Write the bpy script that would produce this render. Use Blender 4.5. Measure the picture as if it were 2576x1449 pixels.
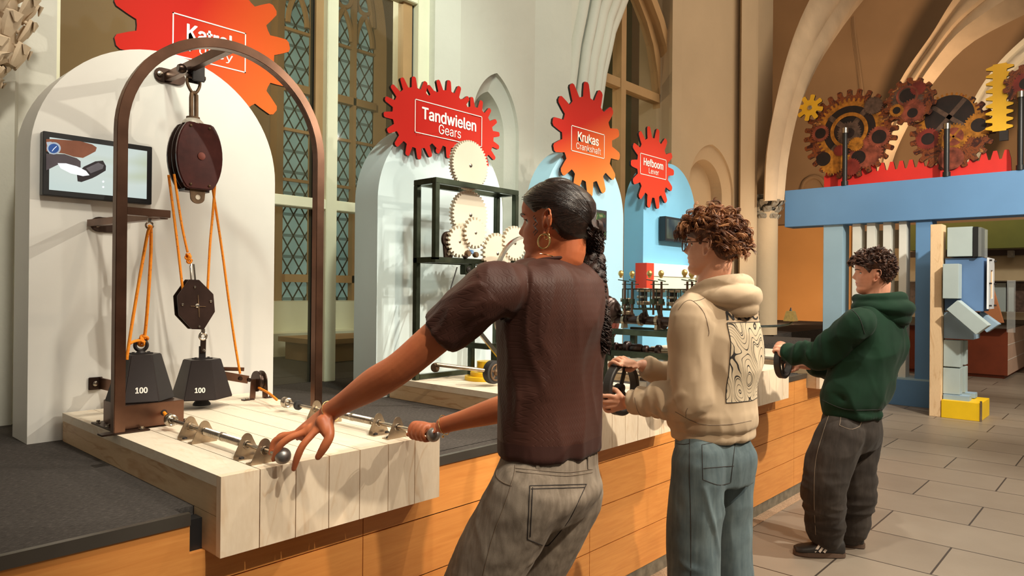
import bpy, bmesh, math, random
import numpy as np
from mathutils import Vector, Matrix, noise

scene = bpy.context.scene
for o in list(bpy.data.objects): bpy.data.objects.remove(o)
COL = scene.collection
PI = math.pi

# ---------------------------------------------------------------- camera
W, H = 2576, 1449
FPX = 1763.7
YAW, PITCH, ROLL = [math.radians(a) for a in (42.2714, 0.16026, -0.52817)]
_c, _s = math.cos, math.sin
FW = np.array([_c(YAW)*_c(PITCH), _s(YAW)*_c(PITCH), _s(PITCH)])
_r = np.array([_s(YAW), -_c(YAW), 0.0]); _d = np.cross(FW, _r)
RT = _c(ROLL)*_r + _s(ROLL)*_d
DN = -_s(ROLL)*_r + _c(ROLL)*_d
CAMP = np.array([0, 0, 1.45])
cam_data = bpy.data.cameras.new('camera'); cam = bpy.data.objects.new('camera', cam_data); COL.objects.link(cam)
cam_data.sensor_width = 36; cam_data.lens = 36*FPX/W; cam_data.clip_start = 0.05; cam_data.clip_end = 200
cam.matrix_world = Matrix(((RT[0], -DN[0], -FW[0], 0), (RT[1], -DN[1], -FW[1], 0), (RT[2], -DN[2], -FW[2], 1.45), (0, 0, 0, 1)))
scene.camera = cam
scene.view_settings.view_transform = 'Standard'; scene.view_settings.look = 'None'
scene.view_settings.gamma = 1; scene.view_settings.use_curve_mapping = False
scene.view_settings.exposure = 0.0

def ray(u, v): return RT*(u-W/2) + DN*(v-H/2) + FW*FPX
def U(u, v, ax, val):            # where the sight line of a photo point meets a real plane of the room
    q = ray(u, v); k = 'xyz'.index(ax); return CAMP + q*(val-CAMP[k])/q[k]
def D(u, v, d):                  # ... or stands at a measured distance
    return CAMP + ray(u, v)*(d/FPX)

# ---------------------------------------------------------------- light
world = bpy.data.worlds.new('world'); scene.world = world; world.use_nodes = True
bg = world.node_tree.nodes['Background']; bg.inputs[0].default_value = (1.0, 0.86, 0.70, 1); bg.inputs[1].default_value = 0.17

def light(kind, name, loc, target, power, col, size=0.3, angle=60, blend=0.6, size_y=None):
    l = bpy.data.lights.new(name, kind); l.energy = power; l.color = col
    if kind == 'SPOT': l.spot_size = math.radians(angle); l.spot_blend = blend; l.shadow_soft_size = size
    if kind == 'AREA':
        l.size = size
        if size_y: l.shape = 'RECTANGLE'; l.size_y = size_y
    o = bpy.data.objects.new(name, l); COL.objects.link(o); o.location = loc
    o.rotation_euler = (Vector(target)-Vector(loc)).to_track_quat('-Z', 'Y').to_euler()
    return o
WARM = (1.0, 0.80, 0.58); NEUT = (1.0, 0.94, 0.80); COOL = (0.90, 1.0, 0.86); AMB = (1.0, 0.66, 0.38)
# ceiling spots of the exhibition
light('SPOT', 'spot_light', (4.3, -1.0, 3.55), (1.22, 2.7, 1.55), 275, NEUT, 0.03, 34, 0.4)
light('SPOT', 'spot_light', (2.1, -1.6, 4.4), (1.1, 2.7, 1.3), 60, WARM, 0.03, 40)
light('SPOT', 'spot_light', (5.9, -1.0, 3.7), (2.85, 2.9, 1.6), 190, NEUT, 0.03, 34, 0.4)
light('SPOT', 'spot_light', (7.3, -0.8, 3.9), (4.4, 2.9, 1.6), 210, NEUT, 0.04, 34, 0.4)
light('SPOT', 'spot_light', (8.2, -0.6, 3.9), (5.6, 2.9, 1.7), 300, NEUT, 0.04, 30, 0.4)
light('SPOT', 'spot_light', (0.9, 0.6, 4.9), (1.2, 2.25, 0.95), 330, NEUT, 0.05, 30, 0.5)
light('SPOT', 'spot_light', (0.7, -2.0, 4.4), (1.25, 1.775, 0.87), 520, NEUT, 0.06, 19)
light('SPOT', 'spot_light', (1.6, -2.4, 4.8), (2.8, 1.6, 0.7), 640, WARM, 0.06, 40)
light('SPOT', 'spot_light', (4.6, -2.4, 4.8), (4.6, 1.5, 0.5), 1350, NEUT, 0.06, 60)
light('SPOT', 'spot_light', (3.0, 0.6, 5.2), (3.0, 1.9, 0.9), 420, NEUT, 0.06, 60)
light('SPOT', 'spot_light', (1.0, -0.5, 5.2), (2.6, 3.95, 2.6), 560, COOL, 0.2, 40)
light('SPOT', 'spot_light', (0.4, 0.6, 4.6), (0.7, 3.7, 2.6), 300, NEUT, 0.2, 46)
light('SPOT', 'spot_light', (0.6, -0.2, 5.4), (4.4, 3.9, 3.0), 520, COOL, 0.3, 40)
light('SPOT', 'spot_light', (5.8, -1.8, 5.0), (9.8, 2.0, 1.6), 1500, NEUT, 0.12, 46)
light('SPOT', 'spot_light', (8.5, -2.0, 5.5), (8.5, 0.6, 0), 520, NEUT, 0.12, 80)
light('SPOT', 'spot_light', (11.5, -2.0, 5.0), (14.6, 1.6, 0.6), 800, NEUT, 0.1, 50)
light('AREA', 'ceiling_light', (2.0, -0.8, 5.4), (2.0, 1.6, 0.6), 70, NEUT, 4.0, size_y=3.0)
light('AREA', 'ceiling_light', (8.0, 0.0, 6.5), (9.0, 2.0, 0.5), 200, WARM, 5.0, size_y=4.0)
light('POINT', 'passage_light', (2.6, 5.0, 3.9), (0, 0, 0), 60, (1.0, 0.9, 0.55), 0.3)
light('POINT', 'passage_light', (6.4, 5.0, 3.4), (0, 0, 0), 9, (1.0, 0.7, 0.4), 0.3)
light('SPOT', 'uplight', (8.6, 2.9, 1.2), (9.0, 4.2, 4.8), 120, AMB, 0.2, 110, 1.0)
light('SPOT', 'uplight', (11.6, 3.0, 2.6), (14.5, 3.2, 5.6), 400, AMB, 0.3, 130, 1.0)
light('SPOT', 'uplight', (13.0, 5.0, 0.9), (15.1, 5.6, 1.6), 230, AMB, 0.2, 110, 1.0)

# ---------------------------------------------------------------- materials
def lin(c):
    c = c/255.0
    return c/12.92 if c <= 0.04045 else ((c+0.055)/1.055)**2.4
def C(r, g, b): return (lin(r), lin(g), lin(b), 1.0)
class NT:
    def __init__(s, name, rough=0.5, metal=0.0, spec=0.5):
        m = bpy.data.materials.new(name); m.use_nodes = True; s.m = m; s.t = m.node_tree; s.p = s.t.nodes['Principled BSDF']
        s.p.inputs['Roughness'].default_value = rough; s.p.inputs['Metallic'].default_value = metal
        s.p.inputs['Specular IOR Level'].default_value = spec
        s.co = s.t.nodes.new('ShaderNodeTexCoord').outputs['Object']
    def n(s, t, **k):
        x = s.t.nodes.new(t)
        for a, b in k.items():
            if hasattr(x, a) and a not in ('Scale',): setattr(x, a, b)
            else: x.inputs[a].default_value = b
        return x
    def l(s, a, b): s.t.links.new(a, b)
    def mapped(s, scale=(1, 1, 1), rot=(0, 0, 0), loc=(0, 0, 0)):
        x = s.t.nodes.new('ShaderNodeMapping'); s.l(s.co, x.inputs[0]); x.inputs['Scale'].default_value = scale
        x.inputs['Rotation'].default_value = rot; x.inputs['Location'].default_value = loc; return x.outputs[0]
    def noise(s, scale, detail=4, vec=None, rough=0.55, dist=0.0):
        x = s.t.nodes.new('ShaderNodeTexNoise'); x.inputs['Scale'].default_value = scale; x.inputs['Detail'].default_value = detail
        x.inputs['Roughness'].default_value = rough; x.inputs['Distortion'].default_value = dist
        s.l(vec if vec is not None else s.co, x.inputs['Vector']); return x.outputs['Fac']
    def ramp(s, fac, stops, interp='LINEAR'):
        x = s.t.nodes.new('ShaderNodeValToRGB'); r = x.color_ramp; r.interpolation = interp
        while len(r.elements) < len(stops): r.elements.new(0.5)
        for e, (p, c) in zip(r.elements, stops): e.position = p; e.color = c
        s.l(fac, x.inputs[0]); return x.outputs[0]
    def mix(s, a, b, fac, mode='MIX'):
        x = s.t.nodes.new('ShaderNodeMix'); x.data_type = 'RGBA'; x.blend_type = mode
        for sock, v in ((x.inputs[0], fac), (x.inputs[6], a), (x.inputs[7], b)):
            if hasattr(v, 'links'): s.l(v, sock)
            else: sock.default_value = v
        return x.outputs[2]
    def math(s, op, a, b=0.0):
        x = s.t.nodes.new('ShaderNodeMath'); x.operation = op
        for sock, v in ((x.inputs[0], a), (x.inputs[1], b)):
            if hasattr(v, 'links'): s.l(v, sock)
            else: sock.default_value = v
        return x.outputs[0]
    def col(s, v):
        if hasattr(v, 'links'): s.l(v, s.p.inputs['Base Color'])
        else: s.p.inputs['Base Color'].default_value = v
    def bump(s, h, dist=0.002, strength=0.5):
        x = s.t.nodes.new('ShaderNodeBump'); x.inputs['Strength'].default_value = strength; x.inputs['Distance'].default_value = dist
        s.l(h, x.inputs['Height']); s.l(x.outputs[0], s.p.inputs['Normal'])
M = {}
def simple(name, c, rough=0.5, metal=0.0, var=0.10, vs=6.0, bump=0.0, bs=60.0, bd=0.001, spec=0.5):
    s = NT(name, rough, metal, spec)
    f = s.noise(vs, 4)
    d = tuple(x*(1-var) for x in c[:3])+(1,); b = tuple(min(1, x*(1+var)) for x in c[:3])+(1,)
    s.col(s.ramp(f, [(0.3, d), (0.7, b)]))
    if bump: s.bump(s.noise(bs, 3), bd, bump)
    M[name] = s.m; return s.m
simple('panel_white', C(226, 222, 214), 0.45, var=0.02, bump=0.1, bs=200)
simple('panel_pale', C(204, 218, 220), 0.4, var=0.02)
simple('panel_sky', C(172, 212, 232), 0.4, var=0.02)
simple('panel_blue', C(130, 194, 228), 0.4, var=0.02)
simple('plaster', C(214, 212, 200), 0.9, var=0.05, vs=1.3, bump=0.35, bs=14, bd=0.012)
simple('plaster_warm', C(188, 166, 136), 0.9, var=0.06, vs=1.2, bump=0.35, bs=12, bd=0.012)
simple('vault', C(150, 122, 92), 0.92, var=0.12, vs=0.7, bump=0.2, bs=8, bd=0.01)
simple('rib_stone', C(206, 184, 156), 0.88, var=0.10, vs=3, bump=0.3, bs=25, bd=0.006)
simple('stone_grey', C(150, 143, 130), 0.9, var=0.25, vs=14, bump=0.6, bs=30, bd=0.01)
simple('frame_cream', C(236, 234, 206), 0.5, var=0.03)
simple('frame_tan', C(176, 140, 96), 0.6, var=0.05)
simple('dark_metal', C(74, 58, 50), 0.32, 0.85, var=0.35, vs=9)
simple('bronze_steel', C(112, 82, 66), 0.30, 0.9, var=0.30, vs=7)
simple('green_steel', C(70, 76, 62), 0.28, 0.85, var=0.4, vs=9)
simple('steel', C(186, 176, 162), 0.24, 1.0, var=0.2, vs=20)
simple('bracket_steel', C(176, 156, 132), 0.34, 0.9, var=0.3, vs=18)
simple('galvanised', C(150, 146, 142), 0.42, 0.9, var=0.2, vs=30)
simple('black_iron', C(44, 38, 36), 0.5, 0.3, var=0.15, vs=10)
simple('black_plastic', C(32, 32, 33), 0.38, var=0.1)
simple('grip_black', C(52, 50, 48), 0.5, var=0.1)
simple('weight_black', C(50, 42, 40), 0.36, 0.2, var=0.08, vs=4)
simple('pulley_wood', C(78, 34, 28), 0.25, 0.0, var=0.35, vs=12, bump=0.2, bs=40)
simple('pulley_side', C(64, 46, 40), 0.3, 0.4, var=0.3, vs=12)
simple('rust', C(112, 88, 66), 0.55, 0.7, var=0.35, vs=22, bump=0.3, bs=80)
simple('copper_disc', C(120, 58, 44), 0.5, 0.3, var=0.2)
simple('old_paint', C(206, 198, 182), 0.5, 0.2, var=0.25, vs=26)
simple('trim_metal', C(112, 106, 98), 0.36, 0.8, var=0.1)
simple('white_gear', C(214, 200, 180), 0.5, var=0.03)
simple('white_paint', C(240, 236, 226), 0.5, var=0.02)
simple('sign_edge', C(30, 16, 12), 0.6)
simple('gold', (0.95, 0.66, 0.28, 1), 0.16, 1.0, var=0.1)
simple('brass', C(196, 164, 96), 0.35, 0.8, var=0.2, vs=40)
simple('yellow', C(240, 196, 26), 0.45, var=0.05)
simple('rack_red', C(214, 44, 36), 0.5, var=0.05)
simple('rack_yellow', C(222, 172, 36), 0.5, var=0.05)
simple('box_red', C(222, 66, 40), 0.45, var=0.04)
simple('portal_blue', C(98, 142, 188), 0.6, var=0.04, vs=2)
simple('portal_pale', C(156, 188, 208), 0.6, var=0.04, vs=2)
simple('slat_white', C(228, 228, 220), 0.6, var=0.04, vs=3)
simple('robot_grey', C(176, 190, 190), 0.45, var=0.03)
simple('robot_blue', C(92, 124, 166), 0.5, var=0.05)
simple('robot_pale', C(150, 174, 194), 0.5, var=0.05)
simple('acrylic', C(226, 228, 232), 0.2, var=0.02)
simple('olive', C(84, 88, 26), 0.7, var=0.05)
simple('far_orange', C(214, 150, 44), 0.7, var=0.05)
simple('far_wall', C(196, 176, 140), 0.8, var=0.04)
simple('ochre_wall', C(206, 150, 88), 0.85, var=0.06, vs=1)
simple('terracotta', C(198, 128, 84), 0.7, var=0.05)
simple('counter_dark', C(74, 58, 48), 0.5, var=0.1)
simple('desk_brown', C(128, 56, 28), 0.5, var=0.1)
simple('desk_light', C(214, 176, 152), 0.5, var=0.08)
simple('plinth', C(110, 100, 84), 0.7, var=0.35, vs=18)
simple('gravel', C(150, 122, 96), 0.9, var=0.35, vs=120, bump=0.5, bs=200)
simple('rubber', C(34, 32, 32), 0.6, var=0.1)
simple('red_fabric', C(200, 70, 50), 0.7)
simple('cork', C(205, 190, 150), 0.5, var=0.2, vs=60)

# oak front panels
s = NT('oak', 0.42)
v = s.mapped((3.0, 3.0, 40.0)); f = s.noise(1.6, 6, v, 0.6, 0.6)
v2 = s.mapped((1.2, 1.2, 3.0)); f2 = s.noise(1.2, 2, v2)
a = s.ramp(f, [(0.25, C(214, 136, 66)), (0.75, C(234, 160, 84))]); b = s.ramp(f2, [(0.3, (0.85, 0.80, 0.76, 1)), (0.75, (1, 1, 1, 1))])
s.col(s.mix(a, b, 1.0, 'MULTIPLY')); s.bump(f, 0.0008, 0.15); M['oak'] = s.m
# pale pine plywood with flowing grain
def pine(name, sc, base, dark):
    s = NT(name, 0.5)
    f = s.noise(1.5, 3, s.mapped(sc), 0.5, 1.6)
    w = s.math('FRACT', s.math('MULTIPLY', f, 7.0))
    g = s.ramp(w, [(0.0, dark), (0.10, base), (0.75, base), (1.0, dark)])
    f3 = s.noise(2.2, 3, s.mapped((sc[0]*1.3, sc[1]*1.3, sc[2]*1.3), loc=(3, 1, 7)), 0.6, 0.8)
    msk = s.ramp(f3, [(0.45, (0, 0, 0, 1)), (0.62, (1, 1, 1, 1))])
    m = s.mix(base, g, msk)
    fine = s.noise(30, 4, s.mapped(sc)); m2 = s.mix(m, s.ramp(fine, [(0.3, (0.93, 0.91, 0.88, 1)), (0.7, (1, 1, 1, 1))]), 1.0, 'MULTIPLY')
    s.col(m2); s.bump(fine, 0.0005, 0.1); M[name] = s.m
pine('pine_top', (7.0, 1.0, 3.0), C(236, 222, 200), C(230, 208, 180))
pine('pine_front', (3.0, 3.0, 0.9), C(240, 218, 190), C(226, 196, 162))
pine('pine_side', (3.0, 0.7, 3.6), C(214, 182, 142), C(188, 144, 102))
pine('pine_board', (4.0, 4.0, 0.9), C(240, 206, 164), C(222, 182, 136))
# carpet
s = NT('carpet', 0.95, spec=0.1)
f = s.noise(1.0, 5, s.mapped((60, 260, 60)), 0.75); g = s.noise(1.6, 3)
s.col(s.mix(s.ramp(f, [(0.3, C(56, 52, 49)), (0.55, C(82, 76, 72)), (0.8, C(132, 124, 115))]), s.ramp(g, [(0.3, (0.85, 0.85, 0.85, 1)), (0.7, (1, 1, 1, 1))]), 1.0, 'MULTIPLY'))
s.bump(f, 0.004, 0.7); M['carpet'] = s.m
# floor slabs
s = NT('floor_stone', 0.42)
br = s.t.nodes.new('ShaderNodeTexBrick'); s.l(s.mapped((1, 1, 1), (0, 0, PI/2), (0.37, 0.13, 0)), br.inputs['Vector'])
br.offset = 0.42; br.inputs['Scale'].default_value = 1.0; br.inputs['Brick Width'].default_value = 1.02; br.inputs['Row Height'].default_value = 0.52
br.inputs['Mortar Size'].default_value = 0.0055; br.inputs['Mortar Smooth'].default_value = 0.2
br.inputs['Color1'].default_value = C(140, 128, 114); br.inputs['Color2'].default_value = C(128, 116, 103); br.inputs['Mortar'].default_value = C(60, 52, 46)
f = s.noise(2.2, 6, None, 0.6)
s.col(s.mix(br.outputs['Color'], s.ramp(f, [(0.25, (0.82, 0.80, 0.78, 1)), (0.75, (1, 1, 1, 1))]), 1.0, 'MULTIPLY'))
s.bump(s.math('ADD', s.math('MULTIPLY', br.outputs['Fac'], -1.0), s.math('MULTIPLY', s.noise(60, 3), 0.15)), 0.004, 0.5)
M['floor_stone'] = s.m
# orange rope with dark flecks
s = NT('rope', 0.7)
vo = s.t.nodes.new('ShaderNodeTexVoronoi'); vo.inputs['Scale'].default_value = 95; s.l(s.co, vo.inputs['Vector'])
s.col(s.ramp(vo.outputs['Distance'], [(0.0, C(60, 60, 20)), (0.10, C(70, 60, 16)), (0.16, C(238, 132, 14)), (1.0, C(246, 152, 24))])); s.bump(s.noise(400, 2), 0.001, 0.6); M['rope'] = s.m
# glass
s = NT('glass', 0.03)
s.p.inputs['Transmission Weight'].default_value = 0.0; s.p.inputs['Alpha'].default_value = 0.10
s.col((0.22, 0.2, 0.12, 1)); M['glass'] = s.m
s = NT('clear_glass', 0.05); s.p.inputs['Alpha'].default_value = 0.18; s.col((0.9, 0.95, 0.95, 1)); M['clear_glass'] = s.m
# leaded church window: night sky light behind diamond panes
s = NT('leaded_glass', 0.25)
co = s.t.nodes.new('ShaderNodeSeparateXYZ'); s.l(s.co, co.inputs[0])
def lines(expr): return s.math('LESS_THAN', s.math('ABSOLUTE', s.math('SUBTRACT', s.math('FRACT', expr), 0.5)), 0.07)
a = lines(s.math('ADD', s.math('MULTIPLY', co.outputs[0], 7.5), s.math('MULTIPLY', co.outputs[2], 4.6)))
b = lines(s.math('SUBTRACT', s.math('MULTIPLY', co.outputs[0], 7.5), s.math('MULTIPLY', co.outputs[2], 4.6)))
h = lines(s.math('MULTIPLY', co.outputs[2], 4.6))
led = s.math('MAXIMUM', s.math('MAXIMUM', a, b), s.math('MULTIPLY', h, 0.6))
g = s.ramp(s.noise(2.0, 2), [(0.3, C(92, 118, 112)), (0.7, C(120, 146, 138))])
s.col(s.mix(g, C(44, 40, 26), led)); 
s.l(s.mix(g, (0, 0, 0, 1), led), s.p.inputs['Emission Color']); s.p.inputs['Emission Strength'].default_value = 0.55; M['leaded_glass'] = s.m

# ---------------------------------------------------------------- mesh helpers
XFM = False      # True while a machine that lies along the depth of the room is being built
def turn(p): return (p[1], -p[0], p[2]) if XFM else tuple(p)
class MB:
    def __init__(s): s.v = []; s.f = []; s.mi = []; s.mats = []; s.cur = 0
    def use(s, mat):
        if mat not in s.mats: s.mats.append(mat)
        s.cur = s.mats.index(mat); return s
    def add(s, vs, fs):
        k = len(s.v); s.v += [tuple(map(float, p)) for p in vs]; s.f += [tuple(i+k for i in f) for f in fs]; s.mi += [s.cur]*len(fs); return s
    def box(s, x0, x1, y0, y1, z0, z1):
        return s.add([(x0, y0, z0), (x1, y0, z0), (x1, y1, z0), (x0, y1, z0), (x0, y0, z1), (x1, y0, z1), (x1, y1, z1), (x0, y1, z1)],
                     [(3, 2, 1, 0), (4, 5, 6, 7), (0, 1, 5, 4), (1, 2, 6, 5), (2, 3, 7, 6), (3, 0, 4, 7)])
    def bar(s, a, b, w, h, up=(0, 0, 1)):
        a = Vector(a); b = Vector(b); d = (b-a).normalized(); u = Vector(up)
        if abs(d.dot(u)) > 0.95: u = Vector((0, 1, 0))
        x = d.cross(u).normalized()*w/2; y = x.cross(d).normalized()*h/2
        vs = [a-x-y, a+x-y, a+x+y, a-x+y, b-x-y, b+x-y, b+x+y, b-x+y]
        return s.add(vs, [(3, 2, 1, 0), (4, 5, 6, 7), (0, 1, 5, 4), (1, 2, 6, 5), (2, 3, 7, 6), (3, 0, 4, 7)])
    def sweep(s, pts, prof, up=(0, 0, 1), closed=False, scales=None):
        P = [Vector(p) for p in pts]; n = len(P); m = len(prof); vs = []; u = Vector(up)
        for i in range(n):
            if closed: t = P[(i+1) % n]-P[i-1]
            else: t = P[min(i+1, n-1)]-P[max(i-1, 0)]
            t.normalize()
            x = t.cross(u)
            if x.length < 0.05: x = t.cross(Vector((0.3, 1, 0.1)))
            x.normalize(); y = x.cross(t).normalized()
            if not closed or True: u = y
            k = scales[i] if scales else 1.0
            vs += [P[i]+x*(a*k)+y*(b*k) for a, b in prof]
        fs = []
        for i in range(n if closed else n-1):
            j = (i+1) % n
            for q in range(m): fs.append((i*m+q, i*m+(q+1) % m, j*m+(q+1) % m, j*m+q))
        if not closed: fs.append(tuple(range(m))[::-1]); fs.append(tuple((n-1)*m+q for q in range(m)))
        return s.add(vs, fs)
    def tube(s, pts, r, seg=10, closed=False, scales=None, up=(0, 0, 1)):
        return s.sweep(pts, [(r*math.cos(2*PI*q/seg), r*math.sin(2*PI*q/seg)) for q in range(seg)], up, closed, scales)
    def cyl(s, a, b, r, seg=20, r2=None):
        return s.tube([a, b], r, seg, scales=[1, (r2/r if r2 is not None else 1)])
    def ring(s, c, axis, R, r, seg=24, sec=8, a0=0, a1=2*PI):
        c = Vector(c); ax = Vector(axis).normalized(); x = ax.orthogonal().normalized() if abs(ax.z) > 0.9 else Vector((0, 0, 1)).cross(ax).normalized(); y = ax.cross(x)
        full = abs(a1-a0-2*PI) < 1e-6; n = seg if full else seg+1
        return s.tube([c+x*R*math.cos(a0+(a1-a0)*i/seg)+y*R*math.sin(a0+(a1-a0)*i/seg) for i in range(n)], r, sec, closed=full, up=ax)
    def lathe(s, base, axis, prof, seg=24):
        b = Vector(base); ax = Vector(axis).normalized(); x = ax.orthogonal().normalized(); y = ax.cross(x); m = seg; vs = []; fs = []
        for r, h in prof: vs += [b+ax*h+(x*math.cos(2*PI*q/m)+y*math.sin(2*PI*q/m))*max(r, 1e-5) for q in range(m)]
        for i in range(len(prof)-1):
            for q in range(m): fs.append((i*m+q, i*m+(q+1) % m, (i+1)*m+(q+1) % m, (i+1)*m+q))
        fs.append(tuple(range(m))[::-1]); fs.append(tuple((len(prof)-1)*m+q for q in range(m)))
        return s.add(vs, fs)
    def sphere(s, c, r, sx=1, sy=1, sz=1, seg=16, rings=10):
        c = Vector(c); vs = [c+Vector((0, 0, -r*sz))]; fs = []
        for i in range(1, rings):
            a = -PI/2+PI*i/rings
            vs += [c+Vector((r*sx*math.cos(a)*math.cos(2*PI*q/seg), r*sy*math.cos(a)*math.sin(2*PI*q/seg), r*sz*math.sin(a))) for q in range(seg)]
        vs.append(c+Vector((0, 0, r*sz)))
        for q in range(seg): fs.append((0, 1+(q+1) % seg, 1+q)); fs.append((len(vs)-1, 1+(rings-2)*seg+q, 1+(rings-2)*seg+(q+1) % seg))
        for i in range(rings-2):
            for q in range(seg): fs.append((1+i*seg+q, 1+i*seg+(q+1) % seg, 1+(i+1)*seg+(q+1) % seg, 1+(i+1)*seg+q))
        return s.add(vs, fs)
    def prism(s, poly, f, t0, t1, side=None):      # f(a,b,t) -> world point
        n = len(poly); vs = [f(a, b, t0) for a, b in poly]+[f(a, b, t1) for a, b in poly]
        s.add(vs, [tuple(range(n))[::-1], tuple(range(n, 2*n))]); k = len(s.v)-2*n
        c = s.cur
        if side: s.use(side)
        for i in range(n): s.f.append((k+i, k+(i+1) % n, k+n+(i+1) % n, k+n+i)); s.mi.append(s.cur)
        s.cur = c; return s
    def build(s, name, mat, parent=None, bevel=0.0, smooth=False, origin=None, angle=40):
        if mat is not None and not s.mats: s.mats = [mat]
        vs = np.array([turn(p) for p in s.v])
        if parent is not None: org = np.array(parent.get('_o', (0, 0, 0)))
        elif origin is not None: org = np.array(origin)
        else: org = np.array([(vs[:, 0].min()+vs[:, 0].max())/2, (vs[:, 1].min()+vs[:, 1].max())/2, vs[:, 2].min()])
        me = bpy.data.meshes.new(name); me.from_pydata([tuple(p) for p in vs-org], [], s.f)
        for m in s.mats: me.materials.append(M[m] if isinstance(m, str) else m)
        if len(s.mats) > 1: me.polygons.foreach_set('material_index', s.mi)
        bm = bmesh.new(); bm.from_mesh(me); bmesh.ops.recalc_face_normals(bm, faces=bm.faces[:])
        if bevel:
            bmesh.ops.remove_doubles(bm, verts=bm.verts[:], dist=1e-5)
            es = [e for e in bm.edges if len(e.link_faces) == 2 and e.calc_face_angle(0) > 0.6]
            bmesh.ops.bevel(bm, geom=es, offset=bevel, segments=2, affect='EDGES', clamp_overlap=True)
        bm.to_mesh(me); bm.free()
        o = bpy.data.objects.new(name, me); COL.objects.link(o)
        if parent is not None: o.parent = parent; o['_o'] = tuple(org)
        else: o.location = org; o['_o'] = tuple(org)
        if smooth:
            me.polygons.foreach_set('use_smooth', [True]*len(me.polygons))
            if angle < 180:
                try: me.set_sharp_from_angle(angle=math.radians(angle))
                except Exception: pass
        me.update(); return o
def box(name, mat, x0, x1, y0, y1, z0, z1, parent=None, bevel=0.0):
    return MB().box(x0, x1, y0, y1, z0, z1).build(name, mat, parent, bevel)
def tag(o, label, cat, group=None):
    o['label'] = label; o['category'] = cat
    if group: o['group'] = group
    return o
def struct(o): o['kind'] = 'structure'; return o
def thing(name, loc, label, cat, group=None):
    o = bpy.data.objects.new(name, None); COL.objects.link(o); loc = turn(loc); o.location = tuple(map(float, loc)); o.empty_display_size = 0.05; o['_o'] = tuple(map(float, loc)); return tag(o, label, cat, group)
def XZ(y0):   # a,b,t -> x=a z=b y=y0+t
    return lambda a, b, t: (a, y0+t, b)
def gear(n, R, r, ph=0.0, tip=0.36, base=0.62, c=(0, 0), steps=1, taper=None):
    out = []
    for i in range(n):
        a = ph+2*PI*i/n; w = 2*PI/n
        rows = [(-base/2, r), (-base*0.40, r+(R-r)*0.35), (-tip*0.56, R-(R-r)*0.12), (-tip*0.28, R), (tip*0.28, R), (tip*0.56, R-(R-r)*0.12), (base*0.40, r+(R-r)*0.35), (base/2, r)] if steps else \
               [(-base/2, r), (-tip/2, R), (tip/2, R), (base/2, r)]
        for k, rr in rows: out.append((c[0]+rr*math.cos(a+k*w), c[1]+rr*math.sin(a+k*w)))
        out.append((c[0]+r*0.99*math.cos(a+0.5*w), c[1]+r*0.99*math.sin(a+0.5*w)))
    return out
try: SANS = bpy.data.fonts.load(bpy.utils.system_resource('DATAFILES')+'/fonts/Inter.woff2')
except Exception: SANS = None
def text(name, body, c, width, height, mat, parent, y, bold=0.0, fmap=None, extrude=0.0012, wscale=None):
    cu = bpy.data.curves.new(name, 'FONT'); cu.body = body; cu.align_x = 'CENTER'; cu.align_y = 'CENTER'; cu.size = 1.0; cu.offset = 0.0; cu.extrude = 0.0
    cu.resolution_u = 3
    if SANS: cu.font = SANS
    t = bpy.data.objects.new(name, cu); COL.objects.link(t); bpy.context.view_layer.update()
    me = bpy.data.meshes.new_from_object(t.evaluated_get(bpy.context.evaluated_depsgraph_get()))
    bpy.data.objects.remove(t)
    vs = np.array([v.co[:] for v in me.vertices]); lo = vs.min(0); hi = vs.max(0); fs = [tuple(p.vertices) for p in me.polygons]
    bpy.data.meshes.remove(me)
    f = fmap or (lambda a, b, tt: (a, y+tt, b)); m = MB(); P = []
    for p in vs:
        a = c[0]+(p[0]-(lo[0]+hi[0])/2)/(hi[0]-lo[0])*width; b = c[1]+(p[1]-(lo[1]+hi[1])/2)/(hi[1]-lo[1])*height; P.append((a, b))
    if extrude > 0.0013: m.add([f(a, b, 0) for a, b in P], fs)
    bw = bold*height*0.75
    for k, (da, db) in enumerate(((0, 0), (bw, 0), (-bw, 0), (0, bw*0.7), (0, -bw*0.7), (bw*.7, bw*.5), (-bw*.7, -bw*.5), (bw*.7, -bw*.5), (-bw*.7, bw*.5)) if bold else ((0, 0),)):
        m.add([f(a+da, b+db, -extrude-0.00002*k) for a, b in P], fs)
    return m.build(name, mat, parent)
def copy_tree(o, parent=None):
    c = o.copy(); COL.objects.link(c)
    if parent is not None: c.parent = parent
    for ch in list(o.children): copy_tree(ch, c)
    return c
# ================================================================= SETTING
PT = 0.85; BT = 0.959; FY = 1.865
struct(MB().box(-6, 26, -7, 12, -0.2, 0).build('floor', 'floor_stone'))
# gravel strip along the plinth
struct(MB().box(-2, 6.9, 1.80, 1.905, -0.01, 0.004).build('trim_1', 'gravel'))

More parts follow.
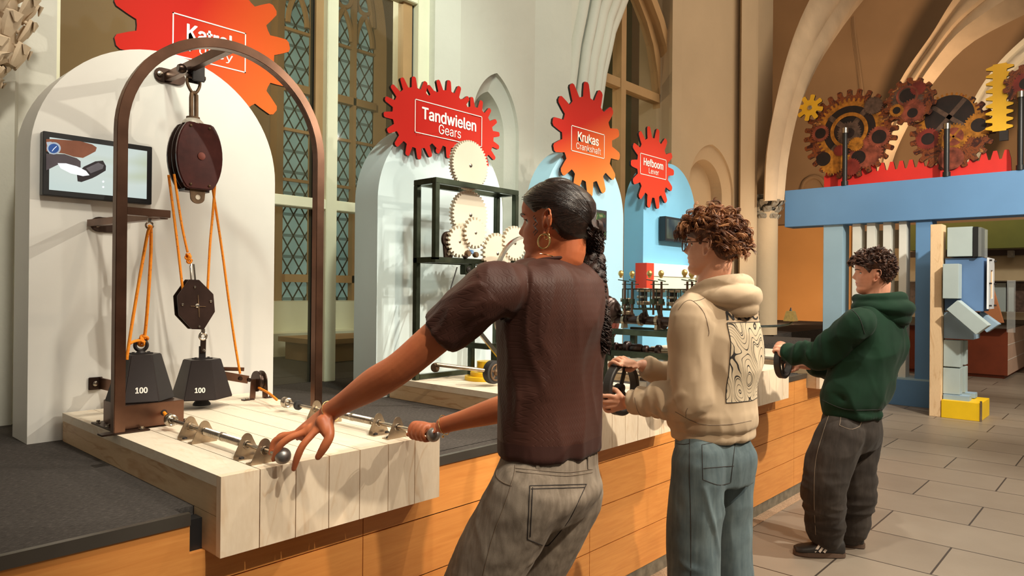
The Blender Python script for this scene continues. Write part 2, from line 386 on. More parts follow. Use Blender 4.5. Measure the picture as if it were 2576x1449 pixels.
def arch_path(aL, aR, zs, za, n=14):
    w = (aR-aL)/2; h = za-zs; R = (w*w+h*h)/(2*w); m = (aL+aR)/2; out = []
    t1 = math.acos(max(-1, min(1, (m-(aL+R))/R)))
    for i in range(n+1):
        t = PI+(t1-PI)*i/n; out.append((aL+R+R*math.cos(t), zs+R*math.sin(t)))
    for i in range(n-1, -1, -1):
        a, b = out[i]; out.append((2*m-a, b))
    return out
def niche_wall(name, p0, p1, z0, z1, aL, aR, zs, za, mat, d1=0.10, d2=0.30, inset=0.07):
    p0 = Vector(p0); p1 = Vector(p1); L = (p1-p0).length; dx = (p1-p0)/L; nr = Vector((-dx.y, dx.x))   # nr points into the wall
    f = lambda a, b, t: (p0.x+dx.x*a+nr.x*t, p0.y+dx.y*a+nr.y*t, b)
    A = [(aL, z0)]+arch_path(aL, aR, zs, za)+[(aR, z0)]
    Bp = [(aL+inset, z0)]+arch_path(aL+inset, aR-inset, zs, za-inset*1.5)+[(aR-inset, z0)]
    m = MB(); n = len(A); h = n//2
    left = [(0, z0), (aL, z0)]+A[1:h+1]+[(A[h][0], z1), (0, z1)]
    right = [(L, z1), (A[h][0], z1)]+A[h:-1]+[(aR, z0), (L, z0)]
    m.add([f(a, b, 0) for a, b in left], [tuple(range(len(left)))]); m.add([f(a, b, 0) for a, b in right], [tuple(range(len(right)))])
    for P, Q, t0, t1 in ((A, A, 0, 0.03), (A, Bp, 0.03, d1), (Bp, Bp, d1, d2)):
        vs = [f(a, b, t0) for a, b in P]+[f(a, b, t1) for a, b in Q]
        m.add(vs, [(i, i+1, n+i+1, n+i) for i in range(n-1)])
    m.add([f(a, b, d2) for a, b in Bp], [tuple(range(n))])
    return m.build(name, mat)
def facet(name, pts, z0, z1, mat):      # vertical wall facets along a plan line
    m = MB(); n = len(pts)
    m.add([(x, y, z0) for x, y in pts]+[(x, y, z1) for x, y in pts], [(i, i+1, n+i+1, n+i) for i in range(n-1)])
    return m.build(name, mat)
def ux(u, v, y): return float(U(u, v, 'y', y)[0])
ZT = 8.5
# left wall with the springing pier at the frame edge
xl = ux(143, 100, 3.72)
struct(facet('wall_left', [(-4, 3.62), (ux(36, 400, 3.62), 3.62), (ux(36, 400, 3.62)+0.03, 3.70), (xl, 3.72), (xl+0.02, 4.15)], PT, ZT, 'plaster'))
# pier 1 between glazed screen and arched opening, with pointed niche
pA = (ux(1072, 200, 3.93), 3.93); pB = (ux(1093, 200, 3.84), 3.84); pC = (ux(1158, 200, 3.80), 3.80); pD = (ux(1345, 200, 3.96), 3.96); pE = (ux(1437, 200, 3.88), 3.88)
struct(facet('wall_back', [(pA[0]-0.02, 4.3), pA, pB, pC], 0.85, ZT, 'plaster'))
L = math.hypot(pD[0]-pC[0], pD[1]-pC[1]); sx = (pD[0]-pC[0])
nl = (ux(1184, 300, 3.84)-pC[0])/sx*L; nr_ = (ux(1306, 300, 3.92)-pC[0])/sx*L
apz = float(U(1245, 183, 'y', 3.88)[2]); spz = apz-0.46
struct(niche_wall('wall_niche', pC, pD, 0.85, ZT, nl, nr_, spz, apz, 'plaster', 0.09, 0.24, 0.09))
struct(facet('wall_right', [pD, pE, (pE[0]+0.1, 4.02), (pE[0]+0.55, 4.12), (pE[0]+0.6, 4.5)], 0.85, ZT, 'plaster'))
# moulded arch springing over the opening: four rolls
sil = [(1524, 420), (1524, 284), (1528, 256), (1537, 190), (1550, 133), (1560, 85), (1580, 33), (1593, 0), (1640, -90), (1740, -220)]
m = MB(); 
base = [U(u, v, 'y', 3.92) for u, v in sil]
for k, (off, r, dy) in enumerate(((0.06, 0.065, 0.08), (0.19, 0.05, 0.0), (0.29, 0.075, 0.03), (0.43, 0.05, -0.02), (0.53, 0.06, 0.04))):
    m.tube([(p[0]-off*(1+0.0*p[2]), 3.92+dy, p[2]+off*0.35*max(0, p[2]-2.6)) for p in base], r, 10, up=(0, 1, 0))
m.prism([(p[0]-0.04, p[2]) for p in base]+[(base[-1][0]-0.4, base[-1][2]+0.4), (pE[0]-0.02, base[-1][2]+0.4), (pE[0]-0.02, base[0][2])], XZ(3.96), 0, 0.2)
struct(m.build('trim_2', 'plaster', smooth=True))
# --- glazed screen 1
y = 3.95
def zz(u, v, yy): return float(U(u, v, 'y', yy)[2])
fr = thing('window_1', (2.1, y, PT), '', ''); del fr['label'], fr['category']; struct(fr)
zt = zz(1038, 12, y)+0.0
ml, mr = ux(812, 300, y), ux(842, 20, y); rl, rr = ux(1041, 200, y), ux(1070, 200, y); tz0, tz1 = zz(690, 516, y), zz(690, 489, y)
m = MB().box(ml, mr, y-0.05, y+0.06, PT, 6.0).box(rl, rr, y-0.05, y+0.08, PT, 6.0).box(xl+0.02, xl+0.075, y, y+0.06, PT, 6.0)
m.box(xl+0.02, rl, y-0.045, y+0.05, tz0, tz1).box(mr, rl, y-0.04, y+0.06, zt, zt+0.12).box(xl, ml, y-0.04, y+0.06, 4.6, 4.7)
m.build('window_frame', 'frame_cream', fr, 0.004)
MB().box(ml-0.055, ml, y+0.0, y+0.05, PT, 6.0).box(rl-0.10, rl-0.02, y+0.0, y+0.06, PT, zt).build('glazing_bead', 'frame_tan', fr)
MB().box(rl-0.02, rl, y+0.01, y+0.05, PT, zt).box(ml-0.064, ml-0.055, y+0.02, y+0.05, PT, 6.0).build('rubber_seal', 'black_plastic', fr)
MB().box(xl+0.05, rl, y+0.02, y+0.03, PT, 6.0).build('pane', 'glass', fr)
# --- room behind the glass
struct(MB().box(-6, 8.4, 6.6, 6.8, PT, ZT).build('wall_behind', 'vault'))
struct(MB().box(6.2, 6.3, 5.5, 6.6, PT, ZT).build('wall_side', 'vault'))
struct(MB().box(xl-1.2, xl-1.0, 4.2, 6.6, PT, ZT).build('wall_side_far', 'vault'))
struct(MB().box(-4, 8.4, 5.9, 6.6, 0.85, 1.32).box(-4, 8.4, 5.6, 5.9, 0.85, 1.05).build('trim_3', 'frame_cream'))
bench = MB().box(3.1, 4.05, 4.9, 5.4, 0.852, 1.0).box(3.06, 4.1, 4.85, 5.45, 1.0, 1.04).build('bench', 'frame_tan'); tag(bench, 'low tan bench behind the tall glass screen', 'bench')
# church window
yw = 6.55
wl, wr = ux(711, 300, yw), ux(936, 300, yw); zs_ = zz(711, 60, yw); za_ = zs_+1.55
zb = zz(760, 830, yw)
cw = thing('window_2', (wl, yw, zb), '', ''); del cw['label'], cw['category']; struct(cw)
ap = arch_path(wl, wr, zs_, za_, 18)
poly = [(wl, zb)]+ap+[(wr, zb)]
MB().prism(poly, XZ(yw+0.0), 0, 0.03).build('pane', 'leaded_glass', cw)
out = [(wl-0.12, zb)]+arch_path(wl-0.12, wr+0.12, zs_, za_+0.16, 18)+[(wr+0.12, zb)]
m = MB(); n = len(poly)
for t0, t1, P, Q in ((-0.10, -0.02, out, poly), (-0.10, 0.03, out, out)):
    m.add([XZ(yw)(a, b, t0) for a, b in P]+[XZ(yw)(a, b, t1) for a, b in Q], [(i, i+1, n+i+1, n+i) for i in range(n-1)])
wm = (wl+wr)/2
for xx, w in ((wm, 0.07), (wl+(wr-wl)*0.28, 0.035), (wl+(wr-wl)*0.74, 0.035)): m.box(xx-w/2, xx+w/2, yw-0.08, yw, zb, zs_+0.55)
for vv in (225, 700): 
    z_ = zz(740, vv, yw); m.box(wl, wr, yw-0.08, yw, z_-0.04, z_+0.04)
for vv in (80, 330, 455): 
    z_ = zz(740, vv, yw); m.box(wl, wr, yw-0.04, yw, z_-0.015, z_+0.015)
for q in range(4):   # lancet heads and trefoils
    a0 = wl+(wr-wl)*q/4; a1 = wl+(wr-wl)*(q+1)/4
    pth = arch_path(a0+0.03, a1-0.03, zs_+0.02, zs_+0.36, 8)
    m.tube([(a, yw-0.03, b) for a, b in pth], 0.03, 6, up=(0, 1, 0))
    m.ring(((a0+a1)/2, yw-0.03, zs_+0.48), (0, 1, 0), 0.10, 0.025, 16, 6)
for q in range(2):
    a0 = wl+(wr-wl)*q/2; a1 = a0+(wr-wl)/2
    m.tube([(a, yw-0.03, b) for a, b in arch_path(a0+0.03, a1-0.03, zs_+0.25, zs_+0.95, 10)], 0.04, 6, up=(0, 1, 0))
m.build('tracery', 'frame_tan', cw)

# --- window 3 in the arched opening
y = 4.45
w3 = thing('window_3', (6.9, y, PT), '', ''); del w3['label'], w3['category']; struct(w3)
cu = [(1540, -200), (1575, -60), (1601, 0), (1620, 50), (1637, 110), (1648, 180), (1654, 245), (1656, 330), (1657, 470), (1657, 700)]
cp = [U(u, v, 'y', y) for u, v in cu]
prof = [(-0.06, -0.05), (0.06, -0.05), (0.06, 0.05), (-0.06, 0.05)]
m = MB().sweep([(p[0]+0.03, y, p[2]) for p in cp], prof, up=(0, 1, 0)); m.sweep([(p[0]+0.16, y-0.1, p[2]) for p in cp], prof, up=(0, 1, 0))
xa, xb = ux(1551, 300, y), ux(1563, 300, y); m.box(xa, xb, y-0.06, y+0.06, PT, 5.8)
za0, za1 = zz(1600, 241, y), zz(1600, 219, y); m.box(5.2, cp[7][0], y-0.05, y+0.05, za0, za1)
m.build('window_frame', 'frame_tan', w3)
m = MB().box(5.2, cp[7][0]+0.05, y+0.0, y+0.01, PT, 5.8); m.build('pane', 'glass', w3)
struct(MB().box(5.9, 8.4, 5.4, 5.45, 0.85, ZT).build('wall_passage', 'olive'))
# --- wall 3 with niche, pilaster, pier 2
def P2(u, v, yy): return (ux(u, v, yy), yy)
q0 = P2(1664, 300, 4.38); q1 = P2(1690, 300, 4.22); q2 = P2(1714, 300, 4.20); q3 = P2(1858, 300, 4.12); q4 = P2(1864, 300, 4.02); q5 = P2(1900, 300, 4.0); q6 = P2(1934, 300, 3.9); q7 = P2(1976, 600, 3.9)
struct(facet('wall_pier', [(q0[0], 4.7), q0, q1, q2], 0.85, ZT, 'plaster_warm'))
L = math.hypot(q3[0]-q2[0], q3[1]-q2[1]); sx = q3[0]-q2[0]
nl = (ux(1732, 500, 4.19)-q2[0])/sx*L; nr_ = (ux(1842, 500, 4.14)-q2[0])/sx*L; apz = zz(1783, 361, 4.16)
struct(niche_wall('wall_niche_right', q2, q3, 0.85, ZT, nl, nr_, apz-0.62, apz, 'plaster_warm', 0.1, 0.26, 0.12))
struct(facet('wall_pilaster', [q3, q4, q5, (q5[0]+0.02, 4.06), (q6[0]-0.02, 4.05)], 0.85, ZT, 'plaster_warm'))
# round shaft below the capital
cxs, cys = (q6[0]+q7[0])/2, 4.10
m = MB().lathe((cxs, cys, 0.85), (0, 0, 1), [(0.20, 0), (0.20, 1.75)], 28); 
struct(m.build('wall_shaft', 'plaster_warm', smooth=True))
# flat return beside it
struct(MB().box(cxs-0.1, cxs+0.42, 4.15, 4.6, 0.85, ZT).build('wall_return', 'plaster_warm'))
def leaf_capital(name, c, r, h, seed, mat, half=True):
    rnd = random.Random(seed); m = MB().lathe((c[0], c[1], c[2]), (0, 0, 1), [(r*0.72, 0), (r*0.75, h*0.2), (r*0.8, h*0.75), (r*1.15, h*0.86), (r*1.2, h)], 20)
    for row, zz_ in enumerate((0.15, 0.45, 0.7)):
        for k in range(9):
            a = 2*PI*(k+0.5*row)/9+rnd.uniform(-.1, .1); R = r*(0.9+0.12*row); ca, sa = math.cos(a), math.sin(a)
            p = [(c[0]+ca*R*q, c[1]+sa*R*q, c[2]+h*(zz_+w)) for q, w in ((0.8, -0.16), (1.0, -0.02), (1.14, 0.10), (1.24, 0.06), (1.22, -0.03))]
            m.sweep(p, [(-r*.26, -r*.04), (0, r*.05), (r*.26, -r*.04), (r*.2, -r*.12), (-r*.2, -r*.12)], scales=[0.6, 1.2, 1.1, 0.9, 0.2])
            for e in (-1, 1):
                b2 = a+e*0.2; m.sphere((c[0]+math.cos(b2)*R*1.08, c[1]+math.sin(b2)*R*1.08, c[2]+h*(zz_+0.04)), r*0.07, seg=8, rings=6)
    return m.build(name, mat, smooth=True)
struct(leaf_capital('trim_4', (cxs, cys, zz(1950, 556, 3.95)), 0.20, 0.36, 4, 'stone_grey'))
# capital at the top left corner
cc = U(-6, 90, 'y', 3.48)
c1 = leaf_capital('trim_5', (cc[0]-0.03, 3.50, zz(0, 165, 3.5)), 0.125, 0.36, 8, 'rib_stone'); struct(c1)
c2 = leaf_capital('trim_6', (cc[0]-0.10, 3.50, zz(0, 235, 3.5)), 0.11, 0.18, 9, 'rib_stone'); struct(c2)
# --- ribs springing from pier 2 over the next bay
def rib(name, left, right, y0, y1, mat='rib_stone', depth=0.25):
    """moulded rib between two silhouette lines given on a plane"""
    pl = 'x' if y0 > 9 else 'y'; n = len(left); m = MB(); rows = [0, .10, .20, .24, .36, .46, .50, .62, .74, .80, .90, 1.0]; hh = [0, .10, .06, .0, -.07, -.06, .02, -.06, -.10, -.04, .02, .16]
    vs = []
    for i in range(n):
        yy = y0+(y1-y0)*i/(n-1); a = U(left[i][0], left[i][1], pl, yy); b = U(right[i][0], right[i][1], pl, yy)
        for t, h in zip(rows, hh): p = a*(1-t)+b*t; vs.append((p[0]+(h*depth*2 if pl == 'x' else 0), p[1]+(h*depth*2 if pl == 'y' else 0), p[2]))
    k = len(rows); fs = [(i*k+j, i*k+j+1, (i+1)*k+j+1, (i+1)*k+j) for i in range(n-1) for j in range(k-1)]
    m.add(vs, fs); o = m.build(name, mat, smooth=True); return struct(o)
def spl(pts, n=22):
    P = [np.array(p, float) for p in pts]; out = []
    for i in range(n):
        t = i/(n-1)*(len(P)-1); k = min(int(t), len(P)-2); f = t-k
        p0 = P[max(k-1, 0)]; p1 = P[k]; p2 = P[k+1]; p3 = P[min(k+2, len(P)-1)]
        out.append(0.5*((2*p1)+(-p0+p2)*f+(2*p0-5*p1+4*p2-p3)*f*f+(-p0+3*p1-3*p2+p3)*f**3))
    return out
rib('trim_7', spl([(1924, 505), (1930, 380), (1955, 240), (1990, 110), (2036, 0), (2110, -130)]), spl([(1977, 505), (1990, 400), (2022, 270), (2078, 150), (2182, 0), (2300, -120)]), 3.85, 3.6)
rib('trim_8', spl([(2190, 480), (2210, 330), (2266, 200), (2344, 85), (2394, 4), (2470, -100)]), spl([(2228, 480), (2240, 400), (2282, 305), (2344, 201), (2440, 100), (2600, 15)]), 14.3, 11.5, depth=0.5)
rib('trim_9', spl([(2400, 400), (2420, 320), (2456, 238), (2510, 160), (2580, 92), (2680, 10)]), spl([(2440, 440), (2470, 370), (2500, 300), (2545, 235), (2620, 165), (2760, 80)]), 14.4, 12.5, 'plaster', depth=0.4)
rib('trim_10', spl([(2140, -60), (2141, 60), (2160, 200), (2170, 300), (2176, 420)]), spl([(2150, -60), (2151, 60), (2168, 200), (2179, 300), (2186, 420)]), 13.2, 14.6, 'vault', depth=0.03)
# vault web rising from the far cross wall and curving over the bay
prof = [(15.25, 2.7), (15.2, 3.6), (15.0, 4.4), (14.6, 5.2), (13.9, 6.1), (12.9, 7.0), (11.6, 7.8), (10.0, 8.4)]
m = MB(); n = len(prof); ys = [7.6, 5, 2, -2, -6, -10]
m.add([(a, y_, b) for y_ in ys for a, b in prof], [(i*n+j, i*n+j+1, (i+1)*n+j+1, (i+1)*n+j) for i in range(len(ys)-1) for j in range(n-1)])
struct(m.build('ceiling', 'vault', smooth=True))
struct(MB().box(15.2, 15.4, 4.5, 7.6, PT, 2.9).build('wall_bay_back', 'ochre_wall'))
struct(MB().box(cxs+0.3, 15.3, 6.9, 7.1, PT, 8.4).build('wall_bay_side', 'vault'))
pth = [U(u, v, 'x', 15.12) for u, v in spl([(2018, 478), (2024, 458), (2044, 445), (2064, 450), (2078, 470)], 10)]
struct(MB().tube(pth, 0.05, 8).build('trim_11', 'vault', smooth=True))
# far wall of the hall on the right
struct(MB().box(22, 22.3, -9, 9, 0, 9).build('wall_far', 'far_wall'))

# ================================================================= PLATFORM
pf = thing('display_platform', (0.5, FY, 0), 'long raised display platform with grey carpet top, metal edge and oak front panels', 'platform')
m = MB().box(-2.5, 0.79, FY+0.006, 4.3, 0.3, PT).box(0.79, 6.85, FY+0.075, 4.3, 0.3, PT).box(1.61, 2.38, FY+0.006, FY+0.08, 0.3, PT).box(3.19, 3.92, FY+0.006, FY+0.08, 0.3, PT).box(4.73, 5.27, FY+0.006, FY+0.08, 0.3, PT).box(6.07, 6.85, FY+0.006, FY+0.08, 0.3, PT)
m.box(-2.5, 9.5, 4.29, 5.9, 0.3, PT).box(6.84, 9.5, 3.3, 4.3, 0.3, PT).box(9.5, 15.2, 4.0, 6.9, 0.3, PT)
m.build('carpet', 'carpet', pf)
def notch(a, b):    # front line broken where the wooden blocks sit
    cuts = [(0.80, 1.60), (2.39, 3.18), (3.93, 4.72), (5.28, 6.06)]; out = []; s = a
    for c0, c1 in cuts:
        if c0 < b and c1 > s: out.append((s, c0)); s = c1
    out.append((s, b)); return [q for q in out if q[1]-q[0] > 0.01]
for a, b in notch(-2.5, 6.85): MB().prism([(FY-0.006, PT-0.026), (FY+0.004, PT-0.026), (FY+0.004, PT-0.001), (FY+0.012, PT-0.001), (FY+0.012, PT+0.006), (FY-0.006, PT+0.006)], lambda p, q, tt, a=a: (a+tt, p, q), 0, b-a).build('edge_trim', 'trim_metal', pf)
vs_ = [-2.5, -1.121, 0.115, 1.351, 2.589, 3.82, 5.047, 6.28, 6.85]; zs2 = [(0.075, 0.2645), (0.2695, 0.4535), (0.4585, 0.6525)]
for i in range(len(vs_)-1):
    for z0, z1 in zs2: MB().box(vs_[i]+0.0015, vs_[i+1]-0.0015, FY, FY+0.018, z0, z1).build('front_panel', 'oak', pf)
    m = MB()
    for a, b in notch(vs_[i]+0.0015, vs_[i+1]-0.0015): m.box(a, b, FY, FY+0.018, 0.6575, 0.8245)
    for c0, c1 in ((0.80, 1.60), (2.39, 3.18), (3.93, 4.72), (5.28, 6.06)):
        a, b = max(c0, vs_[i]+0.0015), min(c1, vs_[i+1]-0.0015)
        if b > a: m.box(a, b, FY, FY+0.018, 0.6575, 0.747)
    m.build('front_panel', 'oak', pf)
MB().box(-2.4, 6.8, FY+0.02, FY+0.06, 0.0, 0.85-0.02).build('carcass', 'black_plastic', pf)
MB().box(-2.5, 6.84, FY+0.004, FY+0.03, 0.0, 0.073).build('plinth', 'plinth', pf)

def wood_block(x0, x1, label, boards=7, screw=False):
    t = thing('wooden_block', (x0, 1.775, 0.748), label, 'display block', 'pine plank blocks on the platform')
    w = (x1-x0)/boards; m = MB(); g = 0.0014
    for i in range(boards): m.box(x0+i*w+(g if i else 0), x0+(i+1)*w-(g if i < boards-1 else 0), 1.80, 3.105, BT-0.030, BT)
    m.build('top', 'pine_top', t)
    m = MB()
    for i in range(boards): m.box(x0+i*w+(g if i else 0), x0+(i+1)*w-(g if i < boards-1 else 0), 1.775, 1.7995, 0.748, BT)
    m.build('front', 'pine_front', t)
    m = MB().box(x0+0.001, x1-0.001, 1.7996, FY+0.07, 0.748, 0.8495).box(x0+0.001, x1-0.001, 1.80, 3.10, PT+0.001, BT-0.0305)
    m.build('side', 'pine_side', t)
    if screw: MB().sphere((x1-0.03, 1.774, 0.90), 0.006, seg=8, rings=6).build('screw', 'black_iron', t)
    return t
wood_block(0.84, 1.596, 'pale plank-topped pine block under the pulley display, the nearest block')
wood_block(2.413, 3.163, 'pale pine block under the white gears, second along the platform')
wood_block(3.955, 4.703, 'pale pine block under the crankshaft engine, third along the platform', screw=True)
wood_block(5.296, 6.04, 'farthest pale pine block, beyond the boy in the green hoodie')

# ================================================================= ARCHED BOARDS, SCREENS, SIGNS
def arch_board(name, x0, x1, zc, y0, y1, mat, edge, label):
    r = (x1-x0)/2; c = (x0+x1)/2
    poly = [(x0, PT)]+[(c-r*math.cos(PI*i/40), zc+r*math.sin(PI*i/40)) for i in range(41)]+[(x1, PT)]
    t = thing(name, (c, y0, PT), label, 'display board', 'arched boards behind the exhibits')
    MB().prism(poly, XZ(y0), 0, 0.018).build('front_face', mat, t)
    MB().prism(poly, XZ(y0), 0.0181, y1-y0).build('edge', edge, t, smooth=True)
    return t
arch_board('arched_board', 0.731, 1.733, 1.955, 3.13, 3.34, 'panel_white', 'panel_white', 'tall white arched board behind the hanging pulleys, with a screen on it')
arch_board('arched_board', 2.343, 3.345, 1.94, 3.13, 3.34, 'panel_pale', 'panel_pale', 'very pale blue arched board behind the white gears')
arch_board('arched_board', 3.770, 4.765, 2.02, 3.13, 3.30, 'panel_sky', 'panel_sky', 'light blue arched board under the orange crankshaft sign')
arch_board('arched_board', 5.066, 5.975, 2.12, 3.13, 3.32, 'panel_blue', 'panel_blue', 'mid blue arched board under the lever sign, farthest of the four')

def sign_mat(name, c0, c1, cx, cz, ang, R):
    s = NT(name, 0.6, spec=0.15); x = s.t.nodes.new('ShaderNodeSeparateXYZ'); s.l(s.co, x.inputs[0])
    e = s.math('ADD', s.math('MULTIPLY', x.outputs[0], math.cos(ang)), s.math('MULTIPLY', x.outputs[2], math.sin(ang)))
    k = cx*math.cos(ang)+cz*math.sin(ang)
    g = s.math('ADD', s.math('DIVIDE', s.math('SUBTRACT', e, k), 2*R), 0.5)
    s.col(s.ramp(g, [(0.0, c0), (0.35, c0), (0.62, tuple((a+b)/2 for a, b in zip(c0, c1))), (0.95, c1)])); M[name] = s.m
RED = C(184, 30, 16); ORA = C(232, 104, 38)
def frame_rect(name, x0, x1, z0, z1, y, parent, w=0.0055):
    m = MB()
    for a, b, c, d in ((x0, x1, z1-w, z1), (x0, x1, z0, z0+w), (x0, x0+w, z0, z1), (x1-w, x1, z0, z1)): m.box(a, b, y-0.0012, y, c, d)
    m.build(name, 'white_paint', parent)
def gear_sign(y, fr4, tip, R, r, big, small, label, mat, cdx=0, cdz=0, big_w=0.62, small_w=0.6, sized=(0.36, 0.26)):
    P = [U(u, v, 'y', y) for u, v in fr4]; x0 = P[0][0]; x1 = P[1][0]; z1 = (P[0][2]+P[1][2])/2; z0 = P[2][2]
    cx, cz = (x0+x1)/2+cdx, (z0+z1)/2+cdz; tp = U(tip[0], tip[1], 'y', y); ph = math.atan2(tp[2]-cz, tp[0]-cx)
    t = thing('gear_sign', (cx, y, cz), label, 'sign', 'gear shaped signs')
    sign_mat(mat[0], mat[1], mat[2], 0, 0, mat[3], R)
    MB().use(mat[0]).prism(gear(14, R, r, ph, 0.30, 0.66, (cx, cz)), XZ(y), 0, 0.018, 'sign_edge').build('plate', None, t)
    yy = y-0.0012; frame_rect('border', x0, x1, z0, z1, yy, t); w = x1-x0; h = z1-z0
    text('lettering', big, ((x0+x1)/2, z1-h*0.36), w*big_w, h*sized[0], 'white_paint', t, yy, 0.05)
    text('lettering', small, ((x0+x1)/2+0.005, z0+h*0.26), w*small_w, h*sized[1], 'white_paint', t, yy, 0.0)
    return t
gear_sign(3.36, ((434, 29), (618.4, 85), (616, 183.6)), (731, 115), 0.432, 0.335, 'Katrol', 'Pulley', 'largest red and orange gear sign reading Katrol, half hidden behind the white board', ('sign_one', RED, ORA, -0.45))
gear_sign(3.09, ((1437, 314.6), (1520.5, 338.8), (1519.6, 400)), (1475, 207), 0.425, 0.315, 'Krukas', 'Crankshaft', 'red to orange gear sign reading Krukas above the crankshaft engine', ('sign_three', RED, C(246, 136, 60), -1.1), 0.0, 0.02, 0.62, 0.74)
gear_sign(3.09, ((1610.2, 384.5), (1675.8, 402.2), (1674.5, 452.8)), (1631, 313), 0.345, 0.252, 'Hefboom', 'Lever', 'small orange red gear sign reading Hefboom on the farthest board', ('sign_four', C(206, 50, 24), C(212, 60, 32), -1.2), 0.0, -0.01, 0.74, 0.38)
# sign two: three meshed gears
y = 3.085; P = [U(u, v, 'y', y) for u, v in ((1043.4, 248.3), (1212, 298), (1043, 333))]
x0, x1, z1, z0 = P[0][0], P[1][0], P[0][2], P[2][2]
t = thing('gear_sign', ((x0+x1)/2, y, (z0+z1)/2), 'red sign of three meshed gears reading Tandwielen', 'sign', 'gear shaped signs')
sign_mat('sign_two', C(184, 28, 18), C(196, 48, 32), 0, 0, -0.6, 0.5)
g1 = U(1048, 297, 'y', y); g2 = U(1129, 300, 'y', y); g3 = U(1196, 336, 'y', y)
for k, (g, R, r, n, ph) in enumerate(((g1, 0.232, 0.172, 16, 0.1), (g2, 0.232, 0.170, 16, PI/2), (g3, 0.222, 0.165, 16, 0.15))):
    MB().use('sign_two').prism(gear(n, R, r, ph, 0.30, 0.62, (g[0], g[2])), XZ(y), 0.001*k, 0.018, 'sign_edge').build('gear_plate', None, t)
MB().use('sign_two').prism([(g1[0], g1[2]-0.10), (g2[0]-0.05, g2[2]-0.085), (g3[0], g3[2]-0.10), (g3[0], g3[2]+0.085), (g2[0]+0.10, g2[2]+0.09), (g1[0]+0.1, g1[2]+0.11), (g1[0], g1[2]+0.11)], XZ(y), -0.001, 0.017, 'sign_edge').build('bridge_plate', None, t)
frame_rect('border', x0, x1, z0, z1, y-0.0022, t, 0.0045); w = x1-x0; h = z1-z0
text('lettering', 'Tandwielen', ((x0+x1)/2+0.0, z1-h*0.36), w*0.80, h*0.36, 'white_paint', t, y-0.0022, 0.05)
text('lettering', 'Gears', ((x0+x1)/2+0.0, z0+h*0.27), w*0.33, h*0.30, 'white_paint', t, y-0.0022, 0.0)

# screens
def emis(name, build_fn, strength=1.0, rough=0.15):
    s = NT(name, rough); c = build_fn(s); s.col((0.01, 0.01, 0.01, 1)); s.l(c, s.p.inputs['Emission Color']); s.p.inputs['Emission Strength'].default_value = strength; M[name] = s.m
emis('screen_light', lambda s: s.ramp(s.noise(1.6, 2, s.mapped((1, 1, 3.5)), 0.4), [(0.3, C(206, 226, 222)), (0.5, C(222, 234, 226)), (0.62, C(196, 204, 160)), (0.7, C(214, 230, 222))]), 0.85)
def busy(s):
    a = s.ramp(s.noise(9, 3, s.mapped((1, 1, 1.6))), [(0.35, C(30, 24, 18)), (0.5, C(92, 60, 36)), (0.6, C(70, 110, 50)), (0.72, C(210, 190, 120))]); return a
emis('screen_fair', busy, 0.8)
emis('screen_dim', lambda s: s.ramp(s.noise(5, 2, s.mapped((1.4, 1, 0.7))), [(0.35, C(30, 34, 28)), (0.5, C(96, 100, 78)), (0.7, C(130, 136, 112))]), 0.7)
for nm, c in (('pic_hand', C(150, 92, 66)), ('pic_dark', C(60, 52, 52)), ('pic_grey', C(120, 112, 112)), ('pic_blue', C(60, 96, 160)), ('pic_white', C(250, 252, 255)), ('pic_silver', C(196, 206, 214)), ('pic_arm', C(96, 84, 84))):
    emis(nm, (lambda cc: (lambda s: s.ramp(s.noise(12, 3), [(0.3, tuple(x*0.75 for x in cc[:3])+(1,)), (0.7, cc)])))(c), 0.9 if nm != 'pic_white' else 1.3)
def tv(x0, x1, z0, z1, y, bez, mat, label, depth=0.04):
    t = thing('video_screen', ((x0+x1)/2, y, z0), label, 'screen', 'video screens on the boards')
    MB().box(x0, x1, y, y+depth, z0, z1).build('casing', 'black_plastic', t, 0.002)
    MB().box(x0+bez, x1-bez, y-0.0015, y+0.002, z0+bez, z1-bez).build('display', mat, t)
    return t
t1 = tv(0.762, 1.153, 1.793, 2.034, 3.088, 0.021, 'screen_light', 'wide screen on the white board showing a hand with a wristwatch')
def pic(name, pts, mat, lay):   # a flat patch of the moving picture
    pp = [U(u, v, 'y', 3.0865-0.0004*lay) for u, v in pts]; MB().add([tuple(p) for p in pp], [tuple(range(len(pp)))]).build(name, mat, t1)
def zc(pts): return [(x/2.587, y_/2.587) for x, y_ in pts]
pic('picture_patch', zc([(300, 905), (345, 905), (420, 910), (520, 918), (600, 940), (630, 960), (622, 985), (585, 1005), (540, 1028), (480, 1020), (420, 1000), (300, 985)]), 'pic_hand', 1)
pic('picture_patch', zc([(300, 1000), (420, 1003), (500, 1030), (525, 1050), (525, 1090), (440, 1085), (380, 1070), (300, 1110)]), 'pic_arm', 1.5)
pic('picture_patch', zc([(302, 925), (330, 922), (350, 930), (345, 1000), (318, 995)]), 'pic_silver', 2)
pic('picture_patch', zc([(350+46*math.cos(a), 965+40*math.sin(a)) for a in [2*PI*i/20 for i in range(20)]]), 'pic_silver', 3)
pic('picture_patch', zc([(349+35*math.cos(a), 966+31*math.sin(a)) for a in [2*PI*i/20 for i in range(20)]]), 'pic_blue', 4)
pic('picture_patch', zc([(349, 967), (368, 950), (370, 953), (352, 970), (340, 985), (337, 983)]), 'pic_white', 5)
pic('picture_patch', zc([(500, 1130), (545, 1085), (620, 1050), (670, 1045), (690, 1080), (688, 1110), (630, 1145), (600, 1160), (530, 1185), (505, 1180)]), 'pic_dark', 2)
pic('picture_patch', zc([(560, 1095), (640, 1058), (676, 1075), (668, 1098), (590, 1128)]), 'pic_grey', 3)
pic('picture_patch', zc([(375, 1062), (430, 1063), (500, 1082), (560, 1112), (582, 1140), (540, 1146), (460, 1128), (395, 1095)]), 'pic_white', 6)
